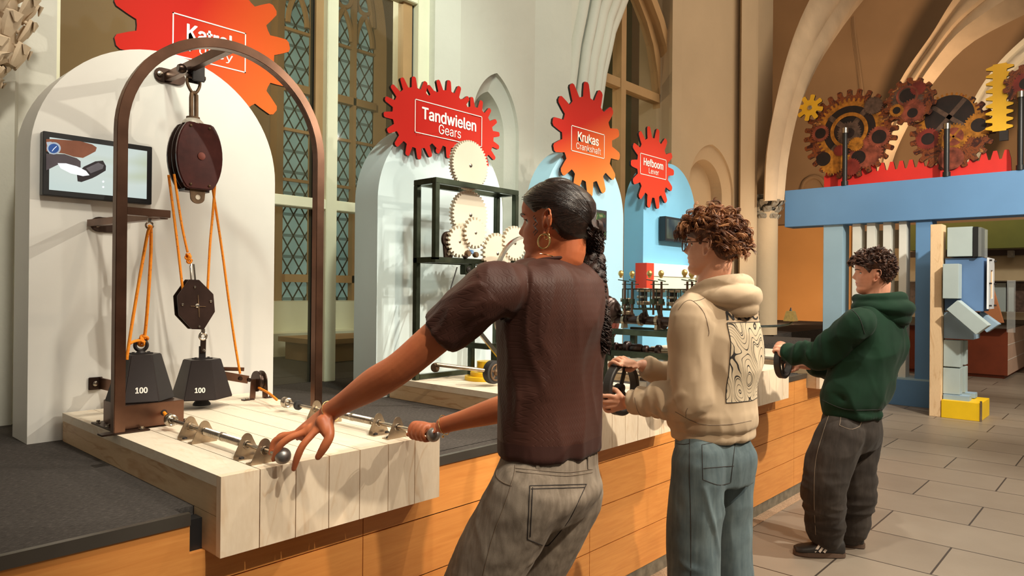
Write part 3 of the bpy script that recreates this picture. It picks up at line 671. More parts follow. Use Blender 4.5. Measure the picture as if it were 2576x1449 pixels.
pic('picture_patch', zc([(672+7*math.cos(a), 1182+7*math.sin(a)) for a in [2*PI*i/10 for i in range(10)]]), 'pic_white', 6)
pic('picture_patch', zc([(672+7*math.cos(a), 1217+7*math.sin(a)) for a in [2*PI*i/10 for i in range(10)]]), 'pic_white', 6)
a = U(1528, 531, 'y', 3.08); b = U(1526, 604, 'y', 3.08)
t2 = tv(a[0]-0.42, a[0], b[2], a[2], 3.085, 0.018, 'screen_fair', 'screen on the light blue board showing a fairground scene')
a = U(1674, 542, 'y', 3.06); b = U(1673, 605, 'y', 3.06)
t3 = tv(a[0], a[0]+0.46, b[2], a[2]-0.005, 3.06, 0.02, 'screen_dim', 'screen on the mid blue board with a dim grey picture', 0.06)
# ================================================================= PULLEY EXHIBIT
def curve3(pts, n=24): return [Vector(p) for p in spl(pts, n)]
AY = 2.54; ax_, R0 = 1.2245, 0.376; zs0 = 1.972; hw = 0.0175
# arch frame of flat steel tube
t = thing('steel_arch', (ax_, AY, PT), 'brown steel tube arch standing in front of the white arched board', 'metal arch')
path = [(ax_-R0, AY, BT+0.002), (ax_-R0, AY, 1.5)]+[(ax_-R0*math.cos(PI*i/36), AY, zs0+R0*math.sin(PI*i/36)) for i in range(37)]+[(ax_+R0, AY, 1.5), (ax_+R0, AY, PT+0.001)]
MB().sweep(path, [(-hw, -hw), (hw, -hw), (hw, hw), (-hw, hw)], up=(0, 1, 0)).build('tube', 'bronze_steel', t, 0.002)
MB().box(ax_-R0-0.055, ax_-R0+0.095, AY-0.022, AY+0.022, BT, BT+0.006).build('foot_plate', 'dark_metal', t, 0.001)
for xx in (-R0+0.075,): MB().lathe((ax_+xx, AY, BT+0.006), (0, 0, 1), [(0.011, 0), (0.011, 0.003), (0.006, 0.004), (0.006, 0.009)], 12).build('bolt', 'steel', t)
jz = 2.330
MB().box(ax_-0.014, ax_+0.014, AY+0.017, 3.118, jz, jz+0.036).build('crossbar', 'bronze_steel', t, 0.001)
def stadium(a0, a1, z0, z1, n=8):
    r = (z1-z0)/2; c = (z0+z1)/2
    return [(a1-r+r*math.cos(PI*(-0.5+i/n)), c+r*math.sin(PI*(-0.5+i/n))) for i in range(n+1)]+[(a0+r+r*math.cos(PI*(0.5+i/n)), c+r*math.sin(PI*(0.5+i/n))) for i in range(n+1)]
MB().prism(stadium(1.170, 1.300, 2.325, 2.385), XZ(3.119), 0, 0.010).build('wall_plate', 'dark_metal', t, 0.001)
MB().lathe((1.192, 3.119, 2.355), (0, -1, 0), [(0.012, 0), (0.012, 0.005), (0.004, 0.007)], 12).build('bolt', 'steel', t)
# shelf with bracket
MB().box(ax_-R0+hw, 1.006, AY-0.015, AY+0.015, 1.690, 1.716).build('shelf_arm', 'bronze_steel', t, 0.001)
m = MB().bar((0.935, 3.118, 1.700), (0.995, AY+0.015, 1.700), 0.028, 0.026)
m.build('crossbar', 'bronze_steel', t)
MB().prism(stadium(0.935, 1.055, 1.668, 1.728), XZ(3.119), 0, 0.010).build('wall_plate', 'dark_metal', t, 0.001)
MB().lathe((0.958, 3.119, 1.698), (0, -1, 0), [(0.012, 0), (0.012, 0.005), (0.004, 0.007)], 12).build('bolt', 'steel', t)

# eye ring under the shelf
ex, ey = 0.985, 2.60
ez = float(U(376, 567, 'y', ey)[2]); ex = float(U(376, 567, 'y', ey)[0])
o = MB().ring((ex, ey, ez), (0.2, 1, 0), 0.0115, 0.0035, 20, 8).cyl((ex, ey, ez+0.0115), (ex, ey, 1.69), 0.006, 12).build('eye_bolt', 'steel'); tag(o, 'small steel eye bolt under the shelf arm of the steel arch', 'eye bolt')

def rope(name, pts, label, r=0.0052, n=40, group='orange ropes'):
    o = MB().tube(curve3(pts, n), r, 8).build(name, 'rope', smooth=True, angle=180); return tag(o, label, 'rope', group)
def knot(m, c, r, R, seed):
    rnd = random.Random(seed); c = Vector(c)
    for k in range(3):
        ax = Vector((rnd.uniform(-1, 1), rnd.uniform(-1, 1), rnd.uniform(-0.3, 1))).normalized()
        m.ring(c+Vector((rnd.uniform(-.3, .3), 0, rnd.uniform(-.5, .5)))*R, ax, R, r, 16, 7)
# --- weights
def weight(c, z0, h, r0, r1, rot, mount, label):
    t = thing('iron_weight', (c[0], c[1], z0), label, 'weight', 'black 100 weights')
    def octo(r, s=1.0):
        pts = []
        for k in range(6):
            a = rot+PI/6*0+2*PI*k/6; pts.append((c[0]+r*math.cos(a), c[1]+r*math.sin(a)))
        return pts
    m = MB(); A = octo(r0); B_ = octo(r1); n = 6
    m.add([(x, y, z0) for x, y in A]+[(x, y, z0+h) for x, y in B_], [tuple(range(n))[::-1], tuple(range(n, 2*n))]+[(i, (i+1) % n, n+(i+1) % n, n+i) for i in range(n)])
    m.build('body', 'weight_black', t, 0.003)
    # number on the face towards the hall
    best = None
    for k in range(6):
        a = rot+2*PI*(k+0.5)/6; s_ = -math.sin(a)*1.0+ -math.cos(a)*(0.55 if mount == 'eye' else 0.8)
        if best is None or s_ > best[0]: best = (s_, a)
    a = best[1]; ap = math.cos(PI/6); nx, ny = math.cos(a), math.sin(a); tx, ty = -ny, nx
    if (tx*RT[0]+ty*RT[1]) < 0: tx, ty = -tx, -ty
    def fm(u_, w_, tt):
        k = (w_-z0)/h; rr = (r0*(1-k)+r1*k)*ap+0.0008-tt; return (c[0]+nx*rr+tx*u_, c[1]+ny*rr+ty*u_, w_)
    text('number', '100', (0.0, z0+h*0.26), 0.036, 0.019, 'white_paint', t, 0, 0.08, fmap=fm, extrude=0.0006)
    zt_ = z0+h
    MB().box(c[0]-0.035, c[0]+0.035, c[1]-0.02, c[1]+0.02, zt_, zt_+0.004).build('top_plate', 'black_iron', t, 0.001)
    if mount == 'eye':
        MB().ring((c[0], c[1], zt_+0.030), (0.3, 1, 0), 0.019, 0.0065, 22, 10).lathe((c[0], c[1], zt_+0.003), (0, 0, 1), [(0.016, 0), (0.013, 0.006), (0.008, 0.010)], 16).build('lifting_eye', 'black_iron', t, smooth=True)
    else:
        MB().box(c[0]-0.013, c[0]+0.013, c[1]-0.004, c[1]+0.004, zt_+0.004, zt_+0.052).build('lifting_lug', 'black_iron', t, 0.001)
        MB().lathe((c[0], c[1], z0-0.032), (0, 0, 1), [(0.034, 0), (0.034, 0.006), (0.022, 0.022), (0.020, 0.033)], 24).build('rubber_foot', 'rubber', t, smooth=True)
    for e in (-1, 1): MB().lathe((c[0]+e*0.026, c[1], zt_+0.004), (0, 0, 1), [(0.005, 0), (0.005, 0.003)], 8).build('bolt', 'black_iron', t)
    return t
# --- box under the near weight
bx0, bx1, by0, by1, bz0, bz1 = 0.874, 1.072, 2.557, 2.760, 0.966, 1.046
t = thing('steel_box', (0.97, 2.66, BT), 'brushed steel box bolted down under the left black weight', 'box')
MB().box(bx0, bx1, by0, by1, bz0, bz1).build('shell', 'bronze_steel', t, 0.002)
MB().box(bx0-0.03, bx0+0.012, by0-0.0, by1+0.03, BT, BT+0.006).build('flange', 'dark_metal', t, 0.001); MB().box(bx1-0.012, bx1+0.025, by0+0.0, by1+0.03, BT, BT+0.006).build('flange', 'dark_metal', t, 0.001)
for xx in (bx0-0.016, bx1+0.013):
    for yy in (by0+0.02, (by0+by1)/2, by1): MB().lathe((xx, yy, BT+0.006), (0, 0, 1), [(0.009, 0), (0.009, 0.002), (0.006, 0.003), (0.006, 0.009)], 10).build('bolt', 'steel', t)
MB().ring((1.003, by0-0.0005, 1.008), (0, 1, 0), 0.008, 0.003, 16, 6).build('rope_hole', 'black_iron', t)
w1 = weight((0.965, 2.668), bz1+0.002, 0.162, 0.112, 0.066, math.radians(42), 'eye', 'black hexagonal weight marked 100 resting on the steel box')
c2 = U(508, 962, 'y', 2.865)
w2 = weight((float(c2[0]), 2.865), 1.000, 0.157, 0.118, 0.072, math.radians(32), 'lug', 'black hexagonal weight marked 100 hanging from the small pulley block')
# back bracket behind weights
t = thing('wall_bracket', (0.95, 3.12, 1.03), 'flat steel bracket on the board behind the left weight', 'bracket')
MB().box(0.935, 0.985, 3.119, 3.129, 1.035, 1.085).build('plate', 'dark_metal', t, 0.002)
MB().bar((0.975, 3.118, 1.06), (1.035, 2.86, 1.045), 0.006, 0.045).bar((1.0, 3.0, 1.085), (1.08, 2.9, 1.085), 0.02, 0.02).build('arm', 'bronze_steel', t)
MB().lathe((0.957, 3.119, 1.06), (0, -1, 0), [(0.010, 0), (0.010, 0.005), (0.003, 0.007)], 12).build('bolt', 'steel', t)

# --- big three-cheek pulley block hanging from the crossbar
py_ = 2.90; pc = U(492, 396, 'y', py_); px_, pz_ = float(pc[0]), float(pc[2])
t = thing('pulley_block', (px_, py_, pz_), 'large dark red wooden pulley block with orange rope hanging from the arch', 'pulley')
def cheek(wx, hz, cut):
    out = []
    for i in range(40):
        a = 2*PI*i/40; x = wx*math.cos(a)*(1+0.0); z = hz*1.10*math.sin(a); z = max(-hz*cut, min(hz*cut, z)); out.append((px_+x, pz_+z))
    return out
sc = 0.1030
f = lambda yy: (lambda a, b, tt: (a, yy+tt, b))
MB().prism(cheek(0.094, 0.145, 0.93), f(py_-0.045), 0, 0.018).build('front_cheek', 'pulley_wood', t, 0.004)
MB().prism(cheek(0.096, 0.146, 0.93), f(py_-0.006), 0, 0.012).build('middle_cheek', 'pulley_side', t, 0.004)
MB().prism(cheek(0.098, 0.146, 0.93), f(py_+0.030), 0, 0.018).build('rear_cheek', 'pulley_side', t, 0.004)
for yy in (py_-0.018, py_+0.017): MB().lathe((px_, yy-0.007, pz_), (0, 1, 0), [(0.086, 0), (0.076, 0.006), (0.076, 0.010), (0.086, 0.016)], 30).build('sheave', 'dark_metal', t, smooth=True)
MB().box(px_-0.05, px_+0.05, py_-0.02, py_+0.04, pz_-0.142, pz_-0.132).build('spacer', 'pulley_side', t)
MB().lathe((px_+0.004, py_-0.045, pz_), (0, -1, 0), [(0.0155, 0), (0.0155, 0.003), (0.012, 0.004)], 20).build('axle_cap', 'copper_disc', t, smooth=True)
for ex_, ez_ in ((-0.040, 0.118), (0.036, 0.118), (-0.038, -0.118), (0.038, -0.118)): MB().sphere((px_+ex_, py_-0.046, pz_+ez_), 0.006, seg=10, rings=6).build('rivet', 'rust', t, smooth=True)
tab = [(px_-0.033, pz_-0.122)]+[(px_+0.029*math.cos(PI+PI*i/12), pz_-0.168+0.024*math.sin(PI+PI*i/12)) for i in range(13)]+[(px_+0.033, pz_-0.122)]
MB().prism(tab, f(py_-0.024), 0, 0.006).build('lower_tab', 'rust', t, 0.001)
MB().ring((px_, py_-0.0245, pz_-0.166), (0, 1, 0), 0.0085, 0.002, 16, 6).lathe((px_, py_-0.0242, pz_-0.166), (0, -1, 0), [(0.008, 0), (0.008, 0.0006)], 16).build('tab_hole', 'white_gear', t)
z1_ = pz_+0.133
MB().lathe((px_-0.012, py_, z1_), (0, 0, 1), [(0.042, 0), (0.040, 0.010), (0.032, 0.018), (0.024, 0.024)], 20).build('head_casting', 'old_paint', t, smooth=True)
MB().lathe((px_-0.012, py_, z1_+0.022), (0, 0, 1), [(0.026, 0), (0.026, 0.008), (0.018, 0.010)], 20).build('swivel_collar', 'rust', t, smooth=True)
ztop = jz-0.072
MB().tube([(px_-0.020, py_-0.002, z1_+0.030), (px_-0.020, py_, ztop-0.035), (px_-0.017, py_+0.002, ztop-0.016), (px_-0.008, py_+0.004, ztop-0.010), (px_+0.001, py_+0.003, ztop-0.020), (px_+0.001, py_, z1_+0.030)], 0.0085, 10).build('link', 'rust', t, smooth=True)
sx_ = px_-0.010
sh = MB().tube(curve3([(sx_-0.022, py_+0.005, jz-0.006), (sx_-0.026, py_+0.003, jz-0.045), (sx_-0.014, py_, jz-0.076), (sx_, py_, jz-0.086), (sx_+0.014, py_, jz-0.076), (sx_+0.026, py_+0.003, jz-0.045), (sx_+0.022, py_+0.005, jz-0.006)], 26), 0.0062, 10)
o = sh.build('shackle', 'rust', smooth=True, angle=180); tag(o, 'rusty shackle holding the big pulley block to the crossbar', 'shackle')
tr = thing('beam_clamp', (sx_, py_, jz), 'black beam clamp with rollers gripping the crossbar above the shackle', 'clamp')
MB().box(sx_-0.016, sx_+0.034, py_-0.025, py_-0.018, jz-0.040, jz+0.048).box(sx_-0.016, sx_+0.034, py_+0.018, py_+0.025, jz-0.040, jz+0.048).build('side_plate', 'black_iron', tr, 0.002)
MB().cyl((sx_-0.03, py_, jz-0.018), (sx_+0.045, py_, jz-0.018), 0.010, 14).build('pin', 'dark_metal', tr, smooth=True)
MB().lathe((sx_-0.035, py_, jz+0.002), (-1, 0, 0), [(0.013, 0), (0.020, 0.01), (0.02, 0.02), (0.014, 0.03)], 16).build('roller', 'dark_metal', tr, smooth=True)

# --- small octagonal pulley block
qy = 2.865; qc = U(492, 770, 'y', qy); qx, qz = float(qc[0]), float(qc[2])
t = thing('pulley_block', (qx, qy, qz), 'small octagonal steel pulley block hanging above the right weight', 'pulley')
P8 = [U(u, v, 'y', qy-0.016) for u, v in ((475, 703), (500, 704), (536, 740), (540, 784), (512, 829), (482, 828), (449, 793), (445, 745))]
poly = [(float(p[0]), float(p[2])) for p in P8]
MB().prism(poly, f(qy-0.020), 0, 0.006).build('front_plate', 'pulley_side', t, 0.001)
MB().prism(poly, f(qy+0.016), 0, 0.006).build('rear_plate', 'dark_metal', t, 0.001)
MB().lathe((qx, qy-0.010, qz), (0, 1, 0), [(0.045, 0), (0.037, 0.007), (0.037, 0.012), (0.045, 0.02)], 28).build('sheave', 'dark_metal', t, smooth=True)
MB().bar((qx-0.03, qy-0.021, qz+0.001), (qx+0.032, qy-0.021, qz-0.002), 0.004, 0.003).bar((qx, qy-0.021, qz+0.045), (qx+0.006, qy-0.021, qz-0.045), 0.004, 0.003, (0, 1, 0)).build('weld_seam', 'rust', t)
for u, v, r in ((496, 769, 0.009), (490, 722, 0.005), (459, 766, 0.0055), (530, 758, 0.0055), (501, 822, 0.005)):
    p = U(u, v, 'y', qy-0.021); MB().lathe((p[0], qy-0.020, p[2]), (0, -1, 0), [(r, 0), (r, 0.004), (r*0.5, 0.006)], 6).build('bolt', 'steel', t)
lz = qz-0.066; lx = float(c2[0])
lz = float(U(501, 846, 'y', qy)[2]); lb = float(U(505, 888, 'y', qy)[2]); m = MB().ring((lx, qy-0.005, lz), (0, 1, 0), 0.013, 0.0060, 18, 8).cyl((lx, qy-0.005, lz+0.012), (lx, qy-0.005, lz+0.03), 0.008, 10); m.build('link_ring', 'steel', t, smooth=True)
MB().bar((lx+0.001, qy-0.006, lz-0.014), (lx, qy-0.006, lb), 0.006, 0.022, (1, 0, 0)).build('lug', 'dark_metal', t, 0.001)
MB().lathe((lx, qy-0.009, lb+0.010), (0, -1, 0), [(0.007, 0), (0.007, 0.006), (0.004, 0.01)], 10).build('bolt', 'steel', t)
kz = float(U(480, 668, 'y', qy)[2]); kx = float(U(476, 668, 'y', qy)[0])
o = MB().tube([(qx-0.016, qy-0.006, qz+0.050), (qx-0.024, qy-0.004, kz-0.004), (qx-0.019, qy, kz+0.008), (qx-0.010, qy, kz+0.006), (qx+0.001, qy-0.006, qz+0.050)], 0.0042, 8).build('shackle', 'steel', smooth=True); tag(o, 'slim steel shackle on top of the small octagonal pulley', 'shackle')

# --- ropes
def rp(pts, ys): return [tuple(U(u, v, 'y', yy)) for (u, v), yy in zip(pts, ys)]
rope('rope', rp([(424, 440), (432, 500), (446, 610), (459, 722), (463, 740)], [py_-0.01, py_-0.0, 2.88, qy, qy]), 'orange rope from the left of the big pulley down to the small pulley')
m = MB(); m.tube(curve3(rp([(438, 438), (446, 495), (458, 570), (472, 635)], [py_-0.03, py_-0.03, 2.87, qy]), 30), 0.0052, 8); knot(m, U(474, 645, 'y', qy), 0.0042, 0.010, 3); knot(m, U(477, 655, 'y', qy), 0.0038, 0.008, 4)
tag(m.build('rope', 'rope', smooth=True, angle=180), 'orange rope with a knot tied to the slim shackle', 'rope', 'orange ropes')
rope('rope', rp([(541, 460), (535, 540), (528, 620), (522, 735)], [py_-0.01, 2.89, 2.87, qy]), 'orange rope from the right of the big pulley down to the small pulley')
shx = 1.512; shy = 2.905; shz = 1.038
rope('rope', rp([(533, 460), (545, 540), (560, 640), (576, 760), (592, 870), (604, 940)], [py_-0.02, 2.90, 2.90, 2.90, 2.905, shy]), 'long orange rope slanting from the big pulley down to the floor sheave')
rope('rope', [(shx+0.016, 2.88, 1.012), (shx-0.01, 2.75, 1.006), (1.457, 2.60, 0.999)], 'short orange rope from the floor sheave to the right steel rod')
# loop from eye bolt to the near weight
kx_, kz_ = 0.965, w1['_o'][2]+0.162+0.052
m = MB(); m.tube(curve3([(ex+0.004, ey-0.006, ez-0.004), (ex-0.002, ey-0.007, ez-0.008)]+rp([(371, 590), (360, 650), (341, 760), (322, 880), (319, 905)], [ey, 2.61, 2.62, 2.62, 2.62]), 40), 0.0056, 8)
m.tube(curve3([(ex-0.005, ey-0.004, ez-0.006), (ex+0.001, ey-0.006, ez-0.004)]+rp([(380, 590), (379, 650), (372, 760), (365, 838)], [ey, 2.61, 2.63, 2.655])+[(kx_+0.004, 2.66, kz_+0.006)], 44), 0.0056, 8)
knot(m, (kx_+0.006, 2.665, kz_), 0.0048, 0.012, 5); knot(m, (kx_, 2.665, kz_-0.010), 0.0045, 0.010, 6)
m.tube(curve3([(kx_, 2.66, kz_-0.004), (0.935, 2.64, kz_-0.004), (0.912, 2.62, kz_-0.010)], 10), 0.0052, 8)
tag(m.build('rope', 'rope', smooth=True, angle=180), 'orange rope looped through the eye bolt and knotted to the left weight', 'rope', 'orange ropes')
m = MB().tube(curve3([(1.003, by0-0.001, 1.008), (1.000, by0-0.03, 1.0), (0.994, 2.49, 0.988)], 12), 0.0062, 8); knot(m, (0.994, 2.485, 0.989), 0.0048, 0.010, 7)
tag(m.build('rope', 'rope', smooth=True, angle=180), 'short yellow orange rope coming out of the steel box', 'rope', 'orange ropes')

# --- floor sheave with bracket
t = thing('floor_pulley', (shx, shy, BT), 'small grooved pulley wheel in a bolted bracket at the back of the block', 'pulley')
MB().lathe((shx-0.016+0.03, shy, shz), (1, 0, 0.0), [(0.045, 0), (0.046, 0.006), (0.036, 0.013), (0.036, 0.019), (0.046, 0.026), (0.045, 0.032)], 28).build('wheel', 'dark_metal', t, smooth=True)
for e in (-1, 1):
    xx = shx+0.03+e*0.026
    MB().bar((xx, shy, shz+0.01), (xx+e*0.004, shy, BT+0.004), 0.006, 0.024, (1, 0, 0)).build('leg', 'bronze_steel', t)
    MB().box(min(xx, xx+e*0.05), max(xx, xx+e*0.05), shy-0.014, shy+0.014, BT, BT+0.005).build('foot', 'dark_metal', t, 0.001)
    MB().lathe((xx+e*0.03, shy, BT+0.005), (0, 0, 1), [(0.007, 0), (0.007, 0.006)], 8).build('bolt', 'steel', t)
MB().bar((shx-0.02, shy, shz+0.010), (shx-0.16, shy+0.05, shz+0.045), 0.007, 0.034).bar((shx-0.01, shy+0.06, shz+0.05), (shx-0.14, shy+0.10, shz+0.060), 0.014, 0.016).build('arm', 'bronze_steel', t)
for q in (0.25, 0.0): MB().lathe((shx-0.02-q*0.14, shy-0.005+q*0.04, shz+0.010+q*0.03), (0, -1, 0), [(0.009, 0), (0.009, 0.007)], 8).build('bolt', 'dark_metal', t)

# --- brackets and pull rods
def rod_bracket(x, y, side, label):
    t = thing('rod_bracket', (x, y, BT), label, 'bracket', 'rounded steel rod brackets')
    w = 0.040; poly = [(x-w, BT), (x-w, BT+0.008)]+[(x+0.019*math.cos(PI*0.86-PI*0.72*i/14), BT+0.036+0.026*math.sin(PI*0.86-PI*0.72*i/14)+0.008) for i in range(15)]+[(x+w, BT+0.008), (x+w, BT)]
    MB().prism(poly, f(y-0.0015), 0, 0.003).build('plate', 'bracket_steel', t, 0.0005)
    MB().box(x-w, x+w, min(y, y+side*0.030), max(y, y+side*0.030), BT, BT+0.003).build('flange', 'bracket_steel', t, 0.0005)
    MB().ring((x, y-0.002, BT+0.036), (0, 1, 0), 0.0105, 0.0024, 18, 6).build('collar', 'steel', t, smooth=True)
    for e in (-1, 1): MB().lathe((x+e*0.024, y+side*0.016, BT+0.003), (0, 0, 1), [(0.008, 0), (0.007, 0.004), (0.003, 0.006)], 10).build('bolt', 'black_iron', t, smooth=True)
def coil(m, x, y0, y1, z, R, r, turns):
    n = turns*12; m.tube([(x+R*math.cos(2*PI*turns*i/n), y0+(y1-y0)*i/n, z+R*math.sin(2*PI*turns*i/n)) for i in range(n+1)], r, 5, up=(0, 1, 0))
RZ = 0.996
where = {0: 'left', 1: 'right'}
for k, (x, ye) in enumerate(((0.989, 1.735), (1.457, 1.655))):
    for y, sd, nm in ((2.31, -1, 'rearmost'), (2.205, 1, 'second from the back'), (1.93, -1, 'third from the back'), (1.828, 1, 'frontmost')):
        rod_bracket(x, y, sd, 'rounded steel bracket, %s of four on the %s rod' % (nm, where[k]))
    t = thing('pull_rod', (x, 2.0, RZ), 'steel pull rod with ball grip, the %s one on the near block' % where[k], 'pull rod', 'steel pull rods')
    MB().cyl((x, ye, RZ), (x, 2.50, RZ), 0.0068, 14).build('rod', 'steel', t, smooth=True)
    MB().sphere((x, ye-0.004, RZ), 0.0225, seg=28, rings=18).build('ball_grip', 'galvanised', t, smooth=True, )
    m = MB(); coil(m, x, 1.96, 2.195, RZ, 0.0105, 0.0018, 34); m.build('spring', 'steel', t, smooth=True)
    MB().cyl((x, 2.075, RZ), (x, 2.088, RZ), 0.0135, 16).cyl((x, 2.292, RZ), (x, 2.304, RZ), 0.012, 16).cyl((x, 1.93+0.006, RZ), (x, 1.955, RZ), 0.0125, 16).build('washer', 'steel', t, smooth=True)
    m = MB().sphere((x, 2.475+k*0.06, RZ), 0.022, 0.8, 1.0, 1.0, 18, 12).ring((x, 2.455+k*0.06, RZ), (0, 1, 0), 0.016, 0.005, 18, 8)
    m.build('rope_clamp', 'steel', t, smooth=True)
    if k: MB().lathe((x, 2.43, RZ), (0, 1, 0), [(0.017, 0), (0.019, 0.004), (0.019, 0.012), (0.017, 0.016)], 18).build('rubber_stop', 'rubber', t, smooth=True)
# stamped mark on the left ball grip
# ================================================================= GEARS EXHIBIT
gx0, gx1, gy0, gy1, gzt, gzm = 2.452, 3.075, 2.775, 2.925, 2.022, 1.605
t = thing('gear_stand', (gx0, gy0, BT), 'dark green square steel frame carrying the white gears', 'metal frame')
B = 0.030; m = MB()
for x, y, z0 in ((gx0, gy1, BT), (gx0, gy0, gzm), (gx1, gy0, BT), (gx1, gy1, BT)): m = MB().box(x-B/2, x+B/2, y-B/2, y+B/2, z0, gzt-B/2); m.build('post', 'green_steel', t, 0.002)
for z in (gzt, gzm):
    for y in (gy0, gy1): MB().box(gx0-B/2, gx1+B/2, y-B/2, y+B/2, z-B/2, z+B/2).build('rail', 'green_steel', t, 0.002)
    for x in (gx0, gx1): MB().box(x-B/2, x+B/2, gy0+B/2, gy1-B/2, z-B/2, z+B/2).build('rail', 'green_steel', t, 0.002)
MB().box(gx0+0.255, gx0+0.285, gy0-B/2, gy0+B/2, BT, gzm-B/2).build('post', 'green_steel', t, 0.002)
MB().box(gx0+B/2, gx1, gy1-B/2, gy1+B/2, BT+0.004, BT+0.030).build('rail', 'green_steel', t, 0.002)
pz2 = float(U(1220, 872, 'y', 2.62)[2])
MB().box(gx0+0.22, gx1, 2.60, 2.63, pz2-0.015, pz2+0.015).box(gx0+0.22, gx0+0.25, 2.63, gy0, pz2-0.015, pz2+0.015).build('rail', 'green_steel', t, 0.002)
MB().box(gx0+0.285, gx0+0.32, 2.60, 2.64, BT, pz2-0.015).build('post', 'green_steel', t, 0.002)
def white_gear(u, v, rpx, n, y, label, th=0.022, dep=0.86):
    c = U(u, v, 'y', y); d = float((c-CAMP)@FW); R = rpx*d/FPX
    t = thing('white_gear', c, label, 'gear', 'white gears of the gear exhibit')
    MB().prism(gear(n, R, R*dep, 0.1, 0.34, 0.62, (c[0], c[2]), 0), XZ(y), 0, th).build('wheel', 'white_gear', t)
    MB().lathe((c[0], y, c[2]), (0, -1, 0), [(R*0.06+0.003, 0), (R*0.06+0.003, 0.002), (0.003, 0.004)], 12).build('screw', 'steel', t)
    return c
white_gear(1184, 416, 63, 48, 2.80, 'round white gear standing highest, above the green frame', 0.03, 0.93)
white_gear(1184, 541, 62, 40, 2.82, 'large white gear hanging inside the green frame', 0.03, 0.92)
white_gear(1157, 608, 40, 20, 2.765, 'small white gear at the lower left of the frame', 0.022, 0.82)
white_gear(1197, 586, 40, 20, 2.745, 'small white gear meshing at the middle of the frame', 0.022, 0.82)
white_gear(1252, 638, 52, 26, 2.74, 'white gear behind the curved wheel rim, beside the frame leg', 0.022, 0.86)
white_gear(1296, 612, 44, 24, 2.73, 'white gear nearest to the woman\'s face', 0.022, 0.86)
MB().box(gx0+0.12, gx0+0.36, gy0+0.02, gy0+0.05, gzm+0.015, gzm+0.05)
o = thing('gear_motor', (gx0+0.26, 2.76, gzm-0.07), 'small grey square motor under the gear frame shelf', 'motor')
c = U(1172, 678, 'y', 2.765)
MB().box(c[0]-0.028, c[0]+0.028, 2.745, 2.785, c[2]-0.028, c[2]+0.024).build('housing', 'green_steel', o, 0.003)
MB().ring((c[0], 2.742, c[2]), (0, 1, 0), 0.013, 0.003, 18, 6).lathe((c[0], 2.744, c[2]), (0, -1, 0), [(0.009, 0), (0.009, 0.006), (0.003, 0.008)], 14).build('shaft_end', 'black_iron', o, smooth=True)
o = thing('belt_pulley', (gx0+0.05, 2.79, gzm), 'dark steel arm with belt pulley at the left of the small gears', 'machine part')
a = U(1122, 605, 'y', 2.80); b = U(1121, 640, 'y', 2.80)
MB().prism([(a[0]-0.025, a[2]-0.02), (a[0]+0.04, a[2]-0.02), (b[0]+0.045, gzm+0.016), (b[0]-0.015, gzm+0.016)], XZ(2.79), 0, 0.012).build('arm', 'dark_metal', o, 0.002)
MB().lathe((a[0]+0.01, 2.785, a[2]+0.005), (0, 1, 0), [(0.045, 0), (0.040, 0.008), (0.045, 0.016)], 22).build('belt_wheel', 'dark_metal', o, smooth=True)
MB().lathe((b[0]+0.01, 2.789, b[2]+0.005), (0, -1, 0), [(0.012, 0), (0.010, 0.006)], 12).build('bolt', 'steel', o)
for k, (p, q) in enumerate((((1150, 672), (1094, 858)), ((1173, 690), (1134, 790)))):
    o = MB().cyl(tuple(U(*p, 'y', 2.78)), tuple(U(*q, 'y', 2.80)), 0.0035, 8).build('drive_belt', 'rubber', smooth=True); tag(o, 'thin black drive belt, the %s of the two under the gear frame' % ('left' if k == 0 else 'right'), 'belt', 'black drive belts')
o = thing('belt_tensioner', tuple(U(1182, 640, 'y', 2.76)), 'small coppery rollers on the frame shelf under the white gears', 'machine part')
for k, (u, v, r, mt) in enumerate(((1176, 638, 0.018, 'rust'), (1184, 634, 0.012, 'robot_blue'), (1196, 641, 0.016, 'rust'), (1170, 646, 0.010, 'dark_metal'))):
    c = U(u, v, 'y', 2.76); MB().lathe((c[0], 2.745, c[2]), (0, 1, 0), [(r*0.8, 0), (r, 0.005), (r, 0.02), (r*0.8, 0.026)], 16).build('roller', mt, o, smooth=True)
c = U(1322, 745, 'y', 2.55); d = float((c-CAMP)@FW)
t = thing('bicycle_rim', c, 'bare aluminium bicycle rim, partly hidden by the woman', 'wheel rim')
Rr = 148*d/FPX
MB().sweep([(c[0]+Rr*0.80*math.cos(2*PI*i/72), 2.55, c[2]+Rr*math.sin(2*PI*i/72)) for i in range(72)], [(-0.008, -0.010), (0.008, -0.012), (0.004, 0.0), (0.008, 0.012), (-0.008, 0.010)], up=(0, 1, 0), closed=True).build('rim', 'steel', t, smooth=True)
MB().bar(tuple(U(1208, 838, 'y', 2.56)), tuple(U(1262, 905, 'y', 2.56)), 0.012, 0.022).build('fork', 'steel', t)
y = 2.47; c = U(1241, 936, 'y', y); 
t = thing('friction_wheel', (c[0], y, c[2]), 'black rubber wheel with steel hub beside the yellow discs', 'wheel')
MB().lathe((c[0], y-0.02, c[2]), (0, 1, 0), [(0.044, 0), (0.058, 0.003), (0.060, 0.012), (0.060, 0.032), (0.058, 0.040)], 32).build('tyre', 'rubber', t, smooth=True)
m = MB().ring((c[0], y-0.022, c[2]), (0, 1, 0), 0.040, 0.005, 28, 8).lathe((c[0], y-0.014, c[2]), (0, -1, 0), [(0.018, 0), (0.018, 0.008), (0.012, 0.016), (0.008, 0.02)], 20)
for k in range(5):
    a = 2*PI*k/5+0.3; m.bar((c[0]+0.014*math.cos(a), y-0.02, c[2]+0.014*math.sin(a)), (c[0]+0.040*math.cos(a), y-0.02, c[2]+0.040*math.sin(a)), 0.010, 0.004, (0, 1, 0))
m.build('hub', 'rust', t, smooth=True)
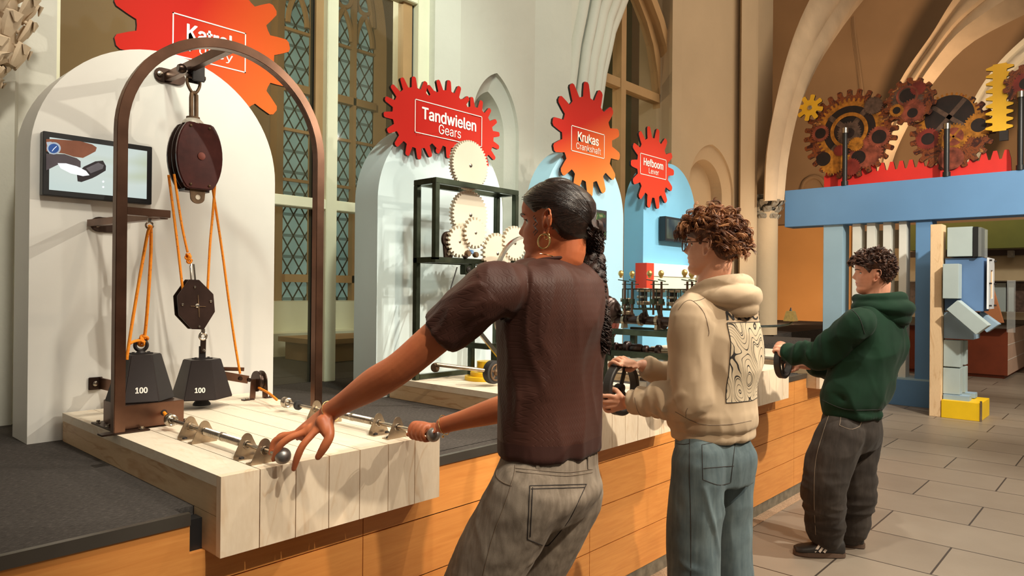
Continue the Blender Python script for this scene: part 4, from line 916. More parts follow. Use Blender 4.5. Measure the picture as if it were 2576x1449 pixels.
MB().tube([tuple(U(1098, 917, 'y', 2.62)), (c[0]-0.05, y+0.01, float(U(1215, 936, 'y', y)[2])+0.005)], 0.010, 12).build('shaft', 'bracket_steel', t, smooth=True)
MB().lathe(tuple(U(1090, 925, 'y', 2.64)), (1, 0, 0), [(0.02, 0), (0.024, 0.008), (0.024, 0.02), (0.012, 0.03)], 18).build('bearing', 'rust', t, smooth=True)
c = U(1222, 950, 'z', BT+0.01); 
for k, (r, z0, h, nm) in enumerate(((0.115, 0.0, 0.022, 'bottom disc of three'), (0.085, 0.0222, 0.022, 'middle disc of three'), (0.05, 0.0444, 0.05, 'tall top disc of three'))):
    o = MB().lathe((c[0]+0.05*(k == 2), c[1]+0.05*(k == 2), BT+z0), (0, 0, 1), [(r, 0), (r, h-0.002), (r-0.002, h)], 48).build('yellow_disc', 'yellow', smooth=True); tag(o, 'yellow disc on the second block, ' + nm, 'disc', 'stacked yellow discs')

# ================================================================= HAND WHEELS
def handwheel(cx, cz, y, R, label, rod_to=2.2, spokes=(1.9, 4.0, -0.4)):
    t = thing('hand_wheel', (cx, y, cz), label, 'hand wheel', 'black hand wheels')
    prof = [(0.013*math.cos(2*PI*q/10), 0.011*math.sin(2*PI*q/10)) for q in range(10)]
    MB().lathe((cx, y-0.014, cz), (0, 1, 0), [(R-0.024, 0.002), (R-0.004, 0.0), (R, 0.004), (R, 0.024), (R-0.004, 0.028), (R-0.022, 0.026), (R-0.024, 0.002)], 48).build('grip_ring', 'grip_black', t, smooth=True) if False else None
    MB().sweep([(cx+(R-0.012)*math.cos(2*PI*i/48), y, cz+(R-0.012)*math.sin(2*PI*i/48)) for i in range(48)], [(-0.011, -0.015), (-0.007, -0.019), (0.007, -0.019), (0.011, -0.015), (0.011, 0.015), (0.007, 0.019), (-0.007, 0.019), (-0.011, 0.015)], up=(0, 1, 0), closed=True).build('grip_ring', 'grip_black', t, smooth=True)
    for a in spokes: MB().bar((cx+0.012*math.cos(a), y+0.004, cz+0.012*math.sin(a)), (cx+(R-0.02)*math.cos(a), y, cz+(R-0.02)*math.sin(a)), 0.020, 0.010, (0, 1, 0)).build('spoke', 'grip_black', t, 0.002)
    MB().lathe((cx, y-0.012, cz), (0, 1, 0), [(0.008, 0), (0.018, 0.004), (0.020, 0.03), (0.014, 0.04)], 20).build('hub', 'black_iron', t, smooth=True)
    MB().cyl((cx, y+0.02, cz), (cx, rod_to, cz), 0.009, 12).build('shaft', 'steel', t, smooth=True)
    return t
def bearing(x, y, z, label):
    t = thing('pillow_bearing', (x, y, BT), label, 'bearing', 'bearings on steel blocks')
    MB().box(x-0.07, x+0.045, y-0.035, y+0.035, BT, BT+0.045).build('block', 'galvanised', t, 0.002)
    MB().box(x-0.05, x+0.045, y-0.02, y+0.02, BT+0.045, BT+0.06).lathe((x, y-0.014, z), (0, 1, 0), [(0.022, 0), (0.030, 0.005), (0.030, 0.024), (0.022, 0.03)], 20).build('housing', 'dark_metal', t, smooth=True)
    MB().ring((x, y-0.014, z), (0, 1, 0), 0.015, 0.004, 18, 6).build('race', 'steel', t, smooth=True)
    for e in (-1, 1): MB().lathe((x+e*0.032, y, BT+0.06), (0, 0, 1), [(0.007, 0), (0.007, 0.006), (0.004, 0.012)], 6).build('bolt', 'steel', t)
HWZ = 1.046
handwheel(2.463, HWZ, 1.62, 0.113, 'black hand wheel held by the boy in the beige hoodie', 2.15, (-0.85, 1.25, 3.35))
handwheel(3.07, HWZ-0.01, 1.62, 0.10, 'black hand wheel behind the beige sleeve, right end of the second block', 2.15)
bearing(2.463, 1.86, HWZ, 'bearing on a steel block behind the beige boy\'s hand wheel')
bearing(3.07, 1.86, HWZ-0.01, 'bearing on a steel block behind the half hidden hand wheel')
handwheel(4.152, HWZ, 1.60, 0.105, 'black hand wheel held by the boy in the green hoodie', 2.1, (-1.5, 0.6, 2.7))
bearing(4.152, 1.86, HWZ, 'bearing on a steel block in front of the green boy\'s hand wheel')
for k, (u0, v0, u1, v1, y) in enumerate(((1500, 930, 1618, 944, 2.2), (1505, 963, 1530, 966, 2.0))):
    o = MB().cyl(tuple(U(u0, v0, 'y', y)), tuple(U(u1, v1, 'y', y-0.15)), 0.008, 12).build('steel_shaft', 'steel', smooth=True); tag(o, 'bare steel shaft, the %s one left of the beige boy\'s hand wheel' % ('upper' if k == 0 else 'lower'), 'shaft')
p = U(1515, 960, 'y', 2.0); o = MB().box(p[0]-0.018, p[0]+0.018, 1.98, 2.02, BT, float(U(1515, 862, 'y', 2.0)[2])).build('steel_post', 'green_steel', bevel=0.002); tag(o, 'short dark green steel post between the woman and the beige boy\'s wheel', 'post')

# ================================================================= CRANKSHAFT ENGINE
XFM = True; ky = 4.12
def K(u, v, y=ky): p = U(u, v, 'x', y); return -float(p[1]), float(p[2])
kx0, kzt = K(1536, 833); kx1 = -1.96; kzl = K(1540, 887)[1]
t = thing('engine_stand', (kx0, ky, BT), 'greenish steel stand carrying the crankshaft engine', 'metal frame')
b_ = 0.040
for x in (kx0, kx1):
    for y in (ky, ky+0.30): MB().box(x-b_/2, x+b_/2, y-b_/2, y+b_/2, BT, kzt-b_/2).build('post', 'green_steel', t, 0.002)
for z in (kzt, kzl):
    for y in (ky, ky+0.30): MB().box(kx0-b_/2, kx1+b_/2, y-b_/2, y+b_/2, z-b_/2, z+b_/2).build('rail', 'green_steel', t, 0.002)
MB().box(kx0-0.05, kx0+0.05, ky-0.04, ky+0.04, BT, BT+0.006).build('foot', 'rust', t)
cy_ = ky+0.12; cx0, cz_ = K(1550, 803, cy_); cx1 = -1.93
t = thing('crankshaft', (cx0, cy_, cz_), 'dark steel crankshaft lying in bearings on the green stand', 'crankshaft')
m = MB().cyl((cx0-0.02, cy_, cz_), (cx1, cy_, cz_), 0.030, 18); m.build('shaft', 'pulley_side', t, smooth=True)
nj = 6; jx = [cx0+0.06+i*(cx1-cx0-0.10)/nj for i in range(nj+1)]
for i, x in enumerate(jx):
    MB().cyl((x, cy_, cz_), (x+0.022, cy_, cz_), 0.038, 20).build('journal', 'bracket_steel', t, smooth=True)
    a = (0.9, 2.4, -0.8, 0.9, 2.4, -0.8, 0.5)[i]
    MB().prism([(cy_+0.055*math.cos(q+a)+0.022*math.cos(a), cz_+0.042*math.sin(q+a)+0.022*math.sin(a)) for q in [2*PI*j/20 for j in range(20)]], lambda aa, bb, tt, x=x: (x+0.035+tt, aa, bb), 0, 0.022).build('crank_web', 'dark_metal', t, 0.003)
for i in (0, 2, 4, 6):
    x = jx[i]; MB().prism([(cy_-0.03, kzt+b_/2), (cy_+0.03, kzt+b_/2), (cy_+0.022, cz_-0.02), (cy_-0.022, cz_-0.02)], lambda aa, bb, tt, x=x: (x+tt, aa, bb), 0, 0.02).build('support', 'bracket_steel', t)
fc = U(1556, 802, 'x', cx0-0.06)
t = thing('flywheel', (cx0-0.09, cy_, cz_), 'large rusty toothed flywheel at the left end of the crankshaft', 'flywheel')
FR = 0.172
MB().prism([(cy_+a, cz_+b) for a, b in gear(70, FR, FR*0.965, 0, 0.4, 0.6, (0, 0), 0)], lambda a, b, tt: (cx0-0.10+tt, a, b), 0, 0.018).build('ring_gear', 'dark_metal', t)
MB().lathe((cx0-0.08, cy_, cz_), (1, 0, 0), [(FR*0.90, 0), (FR*0.90, 0.010), (FR*0.62, 0.018), (FR*0.60, 0.010), (FR*0.3, 0.014), (FR*0.28, 0.03)], 40).build('disc', 'copper_disc', t, smooth=True)
for k in range(6):
    a = 2*PI*k/6; MB().lathe((cx0-0.066, cy_+0.118*math.cos(a), cz_+0.118*math.sin(a)), (1, 0, 0), [(0.010, 0), (0.010, 0.004)], 10).build('hole_ring', 'black_iron', t)
t = thing('oil_pump', (cx0, cy_, cz_), 'grey ribbed cone housing between flywheel and crankshaft', 'machine part')
MB().lathe((cx0-0.05, cy_-0.02, cz_+0.06), (1, 0, -0.2), [(0.085, 0), (0.10, 0.012), (0.085, 0.022), (0.088, 0.034), (0.072, 0.044), (0.074, 0.056), (0.05, 0.07), (0.03, 0.09)], 26).build('housing', 'pulley_side', t, smooth=True)
# pistons
for k, (u, v) in enumerate(((1577, 768), (1619, 747), (1656, 748), (1694, 749), (1734, 750))):
    x, z = K(u, v, cy_); t = thing('piston', (x, cy_, z), 'steel piston on the crankshaft engine, %s from the flywheel' % ('first', 'second', 'third', 'fourth', 'fifth')[k], 'piston', 'pistons of the engine')
    if k == 0: z -= 0.01
    m = MB()
    for dz in (-0.055, 0.035): m.lathe((x, cy_, z+dz), (0, 0, 1), [(0.044, 0), (0.046, 0.003), (0.046, 0.022), (0.044, 0.026)], 24)
    m.build('crown', 'bracket_steel', t, smooth=True)
    MB().cyl((x, cy_, z-0.04), (x, cy_, z+0.04), 0.026, 16).build('body', 'black_iron', t, smooth=True)
    MB().cyl((x-0.03, cy_-0.03, z), (x+0.04, cy_-0.03, z), 0.010, 10).build('wrist_pin', 'steel', t, smooth=True)
    MB().prism([(x-0.014, z-0.05), (x+0.014, z-0.05), (x+0.03+0.012, cz_), (x+0.012, cz_)], XZ(cy_-0.012), 0, 0.024).build('connecting_rod', 'dark_metal', t, 0.003)
# wire cage
ca0, cat = K(1566, 727, ky+0.02); cab = K(1566, 776, ky+0.02)[1]
t = thing('wire_guard', (ca0, ky+0.02, cab), 'thin wire guard around the pistons', 'guard')
for y in (ky+0.02, ky+0.24):
    MB().cyl((ca0, y, cat), (-2.0, y, cat), 0.0045, 6).cyl((ca0, y, cab), (-2.0, y, cab), 0.006, 6).build('rail', 'green_steel', t)
    n = 17
    for i in range(n): x = ca0+(-2.0-ca0)*i/(n-1); MB().cyl((x, y, cab), (x, y, cat), 0.0035, 6).build('bar', 'green_steel', t)
# valve rods with balls
words = ('first', 'second', 'third', 'fourth', 'fifth', 'sixth')
for k, (u, v, ub) in enumerate(((1562, 688, 1572), (1590, 689, 1590), (1634, 688, 1644), (1663, 688, 1664), (1722, 686, 1729), (1740, 690, 1741))):
    x, z = K(u, v, ky); xb, _ = K(ub, 720, ky); zb_ = K(ub, 792, ky)[1]; zr = K(u, 708, ky)[1]
    t = thing('valve_lever', (xb, ky, zb_), 'engine lever with a golden ball knob, %s from the left' % words[k], 'lever', 'ball topped engine levers')
    MB().sphere((x, ky, z), 0.020, 0.95, 0.95, 1.1, 14, 10).cyl((x, ky, z-0.03), (x, ky, z-0.012), 0.010, 10).build('ball_knob', 'brass', t, smooth=True)
    MB().bar((x-0.02, ky, zr+0.012), (xb+0.03, ky, zr), 0.012, 0.006).bar((xb-0.02, ky, zr-0.02), (xb+0.05, ky, zr-0.02), 0.012, 0.006).build('rocker', 'green_steel', t)
    MB().cyl((xb, ky, zb_), (xb, ky, zr), 0.0075, 8).build('push_rod', 'bronze_steel', t, smooth=True)
    MB().box(xb-0.014, xb+0.014, ky-0.014, ky+0.014, K(ub, 765)[1], K(ub, 752)[1]).build('guide', 'green_steel', t)
# lower camshaft
x0_, z0_ = K(1545, 873, ky+0.06); t = thing('camshaft', (x0_, ky+0.06, z0_), 'short dark camshaft with rounded lobes on the lower rail', 'camshaft')
xx = x0_
for k, (r, w) in enumerate(((0.034, 0.03), (0.028, 0.05), (0.040, 0.045), (0.034, 0.10), (0.028, 0.04), (0.016, 0.05), (0.036, 0.04))):
    MB().lathe((xx, ky+0.06, z0_+(0.01 if k == 2 else 0)), (1, 0, 0), [(r*0.7, 0), (r, w*0.2), (r, w*0.8), (r*0.7, w)], 18).build('lobe', 'dark_metal' if k % 2 else 'pulley_side', t, smooth=True); xx += w+0.004
MB().cyl((xx, ky+0.06, z0_), (-1.97, ky+0.06, z0_), 0.014, 12).build('rod', 'bracket_steel', t, smooth=True)
XFM = False
a = U(1636, 872, 'x', 4.36)
t = thing('board_support', (4.5, a[1]-0.2, BT), 'loose pale board on a wooden batten beside the camshaft', 'board')
MB().box(4.36, 4.66, a[1]-0.55, a[1], a[2]-0.03, a[2]).build('board', 'pine_top', t, 0.001)
MB().box(4.46, 4.56, a[1]-0.5, a[1]-0.05, BT, a[2]-0.03).build('batten', 'pine_side', t)
# red and white light box on the mid blue board
a = U(1627, 661, 'y', 3.02); b = U(1645, 733, 'y', 3.02)
t = thing('light_box', (a[0], 3.02, b[2]), 'white and red box mounted on the mid blue board', 'box')
MB().box(a[0], a[0]+0.115, 3.02, 3.128, b[2]+0.01, a[2]).build('red_end', 'box_red', t, 0.002)
MB().box(a[0]+0.116, 5.80, 3.025, 3.128, (a[2]+b[2])/2+0.01, a[2]).build('white_top', 'white_paint', t, 0.002)
MB().box(a[0]+0.116, 5.80, 3.035, 3.128, b[2]+0.01, (a[2]+b[2])/2+0.009).build('white_tray', 'frame_cream', t, 0.002)
# brass bell on a long arm over the third block
t = thing('bell_lever', tuple(U(1988, 815, 'y', 2.2)), 'small brass bell shaped weight on a long steel arm beside the green boy', 'lever')
P_ = [U(u, v, 'y', 2.2) for u, v in ((1905, 822), (1960, 820), (1983, 816), (1992, 811))]
MB().tube([tuple(p) for p in P_], 0.010, 8).build('arm', 'green_steel', t, smooth=True); p = P_[0]; MB().box(p[0]-0.03, p[0], 2.185, 2.215, BT, p[2]+0.02).build('post', 'green_steel', t, 0.002)
c = U(1989, 808, 'y', 2.2); MB().prism([(c[0]-0.052, c[1]-0.045), (c[0]+0.052, c[1]-0.045), (c[0]+0.052, c[1]+0.045), (c[0]-0.052, c[1]+0.045)], lambda a, b, tt: (c[0]+(a-c[0])*(1-tt*4.6), c[1]+(b-c[1])*(1-tt*4.6), c[2]+tt), 0, 0.085).build('bell', 'brass', t, 0.003)
MB().lathe((c[0], c[1], c[2]+0.085), (0, 0, 1), [(0.012, 0), (0.008, 0.01), (0.004, 0.028)], 10).build('knob', 'black_iron', t, smooth=True)

# ================================================================= BLUE PORTAL
PX = 10.15
def Yx(u, v, x=PX): p = U(u, v, 'x', x); return float(p[1]), float(p[2])
def xbox(name, mat, u0, u1, v0, v1, x, th, par, bevel=0.0, z0=None, z1=None):
    ya, za = Yx(u0, (v0+v1)/2, x); yb, zb2 = Yx(u1, (v0+v1)/2, x); um = (u0+u1)/2
    return MB().box(x, x+th, yb, ya, z0 if z0 is not None else Yx(um, v1, x)[1], z1 if z1 is not None else Yx(um, v0, x)[1]).build(name, mat, par, bevel)
pt = thing('blue_portal', (PX, 2.5, 0), 'large blue painted wooden gateway with white slats', 'gateway')
yl = Yx(1974, 530, 10.1)[0]; zb_ = 2.39; zt2 = 2.915
MB().box(10.10, 10.42, -3.0, yl, zb_, zt2).build('lintel', 'portal_blue', pt, 0.004)
xbox('post', 'portal_pale', 2070, 2119, 575, 940, PX, 0.28, pt, 0.003, 0.30, zb_)
xbox('post', 'portal_blue', 2302, 2343, 575, 960, PX, 0.28, pt, 0.003, 0.30, zb_)
for k, (a, b) in enumerate(((2143, 2163), (2179, 2200), (2220, 2240), (2260, 2279))): xbox('slat', 'slat_white', a, b, 575, 950, PX+0.02, 0.20, pt, 0.002, 0.30, zb_)
MB().box(PX-0.02, PX+0.40, 1.98, Yx(2066, 950)[0], 0.0, 0.335).build('base', 'portal_blue', pt, 0.003)
MB().box(PX-0.015, PX+0.39, 1.985, Yx(2066, 950)[0]-0.005, 0.3351, 0.36).build('base_top', 'portal_pale', pt)
# rack and collage gears above the lintel
rx = 10.30
def rack_poly(y0, y1, z0, z1, n, th):
    out = [(y0, z0), (y1, z0)]; w = (y0-y1)/n      # runs towards smaller y
    for i in range(n):
        a = y1+w*i; out += [(a+w*0.06, z1), (a+w*0.28, z1+th), (a+w*0.62, z1+th), (a+w*0.86, z1)]
    out.append((y0, z1)); return out
ya, za = Yx(2073, 441, rx); yb, zb3 = Yx(2545, 400, rx)
f3 = lambda x: (lambda a, b, tt: (x+tt, a, b))
zr1 = Yx(2300, 421, rx)[1]
t = MB().use('rack_red').prism(rack_poly(ya, yb, zt2+0.001, zr1, 19, 0.105), f3(rx), 0, 0.04, 'sign_edge').build('toothed_rack', None); tag(t, 'long red toothed rack lying along the top of the blue gateway', 'rack', 'toothed racks')
zc0 = Yx(2515, 330, 10.2)[1]; yc0, zt5 = Yx(2500, 163, 10.2)
ycA, ycB = Yx(2497, 250, 10.2)[0], Yx(2532, 250, 10.2)[0]
poly = []; n = 9; z0_, z1_ = Yx(2510, 330, 10.2)[1], Yx(2515, 160, 10.2)[1]; hh = (z1_-z0_)/n
L_ = []; R_ = []
for i in range(n):
    z = z0_+hh*i; L_ += [(ycA, z+hh*0.15), (ycA+0.07, z+hh*0.35), (ycA+0.07, z+hh*0.6), (ycA, z+hh*0.85)]; R_ += [(ycB, z+hh*0.15), (ycB-0.07, z+hh*0.35), (ycB-0.07, z+hh*0.6), (ycB, z+hh*0.85)]
poly = [(ycA, z0_)]+L_+[(ycA, z1_), (ycB, z1_)]+R_[::-1]+[(ycB, z0_)]
t = MB().use('rack_yellow').prism(poly, f3(10.2), 0, 0.04, 'sign_edge').build('toothed_rack', None); tag(t, 'upright yellow toothed rack above the blue gateway', 'rack', 'toothed racks')
t = MB().box(10.2, 10.24, ycB-0.02, ycA-0.07, z0_-0.12, z0_-0.001).build('rack_end', 'black_iron'); tag(t, 'small dark block under the upright yellow rack', 'block')
# printed collage material
s = NT('collage', 0.42); 
vo = s.t.nodes.new('ShaderNodeTexVoronoi'); vo.inputs['Scale'].default_value = 4.2; s.l(s.co, vo.inputs['Vector'])
a = s.ramp(s.noise(7, 6, None, 0.7, 1.2), [(0.30, C(22, 8, 6)), (0.44, C(64, 24, 14)), (0.52, C(132, 66, 26)), (0.60, C(58, 34, 28)), (0.72, C(214, 144, 76))])
s.col(a); M['collage'] = s.m
simple('print_gold', C(156, 100, 30), 0.4, 0.0, 0.55, 14); simple('print_copper', C(122, 60, 44), 0.4, 0.0, 0.6, 10); simple('print_dark', C(26, 10, 8), 0.5, 0.0, 0.8, 8); simple('print_grey', C(86, 66, 56), 0.4, 0.0, 0.55, 14); simple('print_red', C(120, 42, 34), 0.4, 0.0, 0.4, 6)
def collage_gear(u, v, rpx, n, ph, x, label, inl):
    y, z = Yx(u, v, x); d = float((U(u, v, 'x', x)-CAMP)@FW); R = rpx*d/FPX
    t = thing('collage_gear', (x, y, z), label, 'gear', 'printed gears above the gateway')
    MB().use('collage').prism([(y+a, z+b) for a, b in gear(n, R, R*0.86, ph, 0.42, 0.66)], f3(x), 0, 0.03, 'sign_edge').build('board', None, t)
    for k, (du, dv, rr, kind, mt) in enumerate(inl):
        cy2, cz2 = y-du*R, z-dv*R; r = rr*R; xx = x-0.0006*(k+1)
        if kind == 'gear': P = [(cy2+a, cz2+b) for a, b in gear(int(18+r*60), r, r*0.90, 0.1*k, 0.4, 0.6, (0, 0), 0)]; MB().add([(xx, a, b) for a, b in P], [tuple(range(len(P)))]).build('print', mt, t)
        elif kind == 'disc': P = [(cy2+r*math.cos(2*PI*i/40), cz2+r*math.sin(2*PI*i/40)) for i in range(40)]; MB().add([(xx, a, b) for a, b in P], [tuple(range(len(P)))]).build('print', mt, t)
        elif kind == 'ring':
            P = []; r2 = r*0.80
            m = MB(); n_ = 40
            m.add([(xx, cy2+q*math.cos(2*PI*i/n_), cz2+q*math.sin(2*PI*i/n_)) for q in (r, r2) for i in range(n_)], [(i, (i+1) % n_, n_+(i+1) % n_, n_+i) for i in range(n_)]); m.build('print', mt, t)
        elif kind == 'spokes':
            m = MB()
            for q in range(4):
                a = 0.7+q*PI/2; c_, s_ = math.cos(a), math.sin(a); w = r*0.10
                m.add([(xx, cy2-s_*w, cz2+c_*w), (xx, cy2+s_*w, cz2-c_*w), (xx, cy2+c_*r+s_*w, cz2+s_*r-c_*w), (xx, cy2+c_*r-s_*w, cz2+s_*r+c_*w)], [(0, 1, 2, 3)])
            m.build('print', mt, t)
    return t
collage_gear(2136, 337, 112, 28, 0.0, 10.26, 'largest printed collage gear, left above the gateway', [(0.0, -0.08, 0.72, 'gear', 'print_gold'), (0, -0.08, 0.55, 'disc', 'print_dark'), (0, -0.08, 0.56, 'spokes', 'print_grey'), (0, -0.02, 0.26, 'gear', 'print_grey'), (0.35, 0.45, 0.36, 'gear', 'print_copper'), (0.2, 0.55, 0.15, 'disc', 'print_dark'), (-0.35, 0.6, 0.28, 'gear', 'print_gold'), (0.0, -0.02, 0.12, 'gear', 'print_dark'), (-0.55, 0.5, 0.16, 'disc', 'print_dark'), (0.05, 0.75, 0.2, 'gear', 'print_red'), (-0.62, -0.1, 0.2, 'gear', 'print_copper'), (-0.62, -0.1, 0.12, 'disc', 'print_dark'), (0.62, 0.15, 0.24, 'gear', 'print_copper'), (0.62, 0.15, 0.15, 'disc', 'print_dark'), (0.5, -0.55, 0.2, 'gear', 'print_grey'), (0, -0.08, 0.40, 'ring', 'print_gold'), (0.15, 0.25, 0.16, 'gear', 'print_gold'), (-0.2, 0.35, 0.13, 'gear', 'print_red')])
collage_gear(2289, 255, 60, 14, 0.2, 10.23, 'smaller printed collage gear, middle above the gateway', [(-0.1, -0.1, 0.62, 'gear', 'print_grey'), (-0.1, -0.25, 0.3, 'disc', 'print_dark'), (0.1, 0.4, 0.5, 'gear', 'print_copper'), (0.1, 0.5, 0.2, 'disc', 'print_dark'), (0.3, -0.5, 0.3, 'gear', 'print_red'), (-0.5, 0.3, 0.28, 'gear', 'print_gold'), (-0.5, 0.3, 0.15, 'disc', 'print_dark'), (-0.1, -0.25, 0.42, 'ring', 'print_copper')])
collage_gear(2393, 333, 94, 22, 0.1, 10.28, 'printed collage gear behind the red rack, right of the middle', [(-0.05, -0.35, 0.72, 'gear', 'print_gold'), (-0.05, -0.42, 0.58, 'disc', 'print_dark'), (-0.05, -0.42, 0.56, 'spokes', 'print_grey'), (-0.55, 0.1, 0.3, 'gear', 'print_red'), (-0.55, 0.1, 0.16, 'disc', 'print_dark'), (0.62, -0.1, 0.34, 'gear', 'print_gold'), (0.62, -0.1, 0.18, 'disc', 'print_dark'), (0.05, 0.12, 0.36, 'gear', 'print_gold'), (0.05, 0.12, 0.24, 'disc', 'print_copper'), (0.05, 0.12, 0.25, 'spokes', 'print_gold'), (0, 0.7, 0.3, 'disc', 'print_copper')])
collage_gear(2582, 210, 50, 12, 0.3, 10.18, 'printed collage gear cut off by the right edge of the photo', [(0, 0, 0.6, 'gear', 'print_red'), (0, 0, 0.3, 'disc', 'print_dark')])
y, z = Yx(2037, 271, 10.22); d = float((U(2037, 271, 'x', 10.22)-CAMP)@FW); R = 33*d/FPX
t = thing('yellow_gear', (10.22, y, z), 'small yellow gear at the upper left of the printed gears', 'gear')
MB().use('rack_yellow').prism([(y+a, z+b) for a, b in gear(8, R, R*0.6, 0.25, 0.42, 0.7)], f3(10.22), 0, 0.03, 'sign_edge').build('plate', None, t)
MB().lathe((10.22, y, z), (-1, 0, 0), [(0.035, 0), (0.03, 0.01), (0.012, 0.015)], 14).build('hub', 'steel', t, smooth=True)
for k, (u, vt, x) in enumerate(((2126, 335, 10.13), (2382, 325, 10.13), (2568, 245, 10.13))):
    y, z = Yx(u, vt, x); t = thing('support_pole', (x, y, zt2), 'black support pole with silver clamp, %s of three on the gateway' % ('left', 'middle', 'right')[k], 'pole', 'black poles on the gateway')
    MB().cyl((x, y, zt2+0.003), (x, y, z), 0.032, 14).build('pole', 'black_plastic', t, smooth=True)
    MB().cyl((x, y, z), (x, y, z+0.07), 0.04, 14).cyl((x, y, z+0.035), (x+0.09, y, z+0.035), 0.02, 10).build('clamp', 'steel', t, smooth=True)
    MB().cyl((x, y, zt2+0.001), (x, y, zt2+0.06), 0.045, 14).build('socket', 'black_plastic', t, smooth=True)

# ================================================================= BOX FIGURE
BX = 9.51
t = thing('pine_post', (BX, 1.88, 0), 'tall pale pine post at the right end of the blue gateway', 'post')
yA, yB = 1.934, 1.80; zT = Yx(2360, 564, BX)[1]
MB().box(BX, BX+0.22, Yx(2368, 800, BX)[0]-0.0, Yx(2339, 800, BX)[0], 0.0, zT).build('board', 'pine_board', t, 0.003)
def G(u, v): return (2250+u/2.589, 540+v/2.589)
t = thing('box_figure', (9.6, 1.6, 0.16), 'standing figure built from grey and blue painted boxes on a yellow base', 'figure')
def gb(name, mat, a, b, x, th, bevel=0.004):
    (u0, v0), (u1, v1) = G(*a), G(*b); return xbox(name, mat, u0, u1, v0, v1, x, th, t, bevel)
gb('head', 'robot_grey', (343, 80), (508, 272), 9.55, 0.42); gb('face_frame', 'black_plastic', (510, 78), (545, 275), 9.545, 0.44)
p0 = Yx(*G(545, 175), 9.55); zt_, zb__ = Yx(*G(545, 82), 9.55)[1], Yx(*G(545, 272), 9.55)[1]
MB().box(9.56, 9.98, p0[0]-0.03, p0[0], zb__, zt_).build('face_glass', 'clear_glass', t)
gb('torso', 'robot_blue', (328, 282), (578, 628), 9.60, 0.40)
y_ = Yx(*G(580, 450), 9.60)[0]; zt_, zb__ = Yx(*G(583, 280), 9.6)[1], Yx(*G(583, 615), 9.6)[1]
m = MB().box(9.61, 9.75, y_-0.05, y_-0.03, zb__, zt_).box(9.90, 10.0, y_-0.05, y_-0.03, zb__, zt_).box(9.75, 9.90, y_-0.05, y_-0.03, zt_-0.14, zt_).box(9.75, 9.90, y_-0.05, y_-0.03, zb__, zb__+0.12)
m.build('chest_panel', 'acrylic', t, 0.001)
MB().box(9.75, 9.90, y_-0.036, y_-0.031, zb__+0.12, zt_-0.14).build('chest_opening', 'far_orange', t)
for zz3 in (zt_-0.03, (zt_+zb__)/2, zb__+0.04):
    for xx in (9.64, 9.97): MB().cyl((xx, y_-0.03, zz3), (xx, y_-0.075, zz3), 0.010, 8).build('stud', 'black_iron', t)
gb('upper_arm', 'robot_grey', (314, 320), (418, 547), 9.40, 0.19)
def slab(name, mat, pts, x, th):
    P = [Yx(*G(*p), x) for p in pts]; MB().prism(P, f3(x), 0, th).build(name, mat, t, 0.004)
slab('forearm', 'robot_grey', [(410, 557), (612, 722), (530, 782), (338, 617)], 9.36, 0.22)
slab('far_forearm', 'robot_pale', [(560, 630), (680, 715), (600, 768), (530, 690)], 9.85, 0.20)
gb('pelvis', 'robot_pale', (321, 635), (518, 810), 9.62, 0.40)
gb('thigh', 'robot_grey', (319, 818), (430, 992), 9.60, 0.15); gb('thigh', 'robot_grey', (319, 818), (463, 975), 9.86, 0.15)
gb('shin', 'robot_grey', (316, 999), (427, 1170), 9.60, 0.15); gb('shin', 'robot_grey', (316, 985), (462, 1155), 9.86, 0.15)
gb('foot', 'robot_pale', (316, 1176), (486, 1220), 9.58, 0.16); gb('foot', 'robot_pale', (400, 1160), (525, 1192), 9.86, 0.16)
(u0, v0), (u1, v1) = G(304, 1218), G(563, 1332)
o = xbox('base', 'yellow', u0, u1, v0, v1, 9.50, 0.58, t, 0.003, 0.0)
MB().cyl((9.50, Yx(u1, v1, 9.5)[0], 0.002), (9.50, Yx(u1, v1, 9.5)[0], Yx(u1, v0, 9.5)[1]+0.004), 0.012, 8).build('corner_rod', 'steel', t)

# ================================================================= FAR RIGHT
def X(u, v, x): return U(u, v, 'x', x)
def fbox(name, mat, u0, v0, u1, v1, x, th, label, cat, extend=0.0):
    a = X(u0, v0, x); b = X(u1, v1, x); o = MB().box(x, x+th, b[1]-extend, a[1], b[2], a[2]).build(name, mat, bevel=0.002); return tag(o, label, cat)
fbox('green_fascia', 'olive', 2290, 566, 2600, 622, 14.0, 0.3, 'wide olive green fascia board beyond the gateway', 'fascia', 3)
fbox('orange_panel', 'far_orange', 2500, 556, 2600, 566, 14.4, 0.1, 'orange strip of a far display above the green fascia', 'panel', 2)
fbox('beige_wall_unit', 'far_wall', 2250, 625, 2600, 706, 16.5, 0.3, 'beige far wall unit under the green fascia', 'wall unit', 4)
fbox('rail_box', 'stone_grey', 2534, 630, 2549, 647, 16.2, 0.2, 'small grey box on the dark rail of the far wall unit', 'box')
fbox('dark_rail', 'counter_dark', 2290, 634, 2600, 641, 16.45, 0.04, 'thin dark rail along the top of the far wall unit', 'rail', 3)
fbox('beige_band', 'far_wall', 2290, 780, 2600, 806, 16.4, 0.4, 'pale sill below the far window', 'sill', 4)
t = thing('far_window', (16.8, 0, 1.3), 'far window band with dark glass and pale curtains', 'window')
a = X(2290, 708, 16.8); b = X(2600, 786, 16.8)
MB().box(16.8, 16.82, b[1]-4, a[1], b[2], a[2]).build('glass', 'print_grey', t)
for u0, u1 in ((2490, 2530), (2537, 2550), (2440, 2470)):
    c = X(u0, 712, 16.7); d = X(u1, 784, 16.7); MB().box(16.7, 16.74, d[1], c[1], d[2], c[2]).build('curtain', 'robot_grey', t)
MB().box(16.65, 16.7, b[1]-4, a[1], a[2]-0.01, a[2]+0.04).build('head_rail', 'white_paint', t)
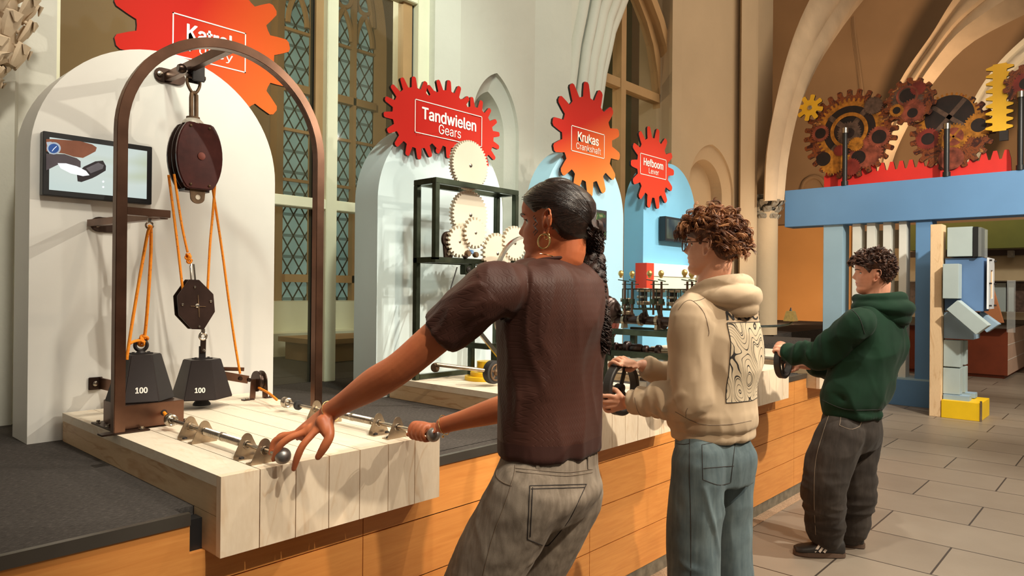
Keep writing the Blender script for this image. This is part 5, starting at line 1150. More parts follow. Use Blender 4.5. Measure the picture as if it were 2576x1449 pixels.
c = X(2545, 705, 13.5); o = MB().box(13.5, 13.52, c[1]-0.05, c[1]+0.06, 0.85, c[2]).build('glass_pane', 'clear_glass'); tag(o, 'upright clear glass pane standing on the far counter', 'glass pane')
# sloping orange panel
P = [X(u, v, 13.8) for u, v in ((2440, 660), (2495, 715), (2524, 812), (2440, 812))]
o = MB().prism([(p[1], p[2]) for p in P], f3(13.8), 0, 0.1).build('sloped_panel', 'terracotta'); tag(o, 'orange brown panel with a sloping edge behind the box figure', 'panel')
# counter and desk
p0 = (15.26, 1.86); 
t = thing('brown_desk', (15.4, 1.9, 0), 'brown wooden desk block with light side face, beyond the box figure', 'desk')
MB().box(14.6, 14.62, 1.79, 3.4, 0.06, 0.86).build('front', 'desk_brown', t)
MB().box(14.62, 20, 1.79, 1.81, 0.06, 0.86).build('side', 'desk_light', t)
for z in (0.32, 0.58): MB().box(14.62, 20, 1.786, 1.7899, z, z+0.008).build('joint_line', 'white_paint', t)
MB().box(14.64, 20, 1.84, 3.4, 0.0, 0.855).build('body', 'desk_brown', t)
MB().box(14.5, 20, 1.78, 3.4, 0.861, 0.875).build('top', 'counter_dark', t)
# ================================================================= PEOPLE
from mathutils.bvhtree import BVHTree
def skin_mat(name, c, c2):
    s = NT(name, 0.48); s.p.inputs['Subsurface Weight'].default_value = 0.08; s.p.inputs['Subsurface Radius'].default_value = (0.02, 0.008, 0.004); s.p.inputs['Subsurface Scale'].default_value = 0.3
    f = s.noise(9, 4); s.col(s.ramp(f, [(0.3, c), (0.7, c2)])); s.bump(s.noise(260, 3), 0.0006, 0.25); M[name] = s.m
skin_mat('skin_brown', C(184, 98, 60), C(200, 114, 70))
skin_mat('skin_fair', C(222, 160, 128), C(232, 176, 146))
skin_mat('skin_rosy', C(222, 150, 120), C(236, 172, 142))
simple('lip_brown', C(120, 56, 44), 0.4); simple('lip_rose', C(200, 108, 92), 0.4)
simple('eye_white', C(226, 218, 208), 0.2); simple('iris_dark', C(40, 24, 16), 0.1)
simple('glasses_frame', C(92, 58, 44), 0.25)
def hair_mat(name, c, c2, c3, rough=0.38, scale=(60, 60, 60), sheen=0.4):
    s = NT(name, rough); f = s.noise(1.0, 4, s.mapped(scale), 0.6, 0.4)
    s.col(s.ramp(f, [(0.3, c), (0.55, c2), (0.8, c3)])); s.bump(f, 0.001, 0.6); M[name] = s.m
hair_mat('hair_black', C(24, 15, 12), C(40, 26, 20), C(60, 38, 28), 0.36, (60, 200, 200))
hair_mat('hair_black_curl', C(24, 14, 11), C(48, 28, 20), C(76, 44, 30), 0.6)
hair_mat('hair_brown', C(88, 50, 30), C(142, 88, 54), C(190, 130, 84), 0.42, (30, 30, 30))
hair_mat('hair_brown_dark', C(62, 34, 22), C(92, 54, 34), C(120, 72, 44), 0.6, (30, 30, 30))
hair_mat('hair_brown_mid', C(70, 40, 26), C(112, 68, 42), C(150, 98, 62), 0.5, (30, 30, 30))
hair_mat('hair_brown_light', C(120, 76, 44), C(176, 120, 76), C(214, 160, 108), 0.5, (30, 30, 30))
hair_mat('hair_dark_warm', C(56, 32, 22), C(88, 54, 36), C(130, 86, 58), 0.5, (30, 30, 30))
hair_mat('hair_dark', C(38, 22, 16), C(66, 38, 26), C(104, 66, 44), 0.45, (30, 30, 30))
def cloth(name, c, c2, rough=0.9, weave=900, vs=6, knit=None, streak=None):
    s = NT(name, rough, spec=0.25); s.p.inputs['Sheen Weight'].default_value = 0.04
    f = s.noise(vs, 5, None, 0.6)
    col = s.ramp(f, [(0.3, c), (0.7, c2)])
    if streak:
        g = s.noise(1.0, 5, s.mapped(streak[0]), 0.65, 0.3); col = s.mix(col, s.ramp(g, [(0.35, streak[1]), (0.7, (1, 1, 1, 1))]), 1.0, 'MULTIPLY')
    s.col(col); h = s.noise(weave, 2)
    if knit:
        x = s.t.nodes.new('ShaderNodeSeparateXYZ'); s.l(s.mapped((1, 1, 1), (0, 0, 0.3)), x.inputs[0])
        zz4 = s.math('MULTIPLY', x.outputs[2], 130.0); 
        wob = s.math('MULTIPLY', s.math('SINE', s.math('MULTIPLY', x.outputs[2], 330.0)), 0.28)
        hx = s.math('ADD', s.math('ADD', s.math('MULTIPLY', x.outputs[0], 125.0), s.math('MULTIPLY', x.outputs[1], 85.0)), wob)
        tri = s.math('ABSOLUTE', s.math('SUBTRACT', s.math('FRACT', hx), 0.5))
        ln = s.math('MULTIPLY', s.math('LESS_THAN', tri, 0.10), -1.0)
        sm = s.math('MINIMUM', s.math('MULTIPLY', tri, 5.0), 1.0)
        h = s.math('ADD', s.math('MULTIPLY', h, 0.25), sm)
        s.bump(h, 0.0011, 0.38)
    else: s.bump(h, 0.0006, 0.4)
    M[name] = s.m
cloth('knit_brown', C(64, 36, 28), C(76, 44, 35), 0.55, knit=True)
cloth('rib_brown', C(58, 31, 25), C(68, 38, 31), 0.7)
cloth('hoodie_beige', C(188, 164, 136), C(200, 176, 146), 0.9)
cloth('hoodie_green', C(5, 34, 19), C(8, 44, 25), 0.85)
cloth('denim_grey', C(126, 112, 98), C(168, 154, 138), 0.85, 500, 7, streak=((60, 60, 8), (0.62, 0.6, 0.58, 1)))
cloth('denim_blue', C(80, 94, 100), C(116, 130, 132), 0.85, 500, 5, streak=((50, 50, 5), (0.66, 0.70, 0.72, 1)))
cloth('denim_black', C(44, 38, 35), C(66, 58, 52), 0.85, 500, 6, streak=((50, 50, 6), (0.6, 0.58, 0.56, 1)))
simple('stitch', C(120, 104, 88), 0.8); simple('stitch_dark', C(44, 38, 36), 0.8); simple('ink', C(42, 40, 40), 0.8); simple('shoe_black', C(34, 30, 28), 0.6, bump=0.2, bs=200); simple('shoe_sole', C(84, 64, 50), 0.7); simple('shoe_white', C(224, 214, 204), 0.6)
s = NT('contour_print', 0.9); f = s.noise(8.0, 0.6, s.mapped((1.0, 1.0, 0.8)), 0.4, 0.35)
w = s.math('ABSOLUTE', s.math('SUBTRACT', s.math('FRACT', s.math('MULTIPLY', f, 26.0)), 0.5)); ln = s.math('LESS_THAN', w, 0.065)
w2 = s.math('ABSOLUTE', s.math('SUBTRACT', s.math('FRACT', s.math('MULTIPLY', f, 6.0)), 0.5)); ln2 = s.math('LESS_THAN', w2, 0.022)
s.col(s.mix(C(212, 192, 162), C(46, 42, 40), s.math('MAXIMUM', ln, ln2))); M['contour_print'] = s.m

def V(*a): return np.array(a, float)
def lerp(a, b, t): return a*(1-t)+b*t
def limb(m, pts, rs, seg=16, n=None):
    """closed smooth tube through joints, with round ends"""
    P = [np.array(p, float) for p in pts]; n = n or (len(P)-1)*6+1
    Q = spl(P, n); R = [float(r) for r in np.ravel(spl([[r] for r in rs], n))]
    d0 = Q[0]-Q[1]; d0 /= np.linalg.norm(d0); d1 = Q[-1]-Q[-2]; d1 /= np.linalg.norm(d1)
    A = [(Q[0]+d0*R[0]*math.sin(a), R[0]*math.cos(a)) for a in (1.45, 1.0, 0.5)]; B_ = [(Q[-1]+d1*R[-1]*math.sin(a), R[-1]*math.cos(a)) for a in (0.5, 1.0, 1.45)]
    allp = A+list(zip(Q, R))+B_
    m.tube([p for p, r in allp], 1.0, seg, scales=[r for p, r in allp], up=(0.3, 0.2, 1))
def flat_limb(m, pts, rs, seg=20, n=None):
    Q = spl([np.array(p, float) for p in pts], n or (len(pts)-1)*6+1); R = [float(r) for r in np.ravel(spl([[r] for r in rs], len(Q)))]
    m.tube(Q, 1.0, seg, scales=R, up=(0.3, 0.2, 1))
def loft(m, rings, seg=28, ex=2.3, sub=4):
    """rings: (centre, half-width vector, half-depth vector)"""
    C_ = spl([r[0] for r in rings], (len(rings)-1)*sub+1); A = spl([r[1] for r in rings], len(C_)); B_ = spl([r[2] for r in rings], len(C_))
    vs = []; 
    for c, a, b in zip(C_, A, B_):
        for q in range(seg):
            t = 2*PI*q/seg; ca, sa = math.cos(t), math.sin(t)
            vs.append(c+a*math.copysign(abs(ca)**(2/ex), ca)+b*math.copysign(abs(sa)**(2/ex), sa))
    n = len(C_); fs = [(i*seg+q, i*seg+(q+1) % seg, (i+1)*seg+(q+1) % seg, (i+1)*seg+q) for i in range(n-1) for q in range(seg)]
    fs += [tuple(range(seg))[::-1], tuple((n-1)*seg+q for q in range(seg))]
    m.add(vs, fs)
def fuse(m, voxel, smooth=4, fac=0.5):
    me = bpy.data.meshes.new('tmp'); me.from_pydata(m.v, [], m.f); bm = bmesh.new(); bm.from_mesh(me); bmesh.ops.recalc_face_normals(bm, faces=bm.faces[:]); bm.to_mesh(me); bm.free()
    o = bpy.data.objects.new('tmp', me); COL.objects.link(o)
    r = o.modifiers.new('r', 'REMESH'); r.mode = 'VOXEL'; r.voxel_size = voxel
    if smooth: k = o.modifiers.new('s', 'SMOOTH'); k.iterations = smooth; k.factor = fac
    bpy.context.view_layer.update()
    em = bpy.data.meshes.new_from_object(o.evaluated_get(bpy.context.evaluated_depsgraph_get()))
    bpy.data.objects.remove(o); bpy.data.meshes.remove(me)
    n = len(em.vertices); co = np.empty(n*3); em.vertices.foreach_get('co', co); nr = np.empty(n*3); em.vertices.foreach_get('normal', nr)
    return em, co.reshape(-1, 3), nr.reshape(-1, 3)
def ridged(co, freq, seed, power=1.0):
    out = np.empty(len(co)); q = co*np.array(freq)+seed*7.3
    nz = noise.noise
    for i, p in enumerate(q.tolist()): out[i] = nz(p)
    return (1-np.abs(out)*2.2).clip(-1, 1)**power if power != 1 else 1-np.abs(out)*2.2
def soft(co, freq, seed):
    q = co*np.array(freq)+seed*5.1; return np.array([noise.noise(p) for p in q.tolist()])
def frame_axes(z):   # matrix rows so that coordinate 0 runs along direction z
    z = np.array(z, float); z /= np.linalg.norm(z); a = np.cross(z, (0.3, 0.5, 0.8)); a /= np.linalg.norm(a); return np.array([z, a, np.cross(z, a)])
def folds(co, nr, specs):
    """explicit cloth folds: polyline, width, amplitude"""
    for line, wd, amp in specs:
        L = np.array(spl(line, 14)); best = np.full(len(co), 1e9); pos = np.zeros(len(co))
        for i in range(len(L)-1):
            a, b = L[i], L[i+1]; ab = b-a; t = ((co-a)@ab/(ab@ab)).clip(0, 1); d = np.linalg.norm(co-(a+t[:, None]*ab), axis=1)
            k = d < best; best[k] = d[k]; pos[k] = (i+t[k])/(len(L)-1)
        fade = np.sin(PI*pos.clip(0.0, 1.0))**0.6
        co = co+nr*(amp*np.exp(-(best/wd)**2)*fade)[:, None]
    return co
def finish(em, co, name, mats, parent, idx=None):
    em.vertices.foreach_set('co', (co-np.array(parent['_o'])).ravel()); em.materials.clear()
    for x in mats: em.materials.append(M[x])
    if idx is not None:
        c = np.empty(len(em.polygons)*3); em.update(); em.polygons.foreach_get('center', c); c = c.reshape(-1, 3)+np.array(parent['_o'])
        em.polygons.foreach_set('material_index', idx(c).astype(int).tolist())
    else: em.polygons.foreach_set('material_index', [0]*len(em.polygons))
    em.polygons.foreach_set('use_smooth', [True]*len(em.polygons)); em.update(); em.name = name
    o = bpy.data.objects.new(name, em); COL.objects.link(o); o.parent = parent; o['_o'] = tuple(parent['_o']); return o
def bvh(co, em): return BVHTree.FromPolygons([Vector(p) for p in co.tolist()], [tuple(p.vertices) for p in em.polygons])

# ------------------------------------------------ head
PF = [(0.000, .066), (0.010, .082), (0.028, .088), (0.042, .080), (0.052, .086), (0.060, .084), (0.068, .088), (0.078, .085), (0.090, .086), (0.105, .083), (0.120, .082), (0.130, .084), (0.142, .090), (0.160, .090), (0.180, .084), (0.200, .064), (0.215, .038), (0.226, .0)]
PB = [(0.000, .015), (0.010, .000), (0.028, -.018), (0.045, -.040), (0.060, -.064), (0.080, -.082), (0.105, -.094), (0.135, -.100), (0.160, -.098), (0.180, -.088), (0.200, -.066), (0.215, -.038), (0.226, -.002)]
PW = [(0.000, .020), (0.010, .034), (0.028, .046), (0.045, .054), (0.060, .059), (0.080, .064), (0.105, .068), (0.135, .073), (0.160, .074), (0.180, .068), (0.200, .052), (0.215, .032), (0.226, .004)]
def ip(T, z): return float(np.interp(z, [a for a, b in T], [b for a, b in T]))
def head_point(z, th, off=0.0, face=1.0, fem=0.0):
    f = ip(PF, z); b = ip(PB, z); w = ip(PW, z)*(1-fem*(0.03+0.07*max(0, (0.10-z)/0.10))); mx = (f*0.35+b*0.65) if z > .03 else (f*0.5+b*0.5)
    c, s_ = math.cos(th), math.sin(th)
    ex = 0.86 if c > 0 else 1.0
    x = mx+(f-mx if c > 0 else mx-b)*math.copysign(abs(c)**ex, c); y = w*math.copysign(abs(s_)**0.92, s_)
    if face and c > 0:
        nz = np.interp(z, [.078, .086, .094, .104, .118, .130, .140], [0, .012, .024, .021, .012, .005, 0])
        x += nz*math.exp(-(y/np.interp(z, [.08, .095, .13], [.015, .013, .008]))**2)
        x += 0.004*math.exp(-((y-0.0)/.022)**2)*math.exp(-((z-.068)/.005)**2)+0.003*math.exp(-(y/.020)**2)*math.exp(-((z-.053)/.005)**2)
        x -= 0.004*math.exp(-(y/.024)**2)*math.exp(-((z-.0605)/.0022)**2)
        x -= 0.010*math.exp(-((abs(y)-.033)/.013)**2)*math.exp(-((z-.119)/.010)**2)
        x += 0.004*math.exp(-((abs(y)-.030)/.018)**2)*math.exp(-((z-.135)/.006)**2)
        x += 0.003*math.exp(-((abs(y)-.042)/.016)**2)*math.exp(-((z-.092)/.016)**2)
    if off:
        n_ = np.array([c*1.0, s_*1.25, 0.9*(z-.12)/.11]); n_ /= np.linalg.norm(n_); return (x+n_[0]*off, y+n_[1]*off, z+n_[2]*off)
    return (x, y, z)
def head_mesh(m, X, fem=0.0, nz=64, nt=72):
    zs = [0.226*(i/(nz-1)) for i in range(nz)]; vs = []
    for z in zs: vs += [X(head_point(z, 2*PI*q/nt, fem=fem)) for q in range(nt)]
    fs = [(i*nt+q, i*nt+(q+1) % nt, (i+1)*nt+(q+1) % nt, (i+1)*nt+q) for i in range(nz-1) for q in range(nt)]+[tuple(range(nt))[::-1], tuple((nz-1)*nt+q for q in range(nt))]
    m.add(vs, fs)
def ear(m, X, side, cz=0.104, cx=-0.008, sc=1.0):
    y0 = side*(ip(PW, cz)-0.001)
    def E(a, b, o): return X((cx-0.010*sc*(b/0.03)*0.35+a*sc, y0+side*(o*1.5+0.001+max(0, -a)*0.75), cz+b*sc))
    rim = [E(0.010, -0.012, 0.001), E(0.013, 0.006, 0.002), E(0.010, 0.022, 0.005), E(-0.002, 0.031, 0.009), E(-0.015, 0.026, 0.011), E(-0.020, 0.012, 0.011), E(-0.017, -0.004, 0.009), E(-0.010, -0.017, 0.006), E(-0.004, -0.027, 0.004), E(0.004, -0.030, 0.003), E(0.008, -0.022, 0.001)]
    limb(m, rim, [0.003, 0.003, 0.0032, 0.0034, 0.0036, 0.0036, 0.0034, 0.0036, 0.0052, 0.0055, 0.004], 8)
    limb(m, [E(-0.008, 0.020, 0.006), E(-0.011, 0.006, 0.007), E(-0.006, -0.008, 0.005)], [0.002, 0.003, 0.002], 8)
    limb(m, [E(0.004, 0.0, 0.0), E(-0.006, 0.012, 0.001), E(-0.008, -0.006, 0.002)], [0.006, 0.008, 0.006], 10)
    limb(m, [E(0.012, -0.003, 0.002), E(0.009, -0.007, 0.004)], [0.003, 0.0025], 8)
def basis(center, face, up, tilt=0.0):
    f_ = np.array(face, float); f_ /= np.linalg.norm(f_); u_ = np.array(up, float); l_ = np.cross(u_, f_); l_ /= np.linalg.norm(l_); u_ = np.cross(f_, l_)
    c = np.array(center, float)
    def X(p, s=1.0): return c+(f_*(p[0])+l_*p[1]+u_*(p[2]-0.11))*X.s
    X.s = 1.0; X.f, X.l, X.u = f_, l_, u_; return X
def hp(y, z, o=0.0):
    lo, hi = 0.0, 1.5
    for _ in range(18):
        t = (lo+hi)/2
        if head_point(z, t)[1] < abs(y): lo = t
        else: hi = t
    p = head_point(z, t); return (p[0]+o, y, z)
def face_parts(X, parent, iris='iris_dark', brow='hair_dark', lashes=True):
    for sd in (-1, 1):
        q_ = hp(sd*0.031, 0.1185); c = X((q_[0]-0.0078, sd*0.031, 0.1185)); e = MB().sphere(c, 0.0115*X.s, seg=16, rings=12).build('eye', 'eye_white', parent, smooth=True)
        MB().sphere(X((q_[0]+0.0002, sd*0.0300, 0.1185)), 0.0042*X.s, seg=12, rings=8).build('iris', iris, parent, smooth=True)
        m = MB(); limb(m, [X(hp(sd*y, z, 0.0008)) for y, z in ((0.014, .136), (0.024, .1395), (0.036, .140), (0.048, .135))], [0.0018, 0.0026, 0.0024, 0.0012], 8); m.build('eyebrow', brow, parent, smooth=True)
        m = MB(); limb(m, [X((q_[0]+x, sd*y, z)) for x, y, z in ((-0.001, 0.020, .1195), (0.0042, 0.027, .1240), (0.0030, 0.036, .1240), (-0.004, 0.043, .119))], [0.0010, 0.0014, 0.0015, 0.0012], 6)
        if lashes: limb(m, [X((q_[0]-0.001, sd*0.041, .1215)), X((q_[0]+0.005, sd*0.046, .1245))], [0.0010, 0.0004], 6)
        m.build('eyelashes', 'iris_dark', parent, smooth=True)
def hair_cap(X, parent, mat, line, off=0.007, name='hair', rough=0.0, nz=110, nt=180):
    zs = [0.02+(0.2265-0.02)*(i/(nz-1)) for i in range(nz)]; grid = []
    for z in zs:
        row = []
        for q in range(nt):
            t = 2*PI*q/nt; p = head_point(z, t, face=0); d = (line(p)); o = off*min(1, max(0, d)/0.02) if d > 0 else -0.002
            if rough: o += rough*(noise.noise(Vector(p)*28)) if d > 0.004 else 0
            row.append((X(head_point(z, t, off=o, face=0)), d))
        grid.append(row)
    m = MB(); m.add([g[0] for r in grid for g in r], [])
    for i in range(nz-1):
        for q in range(nt):
            r = (q+1) % nt
            if max(grid[i][q][1], grid[i][r][1], grid[i+1][r][1], grid[i+1][q][1]) > 0: m.f.append((i*nt+q, i*nt+r, (i+1)*nt+r, (i+1)*nt+q)); m.mi.append(0)
    m.f.append(tuple((nz-1)*nt+q for q in range(nt))); m.mi.append(0)
    return m
def curls(m, X, n, line, seed, ln=(0.03, 0.06), rad=0.0013, flow=(1.0, 0, 0.3), curl=0.008, base=0.008, turns=(1.0, 2.0), grow=None, zmin=0.06, per=8, mats=('hair_brown',)):
    """n locks of a few strands each, all strands of a lock sharing one wave"""
    rnd = random.Random(seed); k = 0
    while k < n:
        z = rnd.uniform(zmin, 0.226); t = rnd.uniform(0, 2*PI); p = head_point(min(z, .2255), t, face=0)
        if z > 0.2 and rnd.random() > 0.6+0.4*(0.226-z)/0.026: continue
        if line(p) < 0.006: continue
        k += 1; g = grow(p) if grow else 1.0
        c = np.array([math.cos(t), math.sin(t)*1.1, 1.0*(z-.10)/.11]); c /= np.linalg.norm(c)
        L = rnd.uniform(*ln)*g; dirv = np.array(flow)+np.array([rnd.uniform(-.9, .9), rnd.uniform(-.9, .9), rnd.uniform(-.6, .6)])
        tang = dirv-c*(dirv@c); tang /= np.linalg.norm(tang)+1e-6; side = np.cross(c, tang)
        tn = rnd.uniform(*turns); ph = rnd.uniform(0, 6.28); R = curl*rnd.uniform(0.6, 1.3)*g; st = 13
        P0 = np.array(head_point(min(z, .2255), t, off=base*rnd.uniform(0.2, 1.3)*g, face=0)); m.use(mats[rnd.randrange(len(mats))])
        for q_ in range(per):
            o = (side*rnd.uniform(-1, 1)+c*rnd.uniform(-1, 1))*0.0032; dph = rnd.uniform(-.22, .22); LL = L*rnd.uniform(.8, 1.1); pts = []
            for i in range(st):
                u = i/(st-1); a = ph+dph+2*PI*tn*u
                pts.append(X(P0+o*(0.5+0.9*u)+tang*LL*u*0.8+c*(LL*0.40*math.sin(u*2.4))+(side*math.cos(a)+c*math.sin(a))*R*min(1, u*3)))
            m.tube(pts, rad*rnd.uniform(0.7, 1.2)*X.s, 4, scales=[1.0]*(st-2)+[0.7, 0.3])
def finger(m, pts, r=0.0082, tip=0.0065): limb(m, pts, [r*1.08]+[r]*(len(pts)-2)+[tip], 12, (len(pts)-1)*4+1)
def nail(pos, n_, parent): pass
def ribs_pocket(parent, tree, pts_px, dmin, mat, name='stitching', w=0.0016):
    """stitched seam lying on the cloth: projected along the outward normal"""
    m = MB(); 
    for line in pts_px:
        out = []
        for u, v in line:
            o = Vector(CAMP.tolist()); d = Vector(ray(u, v).tolist()).normalized(); h = tree.ray_cast(o, d)
            if h[0] is not None and h[3] < dmin+0.5: out.append(np.array(h[0])+np.array(h[1])*0.0006)
        if len(out) > 2: m.tube(out, w, 5)
    if m.f: return m.build(name, mat, parent, smooth=True)
def dense(pts, n=16): return [tuple(p) for p in spl([np.array(p, float) for p in pts], n)]
def seg2(a, b, n=12): return [(a[0]+(b[0]-a[0])*i/n, a[1]+(b[1]-a[1])*i/n) for i in range(n+1)]

XA = V(1, 0, 0); YA = V(0, 1, 0); ZA = V(0, 0, 1)
# ------------------------------------------------ woman in the brown top
g = thing('person', (1.30, 1.25, 0.0), 'woman in a dark brown knit top and grey jeans reaching for the two steel rods', 'person')
SL, SR = D(1244, 727, 1.71), D(1452, 738, 1.98); EL, WL = D(1010, 922, 1.78), D(826, 1038, 1.915); ER, WR = D(1335, 1008, 2.03), D(1115, 1070, 2.15)
NB = D(1398, 664, 1.87); CH = D(1392, 790, 1.865); WA = D(1386, 970, 1.86); PE = D(1384, 1128, 1.86); HL, HR = D(1325, 1240, 1.78), D(1425, 1240, 1.95)
hx = V(1, 0.10, 0); hx /= np.linalg.norm(hx); hy = V(-0.10, 1, 0); hy /= np.linalg.norm(hy)
m = MB()
X = basis(D(1397, 566, 1.88), (-0.24, 0.97, -0.03), (0.04, -0.05, 1.0)); X.s = 1.04
head_mesh(m, X, 1.0); ear(m, X, 1, 0.107, -0.012, 1.0); ear(m, X, -1, 0.107, -0.012, 1.0)
limb(m, [X((-0.030, 0, 0.10)), X((-0.030, 0, 0.03)), NB+V(-0.01, 0.02, -0.01), NB+V(-0.01, 0.02, -0.06)], [0.052, 0.049, 0.054, 0.07], 20)
loft(m, [(NB+V(0, 0, -0.03), hx*0.09, hy*0.055), (CH+V(0, 0, 0.03), hx*0.15, hy*0.085), (WA, hx*0.125, hy*0.085), (PE, hx*0.15, hy*0.10)])
limb(m, [SL+V(0.01, 0, -0.015), lerp(SL, EL, .5), EL, lerp(EL, WL, .35)+V(0, 0, 0.0), lerp(EL, WL, .75), WL], [0.042, 0.044, 0.041, 0.042, 0.030, 0.0255], 20)
limb(m, [SR, lerp(SR, ER, .5), ER, lerp(ER, WR, .35), lerp(ER, WR, .75), WR], [0.050, 0.046, 0.041, 0.040, 0.029, 0.025], 20)
# open left hand
kn = [D(786, 1092, 1.870), D(763, 1088, 1.895), D(747, 1089, 1.925), D(741, 1092, 1.955)]
pw = D(812, 1050, 1.91)
loft(m, [(WL, (kn[0]-kn[3])*0.32, V(0.004, 0.010, 0.021)), (lerp(WL, lerp(kn[0], kn[3], .5), .45), (kn[0]-kn[3])*0.50, V(0.004, 0.009, 0.020)), (lerp(kn[0], kn[3], .5), (kn[0]-kn[3])*0.60, V(0.003, 0.007, 0.016)), (lerp(kn[0], kn[3], .5)+(lerp(kn[0], kn[3], .5)-WL)*0.10, (kn[0]-kn[3])*0.54, V(0.002, 0.005, 0.011))], 20, 2.2)
finger(m, [kn[0]+(WL-kn[0])*0.25, kn[0], D(762, 1120, 1.855), D(748, 1150, 1.855), D(739, 1180, 1.862)], 0.0098, 0.0072)
finger(m, [kn[1]+(WL-kn[1])*0.25, kn[1], D(728, 1102, 1.885), D(702, 1124, 1.882), D(688, 1156, 1.888)], 0.0098, 0.0072)
finger(m, [kn[2]+(WL-kn[2])*0.25, kn[2], D(712, 1098, 1.93), D(690, 1112, 1.935), D(681, 1140, 1.935)], 0.0094, 0.007)
finger(m, [kn[3]+(WL-kn[3])*0.25, kn[3], D(715, 1092, 1.97), D(700, 1100, 1.98), D(694, 1120, 1.985)], 0.0072)
finger(m, [D(826, 1062, 1.885), D(830, 1094, 1.862), D(817, 1122, 1.855), D(800, 1150, 1.858)], 0.0125, 0.0088)
limb(m, [D(812, 1062, 1.885), D(822, 1088, 1.868)], [0.021, 0.015], 14)
limb(m, [WL+V(0, 0, -0.004), D(825, 1080, 1.88)], [0.019, 0.015], 14)
# closed right hand on the rod
rc = V(1.457, 1.70, RZ)

loft(m, [(WR, V(0.004, -0.02, 0.014), V(0.014, 0.006, 0.012)), (lerp(WR, rc, .40), V(0.004, -0.034, 0.010), V(0.012, 0.004, 0.014)), (rc+V(0.006, 0.002, 0.021), V(0.0, -0.040, 0.0), V(0.014, 0.0, 0.012)), (rc+V(-0.012, 0.002, 0.022), V(0, -0.037, 0), V(0.006, 0, 0.010))], 18, 2.2)
for k in range(4):
    yy = 1.735-0.0195*k; r = (0.0092, 0.0096, 0.0092, 0.0082)[k]
    finger(m, [V(1.468, yy-0.002, RZ+0.022), V(1.446, yy, RZ+0.023), V(1.432, yy-0.002, RZ+0.004), V(1.440, yy-0.004, RZ-0.016), V(1.460, yy-0.006, RZ-0.018)], r, 0.0075)
finger(m, [V(1.482, 1.705, RZ+0.016), V(1.480, 1.735, RZ+0.008), V(1.470, 1.757, RZ-0.006), V(1.452, 1.765, RZ-0.015)], 0.0105, 0.0085)
em, co, nr = fuse(m, 0.0034, 3)
mouth = X((0.086, 0, 0.0605))
def lipsel(c): q = (c-mouth); a = q@X.f; b = q@X.l; d = q@X.u; return ((np.abs(b) < 0.022) & (np.abs(d) < 0.0095*(1-(np.abs(b)/0.024)**2).clip(0, 1)) & (a > -0.02)).astype(int)
finish(em, co, 'body', ['skin_brown', 'lip_brown'], g, lipsel)
face_parts(X, g, brow='hair_black')
# hair: sleek cap, strands, tied curly tail
def hl_w(p):
    x, y, z = p
    return z-np.interp(x, [-0.11, -0.075, -0.045, -0.022, -0.012, 0.006, 0.03, 0.055, 0.075, 0.095], [0.055, 0.050, 0.070, 0.098, 0.142, 0.146, 0.138, 0.160, 0.174, 0.180])
m = hair_cap(X, g, 'hair_black', hl_w, 0.0065)
tie = X((-0.106, 0.004, 0.105))
rnd = random.Random(5)
for k in range(430):
    t = rnd.uniform(-2.5, 2.5); z = rnd.uniform(0.10, 0.2255); p = head_point(z, t, face=0); e_ = hl_w(p)
    if e_ < 0.001: continue
    sg = 1 if t > 0 else -1; pts = []; te = sg*PI*0.985; zb5 = 0.108+rnd.uniform(-0.012, 0.012); up5 = (0.2-z)*0.10
    for i in range(18):
        u = i/17; th = t+(te-t)*u; zc = z+(zb5-z)*u**1.25+up5*math.sin(PI*u)
        q = head_point(min(zc, 0.2255), th, face=0)
        if hl_w(q) < -0.002: break
        pts.append(X(head_point(min(zc, .2255), th, off=0.0066, face=0)))
    if len(pts) > 4: m.tube(pts, 0.0008, 4)
m.sphere(X((-0.008, 0, 0.2135)), 0.046, 1, 0.9, 0.42)
hair_o = m.build('hair', 'hair_black', g, smooth=True)
m = MB(); tail = [tie+V(0, 0, 0), D(1490, 615, 1.93), D(1497, 680, 1.90), D(1500, 740, 1.87), D(1514, 800, 1.86), D(1520, 838, 1.86), D(1524, 872, 1.865)]
TP = spl(tail, 60); rad = lambda u: float(np.interp(u, [0, .06, .25, .6, .85, 1], [.020, .027, .026, .021, .015, .004]))
for k in range(3):
    pts = []
    for i, p in enumerate(TP):
        u = i/59; a = 2*PI*(u*4.5+k/3); r_ = rad(u)*0.55; pts.append(p+V(math.cos(a)*r_*.7, -math.sin(a)*r_*.7, 0)+V(math.sin(a), math.cos(a), 0)*0.0+XA*math.sin(a)*r_*0.6)
    m.tube(pts, 1.0, 10, scales=[rad(i/59)*(0.66+0.12*math.sin(i*1.7+k)) for i in range(60)])
rnd = random.Random(9)
for k in range(1500):
    i = rnd.randrange(2, 57); p = TP[i]; a = rnd.uniform(0, 2*PI); r_ = rad(i/59)*rnd.uniform(0.85, 1.1); w = V(math.cos(a), math.sin(a), 0)
    c0 = p+w*r_; cr = rnd.uniform(0.0025, 0.006); ph = rnd.uniform(0, 6.28); L = rnd.uniform(0.012, 0.03)
    pts = [c0+V(0, 0, -L*j/9)+w*cr*math.sin(ph+j*0.8)+np.cross(w, ZA)*cr*math.cos(ph+j*0.8) for j in range(10)]
    m.tube(pts, 0.0013, 4)
for k in range(60):
    i = rnd.randrange(4, 58); p = TP[i]; a = rnd.uniform(0, 2*PI); w = V(math.cos(a), math.sin(a), 0); c0 = p+w*rad(i/59)
    m.tube([c0+w*0.012*j/7+V(0, 0, rnd.uniform(-.002, .002)-0.004*j/7) for j in range(8)], 0.0005, 3)
m.build('ponytail', 'hair_black_curl', hair_o, smooth=True)
m = MB(); rnd = random.Random(2)
for (a, b, c) in ((0.030, 0.074, 0.128), (0.026, 0.075, 0.122)):
    pts = [X((a-0.006+0.004*math.sin(i*0.33), b-0.0035, c-0.045*i/44)) for i in range(45)]; m.tube(pts, 0.0010, 4)
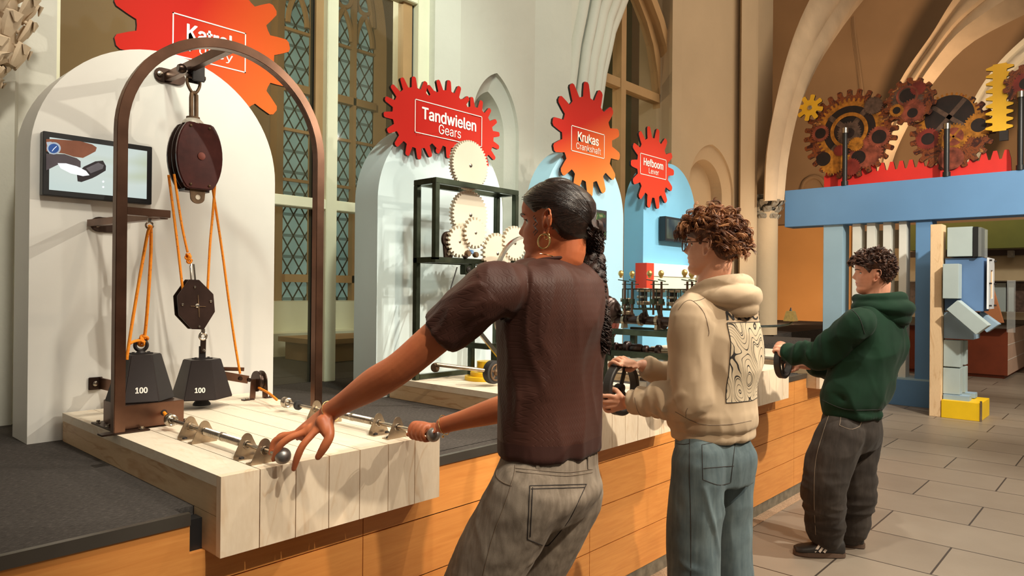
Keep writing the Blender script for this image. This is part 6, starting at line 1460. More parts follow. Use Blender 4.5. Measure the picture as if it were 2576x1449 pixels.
m.build('loose_curl', 'hair_black_curl', hair_o, smooth=True)
# jewellery
lobe = X((-0.012, 0.080, 0.076))
MB().ring(lobe+V(0, 0, -0.017)+X.f*0.006, X.l+X.f*0.15, 0.0185, 0.0024, 30, 8).build('hoop_earring', 'gold', g, smooth=True)
MB().ring(lobe+V(0, 0, -0.004)-X.f*0.002, X.l+X.f*0.3, 0.0085, 0.0016, 24, 8).build('small_hoop_earring', 'gold', g, smooth=True)
MB().sphere(X((-0.017, 0.081, 0.084)), 0.0022, seg=10, rings=8).build('ear_stud', 'gold', g, smooth=True)
nk = [D(1358, 640, 1.825), D(1390, 646, 1.822), D(1428, 660, 1.832), D(1448, 668, 1.86)]
MB().tube([tuple(p+V(0, 0, 0.002)) for p in spl(nk, 20)], 0.0010, 5).sphere(D(1427, 661, 1.84), 0.003, seg=8, rings=6).build('necklace', 'gold', g, smooth=True)
def bracelet(c, axis, R, r, charm=None):
    m = MB().ring(c, axis, R, r, 30, 6)
    if charm is not None: m.sphere(charm, 0.0042, seg=10, rings=8)
    m.build('bracelet', 'gold', g, smooth=True)
ba = WL-EL; bracelet(lerp(EL, WL, 0.965), ba, 0.0292, 0.0012, D(826, 1052, 1.885))
ba = WR-ER; bracelet(lerp(ER, WR, 0.985), ba, 0.0300, 0.0014, D(1114, 1098, 2.13))
# knit top
m = MB()
loft(m, [(NB+V(-0.01, 0.01, 0.004), hx*0.082, hy*0.070), (NB+V(-0.01, 0.0, -0.024), hx*0.142, hy*0.090), (CH+V(0, -0.004, 0.075), hx*0.178, hy*0.105), (CH+V(0, -0.006, -0.01), hx*0.172, hy*0.118), (lerp(CH, WA, .5), hx*0.158, hy*0.116), (WA, hx*0.146, hy*0.112), (lerp(WA, PE, .55), hx*0.150, hy*0.114), (PE+V(0, 0, 0.040), hx*0.150, hy*0.114), (PE+V(0, 0, -0.003), hx*0.148, hy*0.112)], 36, 2.25)
sl_end = lerp(SL, EL, 0.56)
flat_limb(m, [SL+V(0.09, 0.0, -0.005), SL+V(0.035, 0, -0.004), lerp(SL, EL, .06), lerp(SL, EL, .32), sl_end], [0.060, 0.064, 0.068, 0.064, 0.0565], 22)
sr_end = lerp(SR, ER, 0.55)
flat_limb(m, [SR+V(-0.07, 0, -0.02), SR+V(-0.01, 0, -0.004), lerp(SR, ER, .28), sr_end], [0.062, 0.068, 0.066, 0.060], 22)
em, co, nr = fuse(m, 0.005, 5)
ar = np.linalg.norm(np.cross(co-SL, (EL-SL)/np.linalg.norm(EL-SL)), axis=1); onarm = ((ar < 0.085) & ((co-SL)@(EL-SL) > 0.0)).astype(float)
R1 = frame_axes(EL-SL)
q = co@R1.T
co = co+nr*(0.0060*onarm*ridged(q, (9, 24, 24), 2)+0.0085*(1-onarm)*ridged(co@np.array([[1, 0, 0.35], [0, 1, 0], [-0.35, 0, 1]]), (8, 8, 3.2), 4)+0.0045*(1-onarm)*ridged(co, (17, 17, 6), 6))[:, None]
d3 = lambda pts: [D(*p) for p in pts]
co = folds(co, nr, [(d3([(1190, 700, 1.62), (1150, 760, 1.65), (1110, 830, 1.7)]), 0.012, 0.004), (d3([(1215, 790, 1.66), (1170, 830, 1.68), (1140, 865, 1.71)]), 0.010, -0.005), (d3([(1270, 860, 1.70), (1295, 960, 1.72), (1300, 1080, 1.74)]), 0.012, 0.006), (d3([(1262, 870, 1.70), (1280, 980, 1.72), (1275, 1090, 1.74)]), 0.009, -0.006), (d3([(1300, 840, 1.70), (1350, 930, 1.71), (1380, 1010, 1.72)]), 0.014, 0.004), (d3([(1450, 900, 1.78), (1440, 980, 1.78), (1470, 1080, 1.80)]), 0.014, 0.004), (d3([(1285, 1100, 1.76), (1330, 1112, 1.74), (1400, 1112, 1.74), (1470, 1100, 1.80)]), 0.010, 0.007), (d3([(1240, 760, 1.62), (1250, 800, 1.64), (1255, 850, 1.68)]), 0.006, -0.004)])
hem_z = float(PE[2])+0.035
sn = (EL-SL)/np.linalg.norm(EL-SL); hem_d = float((sl_end-SL)@sn)-0.030
def topsel(c): return ((c[:, 2] < hem_z)).astype(int)
top = finish(em, co, 'knit_top', ['knit_brown', 'rib_brown'], g, topsel)
tt = bvh(co, em)
nkc = NB+V(-0.01, 0.014, 0.004)
m = MB(); m.tube([nkc+hx*0.064*math.cos(a)+hy*0.060*math.sin(a)+V(0, 0, 0.002-0.010*math.sin(a)) for a in [2*PI*i/40 for i in range(40)]], 0.0042, 8, closed=True); m.build('neckband', 'rib_brown', top, smooth=True)
# jeans
KL, KR = D(1128, 1610, 1.90), D(1255, 1600, 2.06); AL, AR = V(float(KL[0])-0.02, float(KL[1])+0.17, 0.10), V(float(KR[0])+0.03, float(KR[1])+0.10, 0.10)
m = MB()
loft(m, [(PE+V(0, 0, 0.035), hx*0.138, hy*0.100), (PE+V(0, 0, -0.01), hx*0.146, hy*0.106), (PE+V(0, 0.01, -0.07), hx*0.164, hy*0.120), (lerp(HL, HR, .5)+V(0, 0.0, 0.0), hx*0.172, hy*0.126), (lerp(HL, HR, .5)+V(0, 0.03, -0.07), hx*0.160, hy*0.108)], 32, 2.3)
for h_, k_, a_ in ((HL, KL, AL), (HR, KR, AR)):
    limb(m, [h_+V(0, -0.005, 0.0), lerp(h_, k_, .35), lerp(h_, k_, .7), k_, lerp(k_, a_, .5), a_], [0.098, 0.098, 0.088, 0.080, 0.082, 0.088], 24)
em, co, nr = fuse(m, 0.006, 6)
co = co+nr*(0.0022*ridged(co, (16, 16, 9), 3)+0.0018*soft(co, (40, 40, 30), 8))[:, None]
co = folds(co, nr, [(d3([(1235, 1215, 1.70), (1260, 1235, 1.69), (1290, 1240, 1.68)]), 0.007, 0.004), (d3([(1220, 1260, 1.70), (1245, 1275, 1.69), (1270, 1275, 1.68)]), 0.006, 0.003), (d3([(1420, 1360, 1.80), (1370, 1395, 1.78), (1320, 1420, 1.76)]), 0.012, 0.006), (d3([(1400, 1330, 1.80), (1395, 1300, 1.78), (1390, 1280, 1.76)]), 0.01, 0.004)])
jn = finish(em, co, 'jeans', ['denim_grey'], g); tj = bvh(co, em)
ribs_pocket(jn, tj, [seg2((1333, 1222), (1475, 1218)), seg2((1333, 1222), (1327, 1356)), dense([(1327, 1356), (1372, 1373), (1388, 1363)]), dense([(1388, 1363), (1430, 1310), (1460, 1250), (1475, 1218)]), seg2((1336, 1230), (1470, 1226)), seg2((1340, 1226), (1334, 1350))], 1.9, 'stitch_dark', 'pocket_stitching', 0.0012)
ribs_pocket(jn, tj, [dense([(1296, 1170), (1292, 1200), (1270, 1270), (1240, 1350), (1215, 1449)], 24), dense([(1296, 1178), (1360, 1184), (1430, 1188), (1490, 1180)], 22), dense([(1298, 1186), (1360, 1193), (1430, 1197), (1490, 1188)], 22), dense([(1252, 1180), (1250, 1200), (1268, 1215), (1288, 1222)])], 1.9, 'stitch', 'seam', 0.0012)
for u in (1353, 1478):
    h = tj.ray_cast(Vector(CAMP.tolist()), Vector(ray(u, 1163).tolist()).normalized())
    if h[0] is not None: p = np.array(h[0]); n_ = np.array(h[1]); MB().bar(p+n_*0.003+V(0, 0, 0.018), p+n_*0.003+V(0, 0, -0.018), 0.010, 0.003, tuple(n_)).build('belt_loop', 'denim_grey', jn, 0.0008)
def shoe(parent, ank, fd, mats, L=0.27, name='shoe', stripes=False):
    """ank: ankle centre above the floor; fd: direction of the toe"""
    f_ = V(fd[0], fd[1], 0); f_ /= np.linalg.norm(f_); s_ = V(-f_[1], f_[0], 0); c = V(ank[0], ank[1], 0)
    m = MB(); R_ = []
    for x, w, h, zc in ((-0.075, 0.026, 0.030, 0.055), (-0.060, 0.034, 0.045, 0.060), (-0.01, 0.038, 0.042, 0.058), (0.05, 0.042, 0.032, 0.048), (0.11, 0.048, 0.024, 0.040), (0.155, 0.046, 0.019, 0.036), (0.185, 0.030, 0.014, 0.032)): R_.append((c+f_*x+V(0, 0, zc), s_*w, V(0, 0, h)))
    loft(m, R_, 24, 2.4); limb(m, [c+f_*-0.03+V(0, 0, 0.09), c+f_*-0.02+V(0, 0, 0.06)], [0.036, 0.036], 16)
    em, co, nr = fuse(m, 0.005, 3); up = finish(em, co, name, [mats[0]], parent)
    P = []
    for i in range(36):
        a = 2*PI*i/36; x = math.cos(a); y = math.sin(a); xx = 0.055+0.137*x; w = np.interp(xx, [-0.085, -0.05, 0.05, 0.12, 0.195], [0.9, 0.82, 0.86, 1.08, 1.0])
        p = c+f_*xx+s_*(0.045*w*math.copysign(abs(y)**0.7, y)); P.append((p[0], p[1]))
    MB().prism(P, lambda a, b, t_: (a, b, t_), 0.001, 0.032).build('sole', mats[1], up, 0.004)
    if stripes:
        for sd in (-1, 1):
            for k in range(3):
                x0 = 0.012+0.024*k
                a = c+f_*(x0+0.030)+s_*sd*0.0435+V(0, 0, 0.036); b = c+f_*(x0-0.004)+s_*sd*0.0385+V(0, 0, 0.082)
                MB().bar(a, b, 0.0115, 0.004, tuple(s_)).build('stripe', 'shoe_white', up)
    return up
shoe(g, AL, (-0.1, 1), ('shoe_black', 'shoe_white')); shoe(g, AR, (0.1, 1), ('shoe_black', 'shoe_white'))

# ------------------------------------------------ boy in the beige hoodie
def hoodie_arm(m, pts, rs, seg=22): flat_limb(m, pts, rs, seg)
g = thing('person', (2.57, 1.27, 0.0), 'boy with curly brown hair and glasses in a beige hoodie turning a black hand wheel', 'person')
SL, SR = D(1740, 800, 2.655), D(1852, 796, 2.83); EL, WL = D(1738, 1000, 2.64), D(1585, 1012, 2.80); ER, WR = D(1790, 1000, 3.02), D(1618, 920, 2.94)
NB = D(1803, 716, 2.755); CH = D(1796, 850, 2.755); WA = D(1792, 990, 2.755); PE = D(1792, 1092, 2.76); HL, HR = D(1757, 1160, 2.66), D(1833, 1160, 2.86)
hx = V(.94, -.34, 0); hx /= np.linalg.norm(hx); hy = V(.34, .94, 0); hy /= np.linalg.norm(hy)
X = basis(D(1787, 622, 2.765), (-0.20, 0.98, 0.0), (0.02, 0.02, 1.0)); X.s = 1.0
m = MB(); head_mesh(m, X); ear(m, X, 1, 0.106, -0.006, 1.12); ear(m, X, -1, 0.106, -0.006, 1.12)
limb(m, [X((-0.028, 0, 0.10)), X((-0.028, 0, 0.03)), NB+V(0, 0.02, 0), NB+V(0, 0.02, -0.08)], [0.058, 0.055, 0.060, 0.08], 20)
loft(m, [(NB+V(0, 0, -0.05), hx*0.10, hy*0.06), (CH, hx*0.16, hy*0.09), (WA, hx*0.13, hy*0.085), (PE, hx*0.14, hy*0.09)])
for a_, b_2, c_2 in ((SL, EL, WL), (SR, ER, WR)): limb(m, [a_, b_2, lerp(b_2, c_2, .4), c_2], [0.045, 0.040, 0.036, 0.027], 16)
wc = V(2.463, 1.62, HWZ); RW = 0.101
def grip(m, wrist, a0, thumb_a, sgn, yb=1.62, wc=wc, r=0.0092, RW=RW):
    """fist closed round the wheel rim: fingers spaced along the rim, curled front to back"""
    for k in range(4):
        a = a0+sgn*0.195*(k-1.5); ca, sa = math.cos(a), math.sin(a); rad_ = V(ca, 0, sa); c = wc+rad_*RW
        # from the outside of the rim at the near side over the outside to the far side, ending inside
        base = c+rad_*0.016+V(0, -0.026, 0)
        finger(m, [lerp(wrist, base, .62), base, c+rad_*0.026+V(0, 0.002, 0), c+rad_*0.012+V(0, 0.026, 0), c-rad_*0.012+V(0, 0.024, 0)], (r*0.96, r, r, r*0.88)[k], r*0.8)
    a = a0; rad_ = V(math.cos(a), 0, math.sin(a)); c = wc+rad_*RW
    pc_ = c+rad_*0.006+V(0, -0.034, 0); tg = V(-math.sin(a), 0, math.cos(a))*sgn
    loft(m, [(wrist, tg*0.026, V(0, 0.012, 0)+rad_*0.012), (lerp(wrist, pc_, .5), tg*0.036, V(0, 0.010, 0)+rad_*0.012), (lerp(wrist, pc_, .92), tg*0.041, V(0, 0.010, 0)+rad_*0.010), (pc_+(pc_-wrist)*0.10, tg*0.038, V(0, 0.006, 0)+rad_*0.007)], 18, 2.2)
    a = thumb_a; rt_ = V(math.cos(a), 0, math.sin(a)); ct = wc+rt_*RW
    finger(m, [lerp(wrist, pc_, .45)+tg*(-0.026), ct-rt_*0.018+V(0, -0.030, 0), ct-rt_*0.020+V(0, -0.010, 0), ct-rt_*0.018+V(0, 0.012, 0)], 0.0105, 0.0085)
grip(m, WL, math.radians(205), math.radians(178), 1)
grip(m, WR, math.radians(100), math.radians(70), 1)
em, co, nr = fuse(m, 0.0042, 3)
mouth = X((0.086, 0, 0.0605))
finish(em, co, 'body', ['skin_fair', 'lip_rose'], g, lipsel)
face_parts(X, g, brow='hair_brown_dark')
# glasses
m = MB()
for sd in (-1, 1):
    c = np.array((0.101, sd*0.034, 0.116)); pts = []
    for i in range(28):
        a = 2*PI*i/28; ca, sa = math.cos(a), math.sin(a); pts.append(X((c[0]-abs(0.020*ca+0.0)*0.12-(0.004 if sd*ca > 0 else 0), c[1]+0.0255*math.copysign(abs(ca)**0.7, ca), c[2]+0.0215*math.copysign(abs(sa)**0.7, sa))))
    m.tube(pts, 0.0022, 6, closed=True); limb(m, [X((0.095, sd*0.060, 0.128)), X((0.05, sd*0.079, 0.126)), X((-0.004, sd*0.080, 0.124)), X((-0.018, sd*0.079, 0.112))], [0.0026, 0.0022, 0.002, 0.0018], 6)
limb(m, [X((0.099, -0.009, 0.122)), X((0.103, 0, 0.124)), X((0.099, 0.009, 0.122))], [0.002, 0.002, 0.002], 6)
gl = m.build('glasses', 'glasses_frame', g, smooth=True)
for sd in (-1, 1):
    pts = [X((0.099, sd*0.034+0.0245*math.copysign(abs(math.cos(a))**0.7, math.cos(a)), 0.116+0.0205*math.copysign(abs(math.sin(a))**0.7, math.sin(a)))) for a in [2*PI*i/24 for i in range(24)]]
    MB().add([tuple(p) for p in pts], [tuple(range(24))]).build('lens', 'clear_glass', gl)
def hl_b(p):
    x, y, z = p
    return z-np.interp(x, [-0.11, -0.085, -0.055, -0.030, -0.016, 0.008, 0.022, 0.045, 0.075, 0.095], [0.038, 0.036, 0.044, 0.090, 0.132, 0.136, 0.116, 0.140, 0.150, 0.155])
m = hair_cap(X, g, 'hair_brown_dark', hl_b, 0.014, rough=0.006); hair_o = m.build('hair', 'hair_brown_dark', g, smooth=True)
gr = lambda p: float(np.interp(p[2], [0.05, 0.10, 0.15, 0.2], [0.30, 0.6, 0.8, 1.2]))*(0.45 if p[0] > -0.04 and p[2] < 0.165 and abs(p[1]) > 0.05 else 1.0)
BR = ('hair_brown', 'hair_brown_mid', 'hair_brown_light'); m = MB(); curls(m, X, 420, hl_b, 11, (0.045, 0.075), 0.0012, (-0.2, 0, 0.15), 0.0095, 0.016, (0.35, 0.9), gr, 0.05, 9, BR)
# fringe hanging over the forehead and bulk at the back
curls(m, X, 70, lambda p: hl_b(p) if p[0] > 0.03 else -1, 12, (0.045, 0.065), 0.0012, (1.2, 0, -0.2), 0.009, 0.018, (0.4, 0.9), None, 0.16, 9, BR)
curls(m, X, 150, lambda p: hl_b(p) if p[0] < -0.03 else -1, 13, (0.045, 0.07), 0.0012, (-1.2, 0, -0.3), 0.010, 0.024, (0.4, 0.9), None, 0.10, 9, BR)
m.build('curls', None, hair_o, smooth=True, angle=180)
# hoodie
m = MB()
loft(m, [(NB+V(0, 0.0, -0.02), hx*0.10, hy*0.085), (NB+V(0, -0.005, -0.06), hx*0.155, hy*0.105), (CH+V(0, -0.005, 0.06), hx*0.182, hy*0.130), (CH+V(0, -0.01, -0.05), hx*0.182, hy*0.142), (WA+V(0, 0, 0.03), hx*0.176, hy*0.140), (lerp(WA, PE, .45), hx*0.184, hy*0.145), (lerp(WA, PE, .75), hx*0.178, hy*0.138), (PE+V(0, 0, 0.03), hx*0.168, hy*0.124), (PE+V(0, 0, -0.008), hx*0.168, hy*0.124)], 40, 2.25)
hoodie_arm(m, [SL+V(0.09, 0.01, -0.02), SL+V(0.012, 0, 0), lerp(SL, EL, .5), EL+V(0, 0, -0.005), lerp(EL, WL, .4), lerp(EL, WL, .70), lerp(EL, WL, .78), lerp(EL, WL, .98)], [0.085, 0.086, 0.078, 0.075, 0.066, 0.056, 0.049, 0.044])
hoodie_arm(m, [SR+V(-0.09, 0.01, -0.02), SR, lerp(SR, ER, .5), ER, lerp(ER, WR, .4), lerp(ER, WR, .72), lerp(ER, WR, .80), lerp(ER, WR, .97)], [0.085, 0.084, 0.076, 0.070, 0.062, 0.052, 0.046, 0.042])
em, co, nr = fuse(m, 0.0062, 6)
def armmask(co, a, b, r): 
    ab = b-a; t = ((co-a)@ab/(ab@ab)).clip(0, 1); return np.exp(-(np.linalg.norm(co-(a+t[:, None]*ab), axis=1)/r)**4)
fa = armmask(co, lerp(EL, WL, .1), lerp(EL, WL, .7), 0.10); q = co@frame_axes(WL-EL).T
co = co+nr*(0.011*fa*ridged(q, (22, 6, 6), 3)+0.009*(1-fa)*ridged(co, (6, 6, 4), 5)+0.004*soft(co, (18, 18, 9), 6)+0.004*ridged(co, (14, 14, 7), 16))[:, None]
co = folds(co, nr, [(d3([(1722, 985, 2.56), (1690, 1010, 2.6), (1660, 1030, 2.64)]), 0.012, 0.010), (d3([(1700, 940, 2.58), (1705, 975, 2.57), (1690, 1000, 2.6)]), 0.010, 0.008), (d3([(1650, 1000, 2.66), (1665, 1030, 2.64), (1700, 1050, 2.6)]), 0.008, 0.008), (d3([(1615, 985, 2.72), (1630, 1020, 2.70), (1655, 1045, 2.66)]), 0.008, 0.008), (d3([(1795, 810, 2.60), (1780, 860, 2.6), (1760, 900, 2.6)]), 0.014, 0.006), (d3([(1770, 905, 2.60), (1755, 960, 2.6), (1775, 1000, 2.6)]), 0.010, -0.010), (d3([(1700, 1030, 2.66), (1780, 1050, 2.60), (1895, 1040, 2.68)]), 0.014, 0.008), (d3([(1830, 830, 2.62), (1815, 900, 2.62), (1800, 980, 2.62)]), 0.016, 0.005)])
hd = finish(em, co, 'hoodie', ['hoodie_beige'], g); th = bvh(co, em)
ribs_pocket(hd, th, [dense([(1706, 780), (1722, 760), (1742, 757), (1770, 785), (1783, 830), (1782, 845)], 22), dense([(1790, 735), (1768, 752), (1744, 758)], 10), dense([(1597, 1000), (1603, 1030), (1612, 1045)], 8), dense([(1699, 1036), (1760, 1066), (1830, 1068), (1890, 1058)], 24), dense([(1730, 1027), (1726, 1035), (1725, 1050)], 6)], 2.9, 'stitch', 'seam', 0.0011)
# hood lying on the back: a rolled rim above a hanging fold
m = MB(); hc = NB+V(-0.0, -0.005, -0.010)
def roll(m, rx_, ry, z0, zb, r0, r1, a_=0.92, sk=0.0):
    pts = []; rs = []
    for i in range(25):
        a = -PI*a_+PI*2*a_*i/24-PI/2; bk = (1-math.sin(a))/2
        pts.append(hc+hx*(rx_*math.cos(a)+sk*bk)+hy*(ry[0]+(ry[1]-ry[0])*bk)*math.sin(a)+V(0, 0, z0+(zb-z0)*bk**1.5)); rs.append(r0+(r1-r0)*bk)
    limb(m, pts, rs, 18, 60)
roll(m, 0.098, (0.080, 0.104), -0.036, 0.022, 0.024, 0.030)
roll(m, 0.118, (0.088, 0.138), -0.050, -0.034, 0.026, 0.038, 0.80)
roll(m, 0.098, (0.080, 0.128), -0.060, -0.082, 0.022, 0.030, 0.55, 0.02)
em, co, nr = fuse(m, 0.0055, 10)
co = co+nr*(0.006*ridged(co, (6, 6, 14), 9)+0.003*soft(co, (18, 18, 24), 3))[:, None]
finish(em, co, 'hood', ['hoodie_beige'], hd)
# back print
def decal(name, mat, x0, x1, z0, z1, nx, nzz, off, org, keep=None):
    vs = []; ok = []
    for j in range(nzz+1):
        for i in range(nx+1):
            a = x0+(x1-x0)*i/nx; z = z0+(z1-z0)*j/nzz; o = org+hx*a-hy*0.5; o = V(o[0], o[1], z)
            h = th.ray_cast(Vector(o.tolist()), Vector(hy.tolist()))
            if h[0] is None: vs.append((0, 0, 0)); ok.append(False)
            else: vs.append(tuple(np.array(h[0])-hy*off)); ok.append(True)
    fs = [(j*(nx+1)+i, j*(nx+1)+i+1, (j+1)*(nx+1)+i+1, (j+1)*(nx+1)+i) for j in range(nzz) for i in range(nx)]
    fs = [f_ for f_ in fs if all(ok[k] for k in f_)]
    m = MB(); m.add(vs, fs); return m
zT_, zB_ = float(D(1850, 812, 2.6)[2]), float(D(1850, 1014, 2.6)[2])
def back_a(u, v, d): p = D(u, v, d)-CH; return float(p@hx)
hit = th.ray_cast(Vector(CAMP.tolist()), Vector(ray(1836, 900).tolist()).normalized()); aL_ = float((np.array(hit[0])-CH)@hx) if hit[0] is not None else 0.0; aR_ = 0.155
m = decal('p', None, aL_, aR_, zB_, zT_, 30, 40, 0.0015, CH); m.build('back_print', 'contour_print', hd, smooth=True)
m = MB()
for a0_, z0__, a1_, z1__ in ((aL_, zB_, aR_, zB_), (aL_, zT_, aR_, zT_), (aL_, zB_, aL_, zT_), (aR_, zB_, aR_, zT_)):
    pts = []
    for i in range(25):
        o = CH+hx*(a0_+(a1_-a0_)*i/24)-hy*0.5; o = V(o[0], o[1], z0__+(z1__-z0__)*i/24); h = th.ray_cast(Vector(o.tolist()), Vector(hy.tolist()))
        if h[0] is not None: pts.append(np.array(h[0])-hy*0.002)
    if len(pts) > 2: m.tube(pts, 0.0013, 5)
m.build('print_border', 'ink', hd)
def fcl(a, b, tt):
    o = CH+hx*a-hy*0.5; o = V(o[0], o[1], b); h = th.ray_cast(Vector(o.tolist()), Vector(hy.tolist()))
    return tuple(np.array(h[0])-hy*(0.002-tt*0.3)) if h[0] is not None else tuple(CH)
text('back_lettering', 'N I C C E', ((aL_+aR_)/2, zT_+0.026), (aR_-aL_)*0.98, 0.032, 'ink', hd, 0, 0.05, fmap=fcl, extrude=0.0)
# jeans
m = MB()
loft(m, [(PE+V(0, 0, 0.03), hx*0.148, hy*0.105), (PE+V(0, 0, -0.02), hx*0.155, hy*0.112), (lerp(HL, HR, .5)+V(0, -0.005, 0.02), hx*0.168, hy*0.125), (lerp(HL, HR, .5)+V(0, 0, -0.08), hx*0.165, hy*0.115)], 32, 2.4)
for h_, dx_ in ((HL, -0.015), (HR, 0.005)):
    k_ = h_+V(dx_, 0.01, -(h_[2]-0.50)); a_ = V(k_[0]+dx_, k_[1]-0.02, 0.09)
    limb(m, [h_, lerp(h_, k_, .5), k_, lerp(k_, a_, .5), a_], [0.100, 0.100, 0.098, 0.098, 0.10], 24)
em, co, nr = fuse(m, 0.0075, 6)
co = co+nr*(0.004*ridged(co, (10, 10, 6), 13)+0.003*soft(co, (24, 24, 14), 8))[:, None]
co = folds(co, nr, [(d3([(1770, 1220, 2.56), (1790, 1300, 2.56), (1812, 1400, 2.6)]), 0.010, 0.010), (d3([(1805, 1240, 2.6), (1822, 1290, 2.62), (1835, 1330, 2.66)]), 0.010, 0.007), (d3([(1700, 1410, 2.58), (1740, 1430, 2.56), (1790, 1440, 2.58)]), 0.012, 0.008), (d3([(1700, 1140, 2.58), (1720, 1146, 2.56), (1740, 1142, 2.56)]), 0.005, 0.003)])
jn = finish(em, co, 'jeans', ['denim_blue'], g); tj = bvh(co, em)
ribs_pocket(jn, tj, [seg2((1766, 1119), (1850, 1104)), seg2((1766, 1119), (1768, 1206)), dense([(1768, 1206), (1808, 1220), (1838, 1214)], 10), seg2((1838, 1214), (1850, 1104)), dense([(1735, 1105), (1735, 1200), (1738, 1320), (1738, 1449)], 26), dense([(1697, 1116), (1720, 1118), (1735, 1116)], 8), seg2((1770, 1178), (1846, 1172))], 2.9, 'stitch_dark', 'pocket_stitching', 0.0013)
for h_ in (HL, HR): shoe(g, V(h_[0]-0.01, h_[1]-0.01, 0), (-0.1, 1), ('shoe_black', 'shoe_white'))

# ------------------------------------------------ boy in the green hoodie
g = thing('person', (4.0, 1.35, 0.0), 'boy with dark curls in a green hoodie leaning back from his hand wheel', 'person')
SL, SR = D(2152, 815, 3.74), D(2238, 800, 4.08); EL, WL = D(2072, 892, 3.88), D(1968, 888, 4.07); ER, WR = D(2120, 925, 4.24), D(2012, 916, 4.20)
NB = D(2203, 752, 3.90); CH = D(2196, 850, 3.89); WA = D(2162, 965, 3.88); PE = D(2144, 1036, 3.88); HL, HR = D(2118, 1090, 3.80), D(2160, 1090, 3.99)
hx = V(1, -0.12, 0); hx /= np.linalg.norm(hx); hy = V(0.12, 1, 0); hy /= np.linalg.norm(hy)
X = basis(D(2196, 690, 3.90), (-0.33, 0.945, -0.03), (-0.04, 0.02, 1.0)); X.s = 1.0
m = MB(); head_mesh(m, X); ear(m, X, 1, 0.104, -0.010, 1.08); ear(m, X, -1, 0.104, -0.010, 1.08)
limb(m, [X((-0.028, 0, 0.10)), X((-0.030, 0, 0.03)), NB+V(0, 0.01, -0.02)], [0.058, 0.056, 0.065], 20)
loft(m, [(NB+V(0, 0, -0.05), hx*0.10, hy*0.06), (CH, hx*0.16, hy*0.09), (WA, hx*0.13, hy*0.085), (PE, hx*0.14, hy*0.09)])
for a_, b_2, c_2 in ((SL, EL, WL), (SR, ER, WR)): limb(m, [a_, b_2, lerp(b_2, c_2, .4), c_2], [0.045, 0.040, 0.036, 0.027], 16)
wc3 = V(4.152, 1.60, HWZ)
grip(m, WL, math.radians(128), math.radians(95), 1, 1.60, wc3, 0.0092, 0.093)
grip(m, WR, math.radians(-20), math.radians(12), 1, 1.60, wc3, 0.0092, 0.093)
em, co, nr = fuse(m, 0.005, 3)
mouth = X((0.086, 0, 0.0605))
finish(em, co, 'body', ['skin_rosy', 'lip_rose'], g, lipsel)
face_parts(X, g, brow='hair_dark')
def hl_c(p):
    x, y, z = p
    return z-np.interp(x, [-0.11, -0.085, -0.055, -0.030, -0.016, 0.008, 0.022, 0.045, 0.075, 0.095], [0.050, 0.048, 0.056, 0.095, 0.134, 0.138, 0.116, 0.148, 0.166, 0.170])
m = hair_cap(X, g, 'hair_dark', hl_c, 0.013, rough=0.006); hair_o = m.build('hair', 'hair_dark', g, smooth=True)
m = MB(); curls(m, X, 520, hl_c, 21, (0.026, 0.045), 0.0014, (0.3, 0, 0.1), 0.0080, 0.014, (0.6, 1.3), gr, 0.06, 6, ('hair_dark', 'hair_dark_warm'))
curls(m, X, 70, lambda p: hl_c(p) if p[0] > 0.03 else -1, 22, (0.03, 0.045), 0.0014, (1.2, 0, 0), 0.008, 0.016, (0.6, 1.2), None, 0.165, 6, ('hair_dark', 'hair_dark_warm'))
m.build('curls', None, hair_o, smooth=True, angle=180)
m = MB()
loft(m, [(NB+V(0, 0.0, -0.03), hx*0.10, hy*0.085), (NB+V(0, -0.005, -0.07), hx*0.17, hy*0.110), (CH+V(0, -0.005, 0.05), hx*0.20, hy*0.132), (CH+V(0, -0.01, -0.05), hx*0.20, hy*0.142), (lerp(CH, WA, .6), hx*0.20, hy*0.150), (WA, hx*0.200, hy*0.156), (lerp(WA, PE, .6), hx*0.195, hy*0.154), (PE+V(0, 0, 0.025), hx*0.175, hy*0.140), (PE+V(0, -0.01, -0.012), hx*0.175, hy*0.140)], 40, 2.25)
hoodie_arm(m, [SL+V(0.09, 0.0, -0.02), SL+V(0.012, 0, 0), lerp(SL, EL, .5), EL, lerp(EL, WL, .4), lerp(EL, WL, .70), lerp(EL, WL, .78), lerp(EL, WL, .95)], [0.08, 0.080, 0.080, 0.076, 0.066, 0.056, 0.048, 0.044])
hoodie_arm(m, [SR+V(-0.09, 0.0, -0.02), SR, lerp(SR, ER, .5), ER, lerp(ER, WR, .4), lerp(ER, WR, .60), lerp(ER, WR, .66), lerp(ER, WR, .74)], [0.09, 0.09, 0.085, 0.078, 0.068, 0.058, 0.050, 0.046])
em, co, nr = fuse(m, 0.0075, 6)
fa = armmask(co, lerp(SL, EL, .6), lerp(EL, WL, .7), 0.11); q = co@frame_axes(WL-EL).T
co = co+nr*(0.013*fa*ridged(q, (17, 6, 6), 3)+0.012*(1-fa)*ridged(co, (5.5, 5.5, 4), 15)+0.005*soft(co, (16, 16, 9), 6)+0.005*ridged(co, (12, 12, 7), 11))[:, None]
co = folds(co, nr, [(d3([(2200, 960, 3.72), (2215, 880, 3.72), (2235, 830, 3.75)]), 0.016, 0.010), (d3([(2185, 940, 3.72), (2200, 990, 3.72), (2235, 1020, 3.76)]), 0.014, 0.012), (d3([(2085, 985, 3.78), (2110, 1000, 3.74), (2180, 1030, 3.72)]), 0.014, -0.010), (d3([(2160, 830, 3.62), (2175, 880, 3.66), (2165, 930, 3.7)]), 0.014, -0.008), (d3([(2050, 870, 3.80), (2030, 885, 3.86), (2040, 910, 3.86)]), 0.010, 0.010)])
hd = finish(em, co, 'hoodie', ['hoodie_green'], g); th = bvh(co, em)
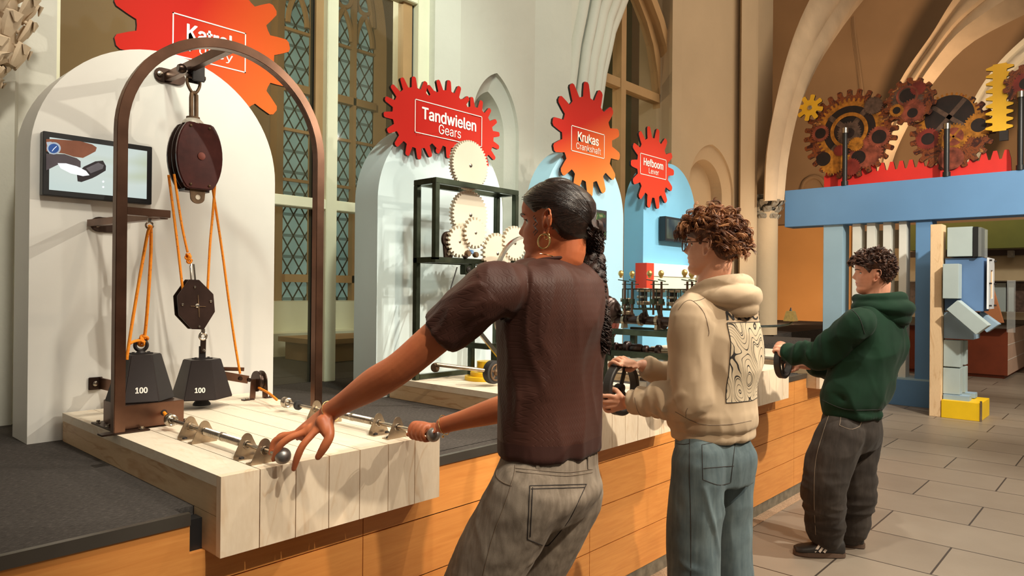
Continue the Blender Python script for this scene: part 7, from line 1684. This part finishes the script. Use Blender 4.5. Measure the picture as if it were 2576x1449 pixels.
ribs_pocket(hd, th, [dense([(2120, 782), (2140, 778), (2162, 800), (2175, 840)], 16), dense([(2066, 1005), (2130, 1030), (2220, 1030)], 18)], 4.0, 'ink', 'seam', 0.0016)
m = MB(); hc = NB+V(0.0, -0.012, -0.010)
roll(m, 0.100, (0.102, 0.116), 0.006, 0.016, 0.026, 0.032, 0.97)
roll(m, 0.118, (0.100, 0.144), -0.030, -0.040, 0.028, 0.042, 0.80)
roll(m, 0.100, (0.090, 0.132), -0.060, -0.096, 0.024, 0.034, 0.55)
em, co, nr = fuse(m, 0.0065, 9); co = co+nr*(0.006*ridged(co, (6, 6, 12), 9)+0.003*soft(co, (18, 18, 20), 3))[:, None]
finish(em, co, 'hood', ['hoodie_green'], hd)
# trousers
KL, AL = D(2072, 1225, 3.80), D(2078, 1352, 3.87); KR, AR = D(2150, 1225, 3.98), D(2137, 1340, 4.02)
m = MB()
loft(m, [(PE+V(0, 0, 0.03), hx*0.155, hy*0.122), (PE+V(0, 0, -0.03), hx*0.165, hy*0.135), (lerp(HL, HR, .5)+V(0, 0, 0.0), hx*0.178, hy*0.150), (lerp(HL, HR, .5)+V(0, 0.02, -0.08), hx*0.170, hy*0.135)], 32, 2.4)
for h_, k_, a_ in ((HL, KL, AL), (HR, KR, AR)): limb(m, [h_, lerp(h_, k_, .5)+V(-0.01, 0.01, 0), k_, lerp(k_, a_, .5), lerp(k_, a_, .85), a_+V(0, 0, 0.02)], [0.118, 0.118, 0.108, 0.100, 0.092, 0.086], 24)
em, co, nr = fuse(m, 0.008, 5)
lo_ = np.exp(-((co[:, 2]-0.25)/0.22)**2)
co = co+nr*(0.006*ridged(co, (8, 8, 6), 23)+0.010*lo_*ridged(co, (6, 6, 17), 5)+0.003*soft(co, (20, 20, 14), 8))[:, None]
jn = finish(em, co, 'jeans', ['denim_black'], g); tj = bvh(co, em)
ribs_pocket(jn, tj, [dense([(2092, 1025), (2070, 1090), (2052, 1160), (2048, 1250), (2052, 1345)], 30), seg2((2117, 1040), (2112, 1070)), dense([(2112, 1070), (2140, 1080), (2162, 1073)], 8), seg2((2162, 1073), (2172, 1052))], 4.0, 'stitch', 'seam', 0.0016)
shoe(g, V(float(AL[0])-0.0, float(AL[1])-0.02, 0), (-0.55, 0.83), ('shoe_black', 'shoe_sole'), stripes=True); shoe(g, V(float(AR[0]), float(AR[1]), 0), (-0.2, 1), ('shoe_black', 'shoe_sole'), stripes=True)
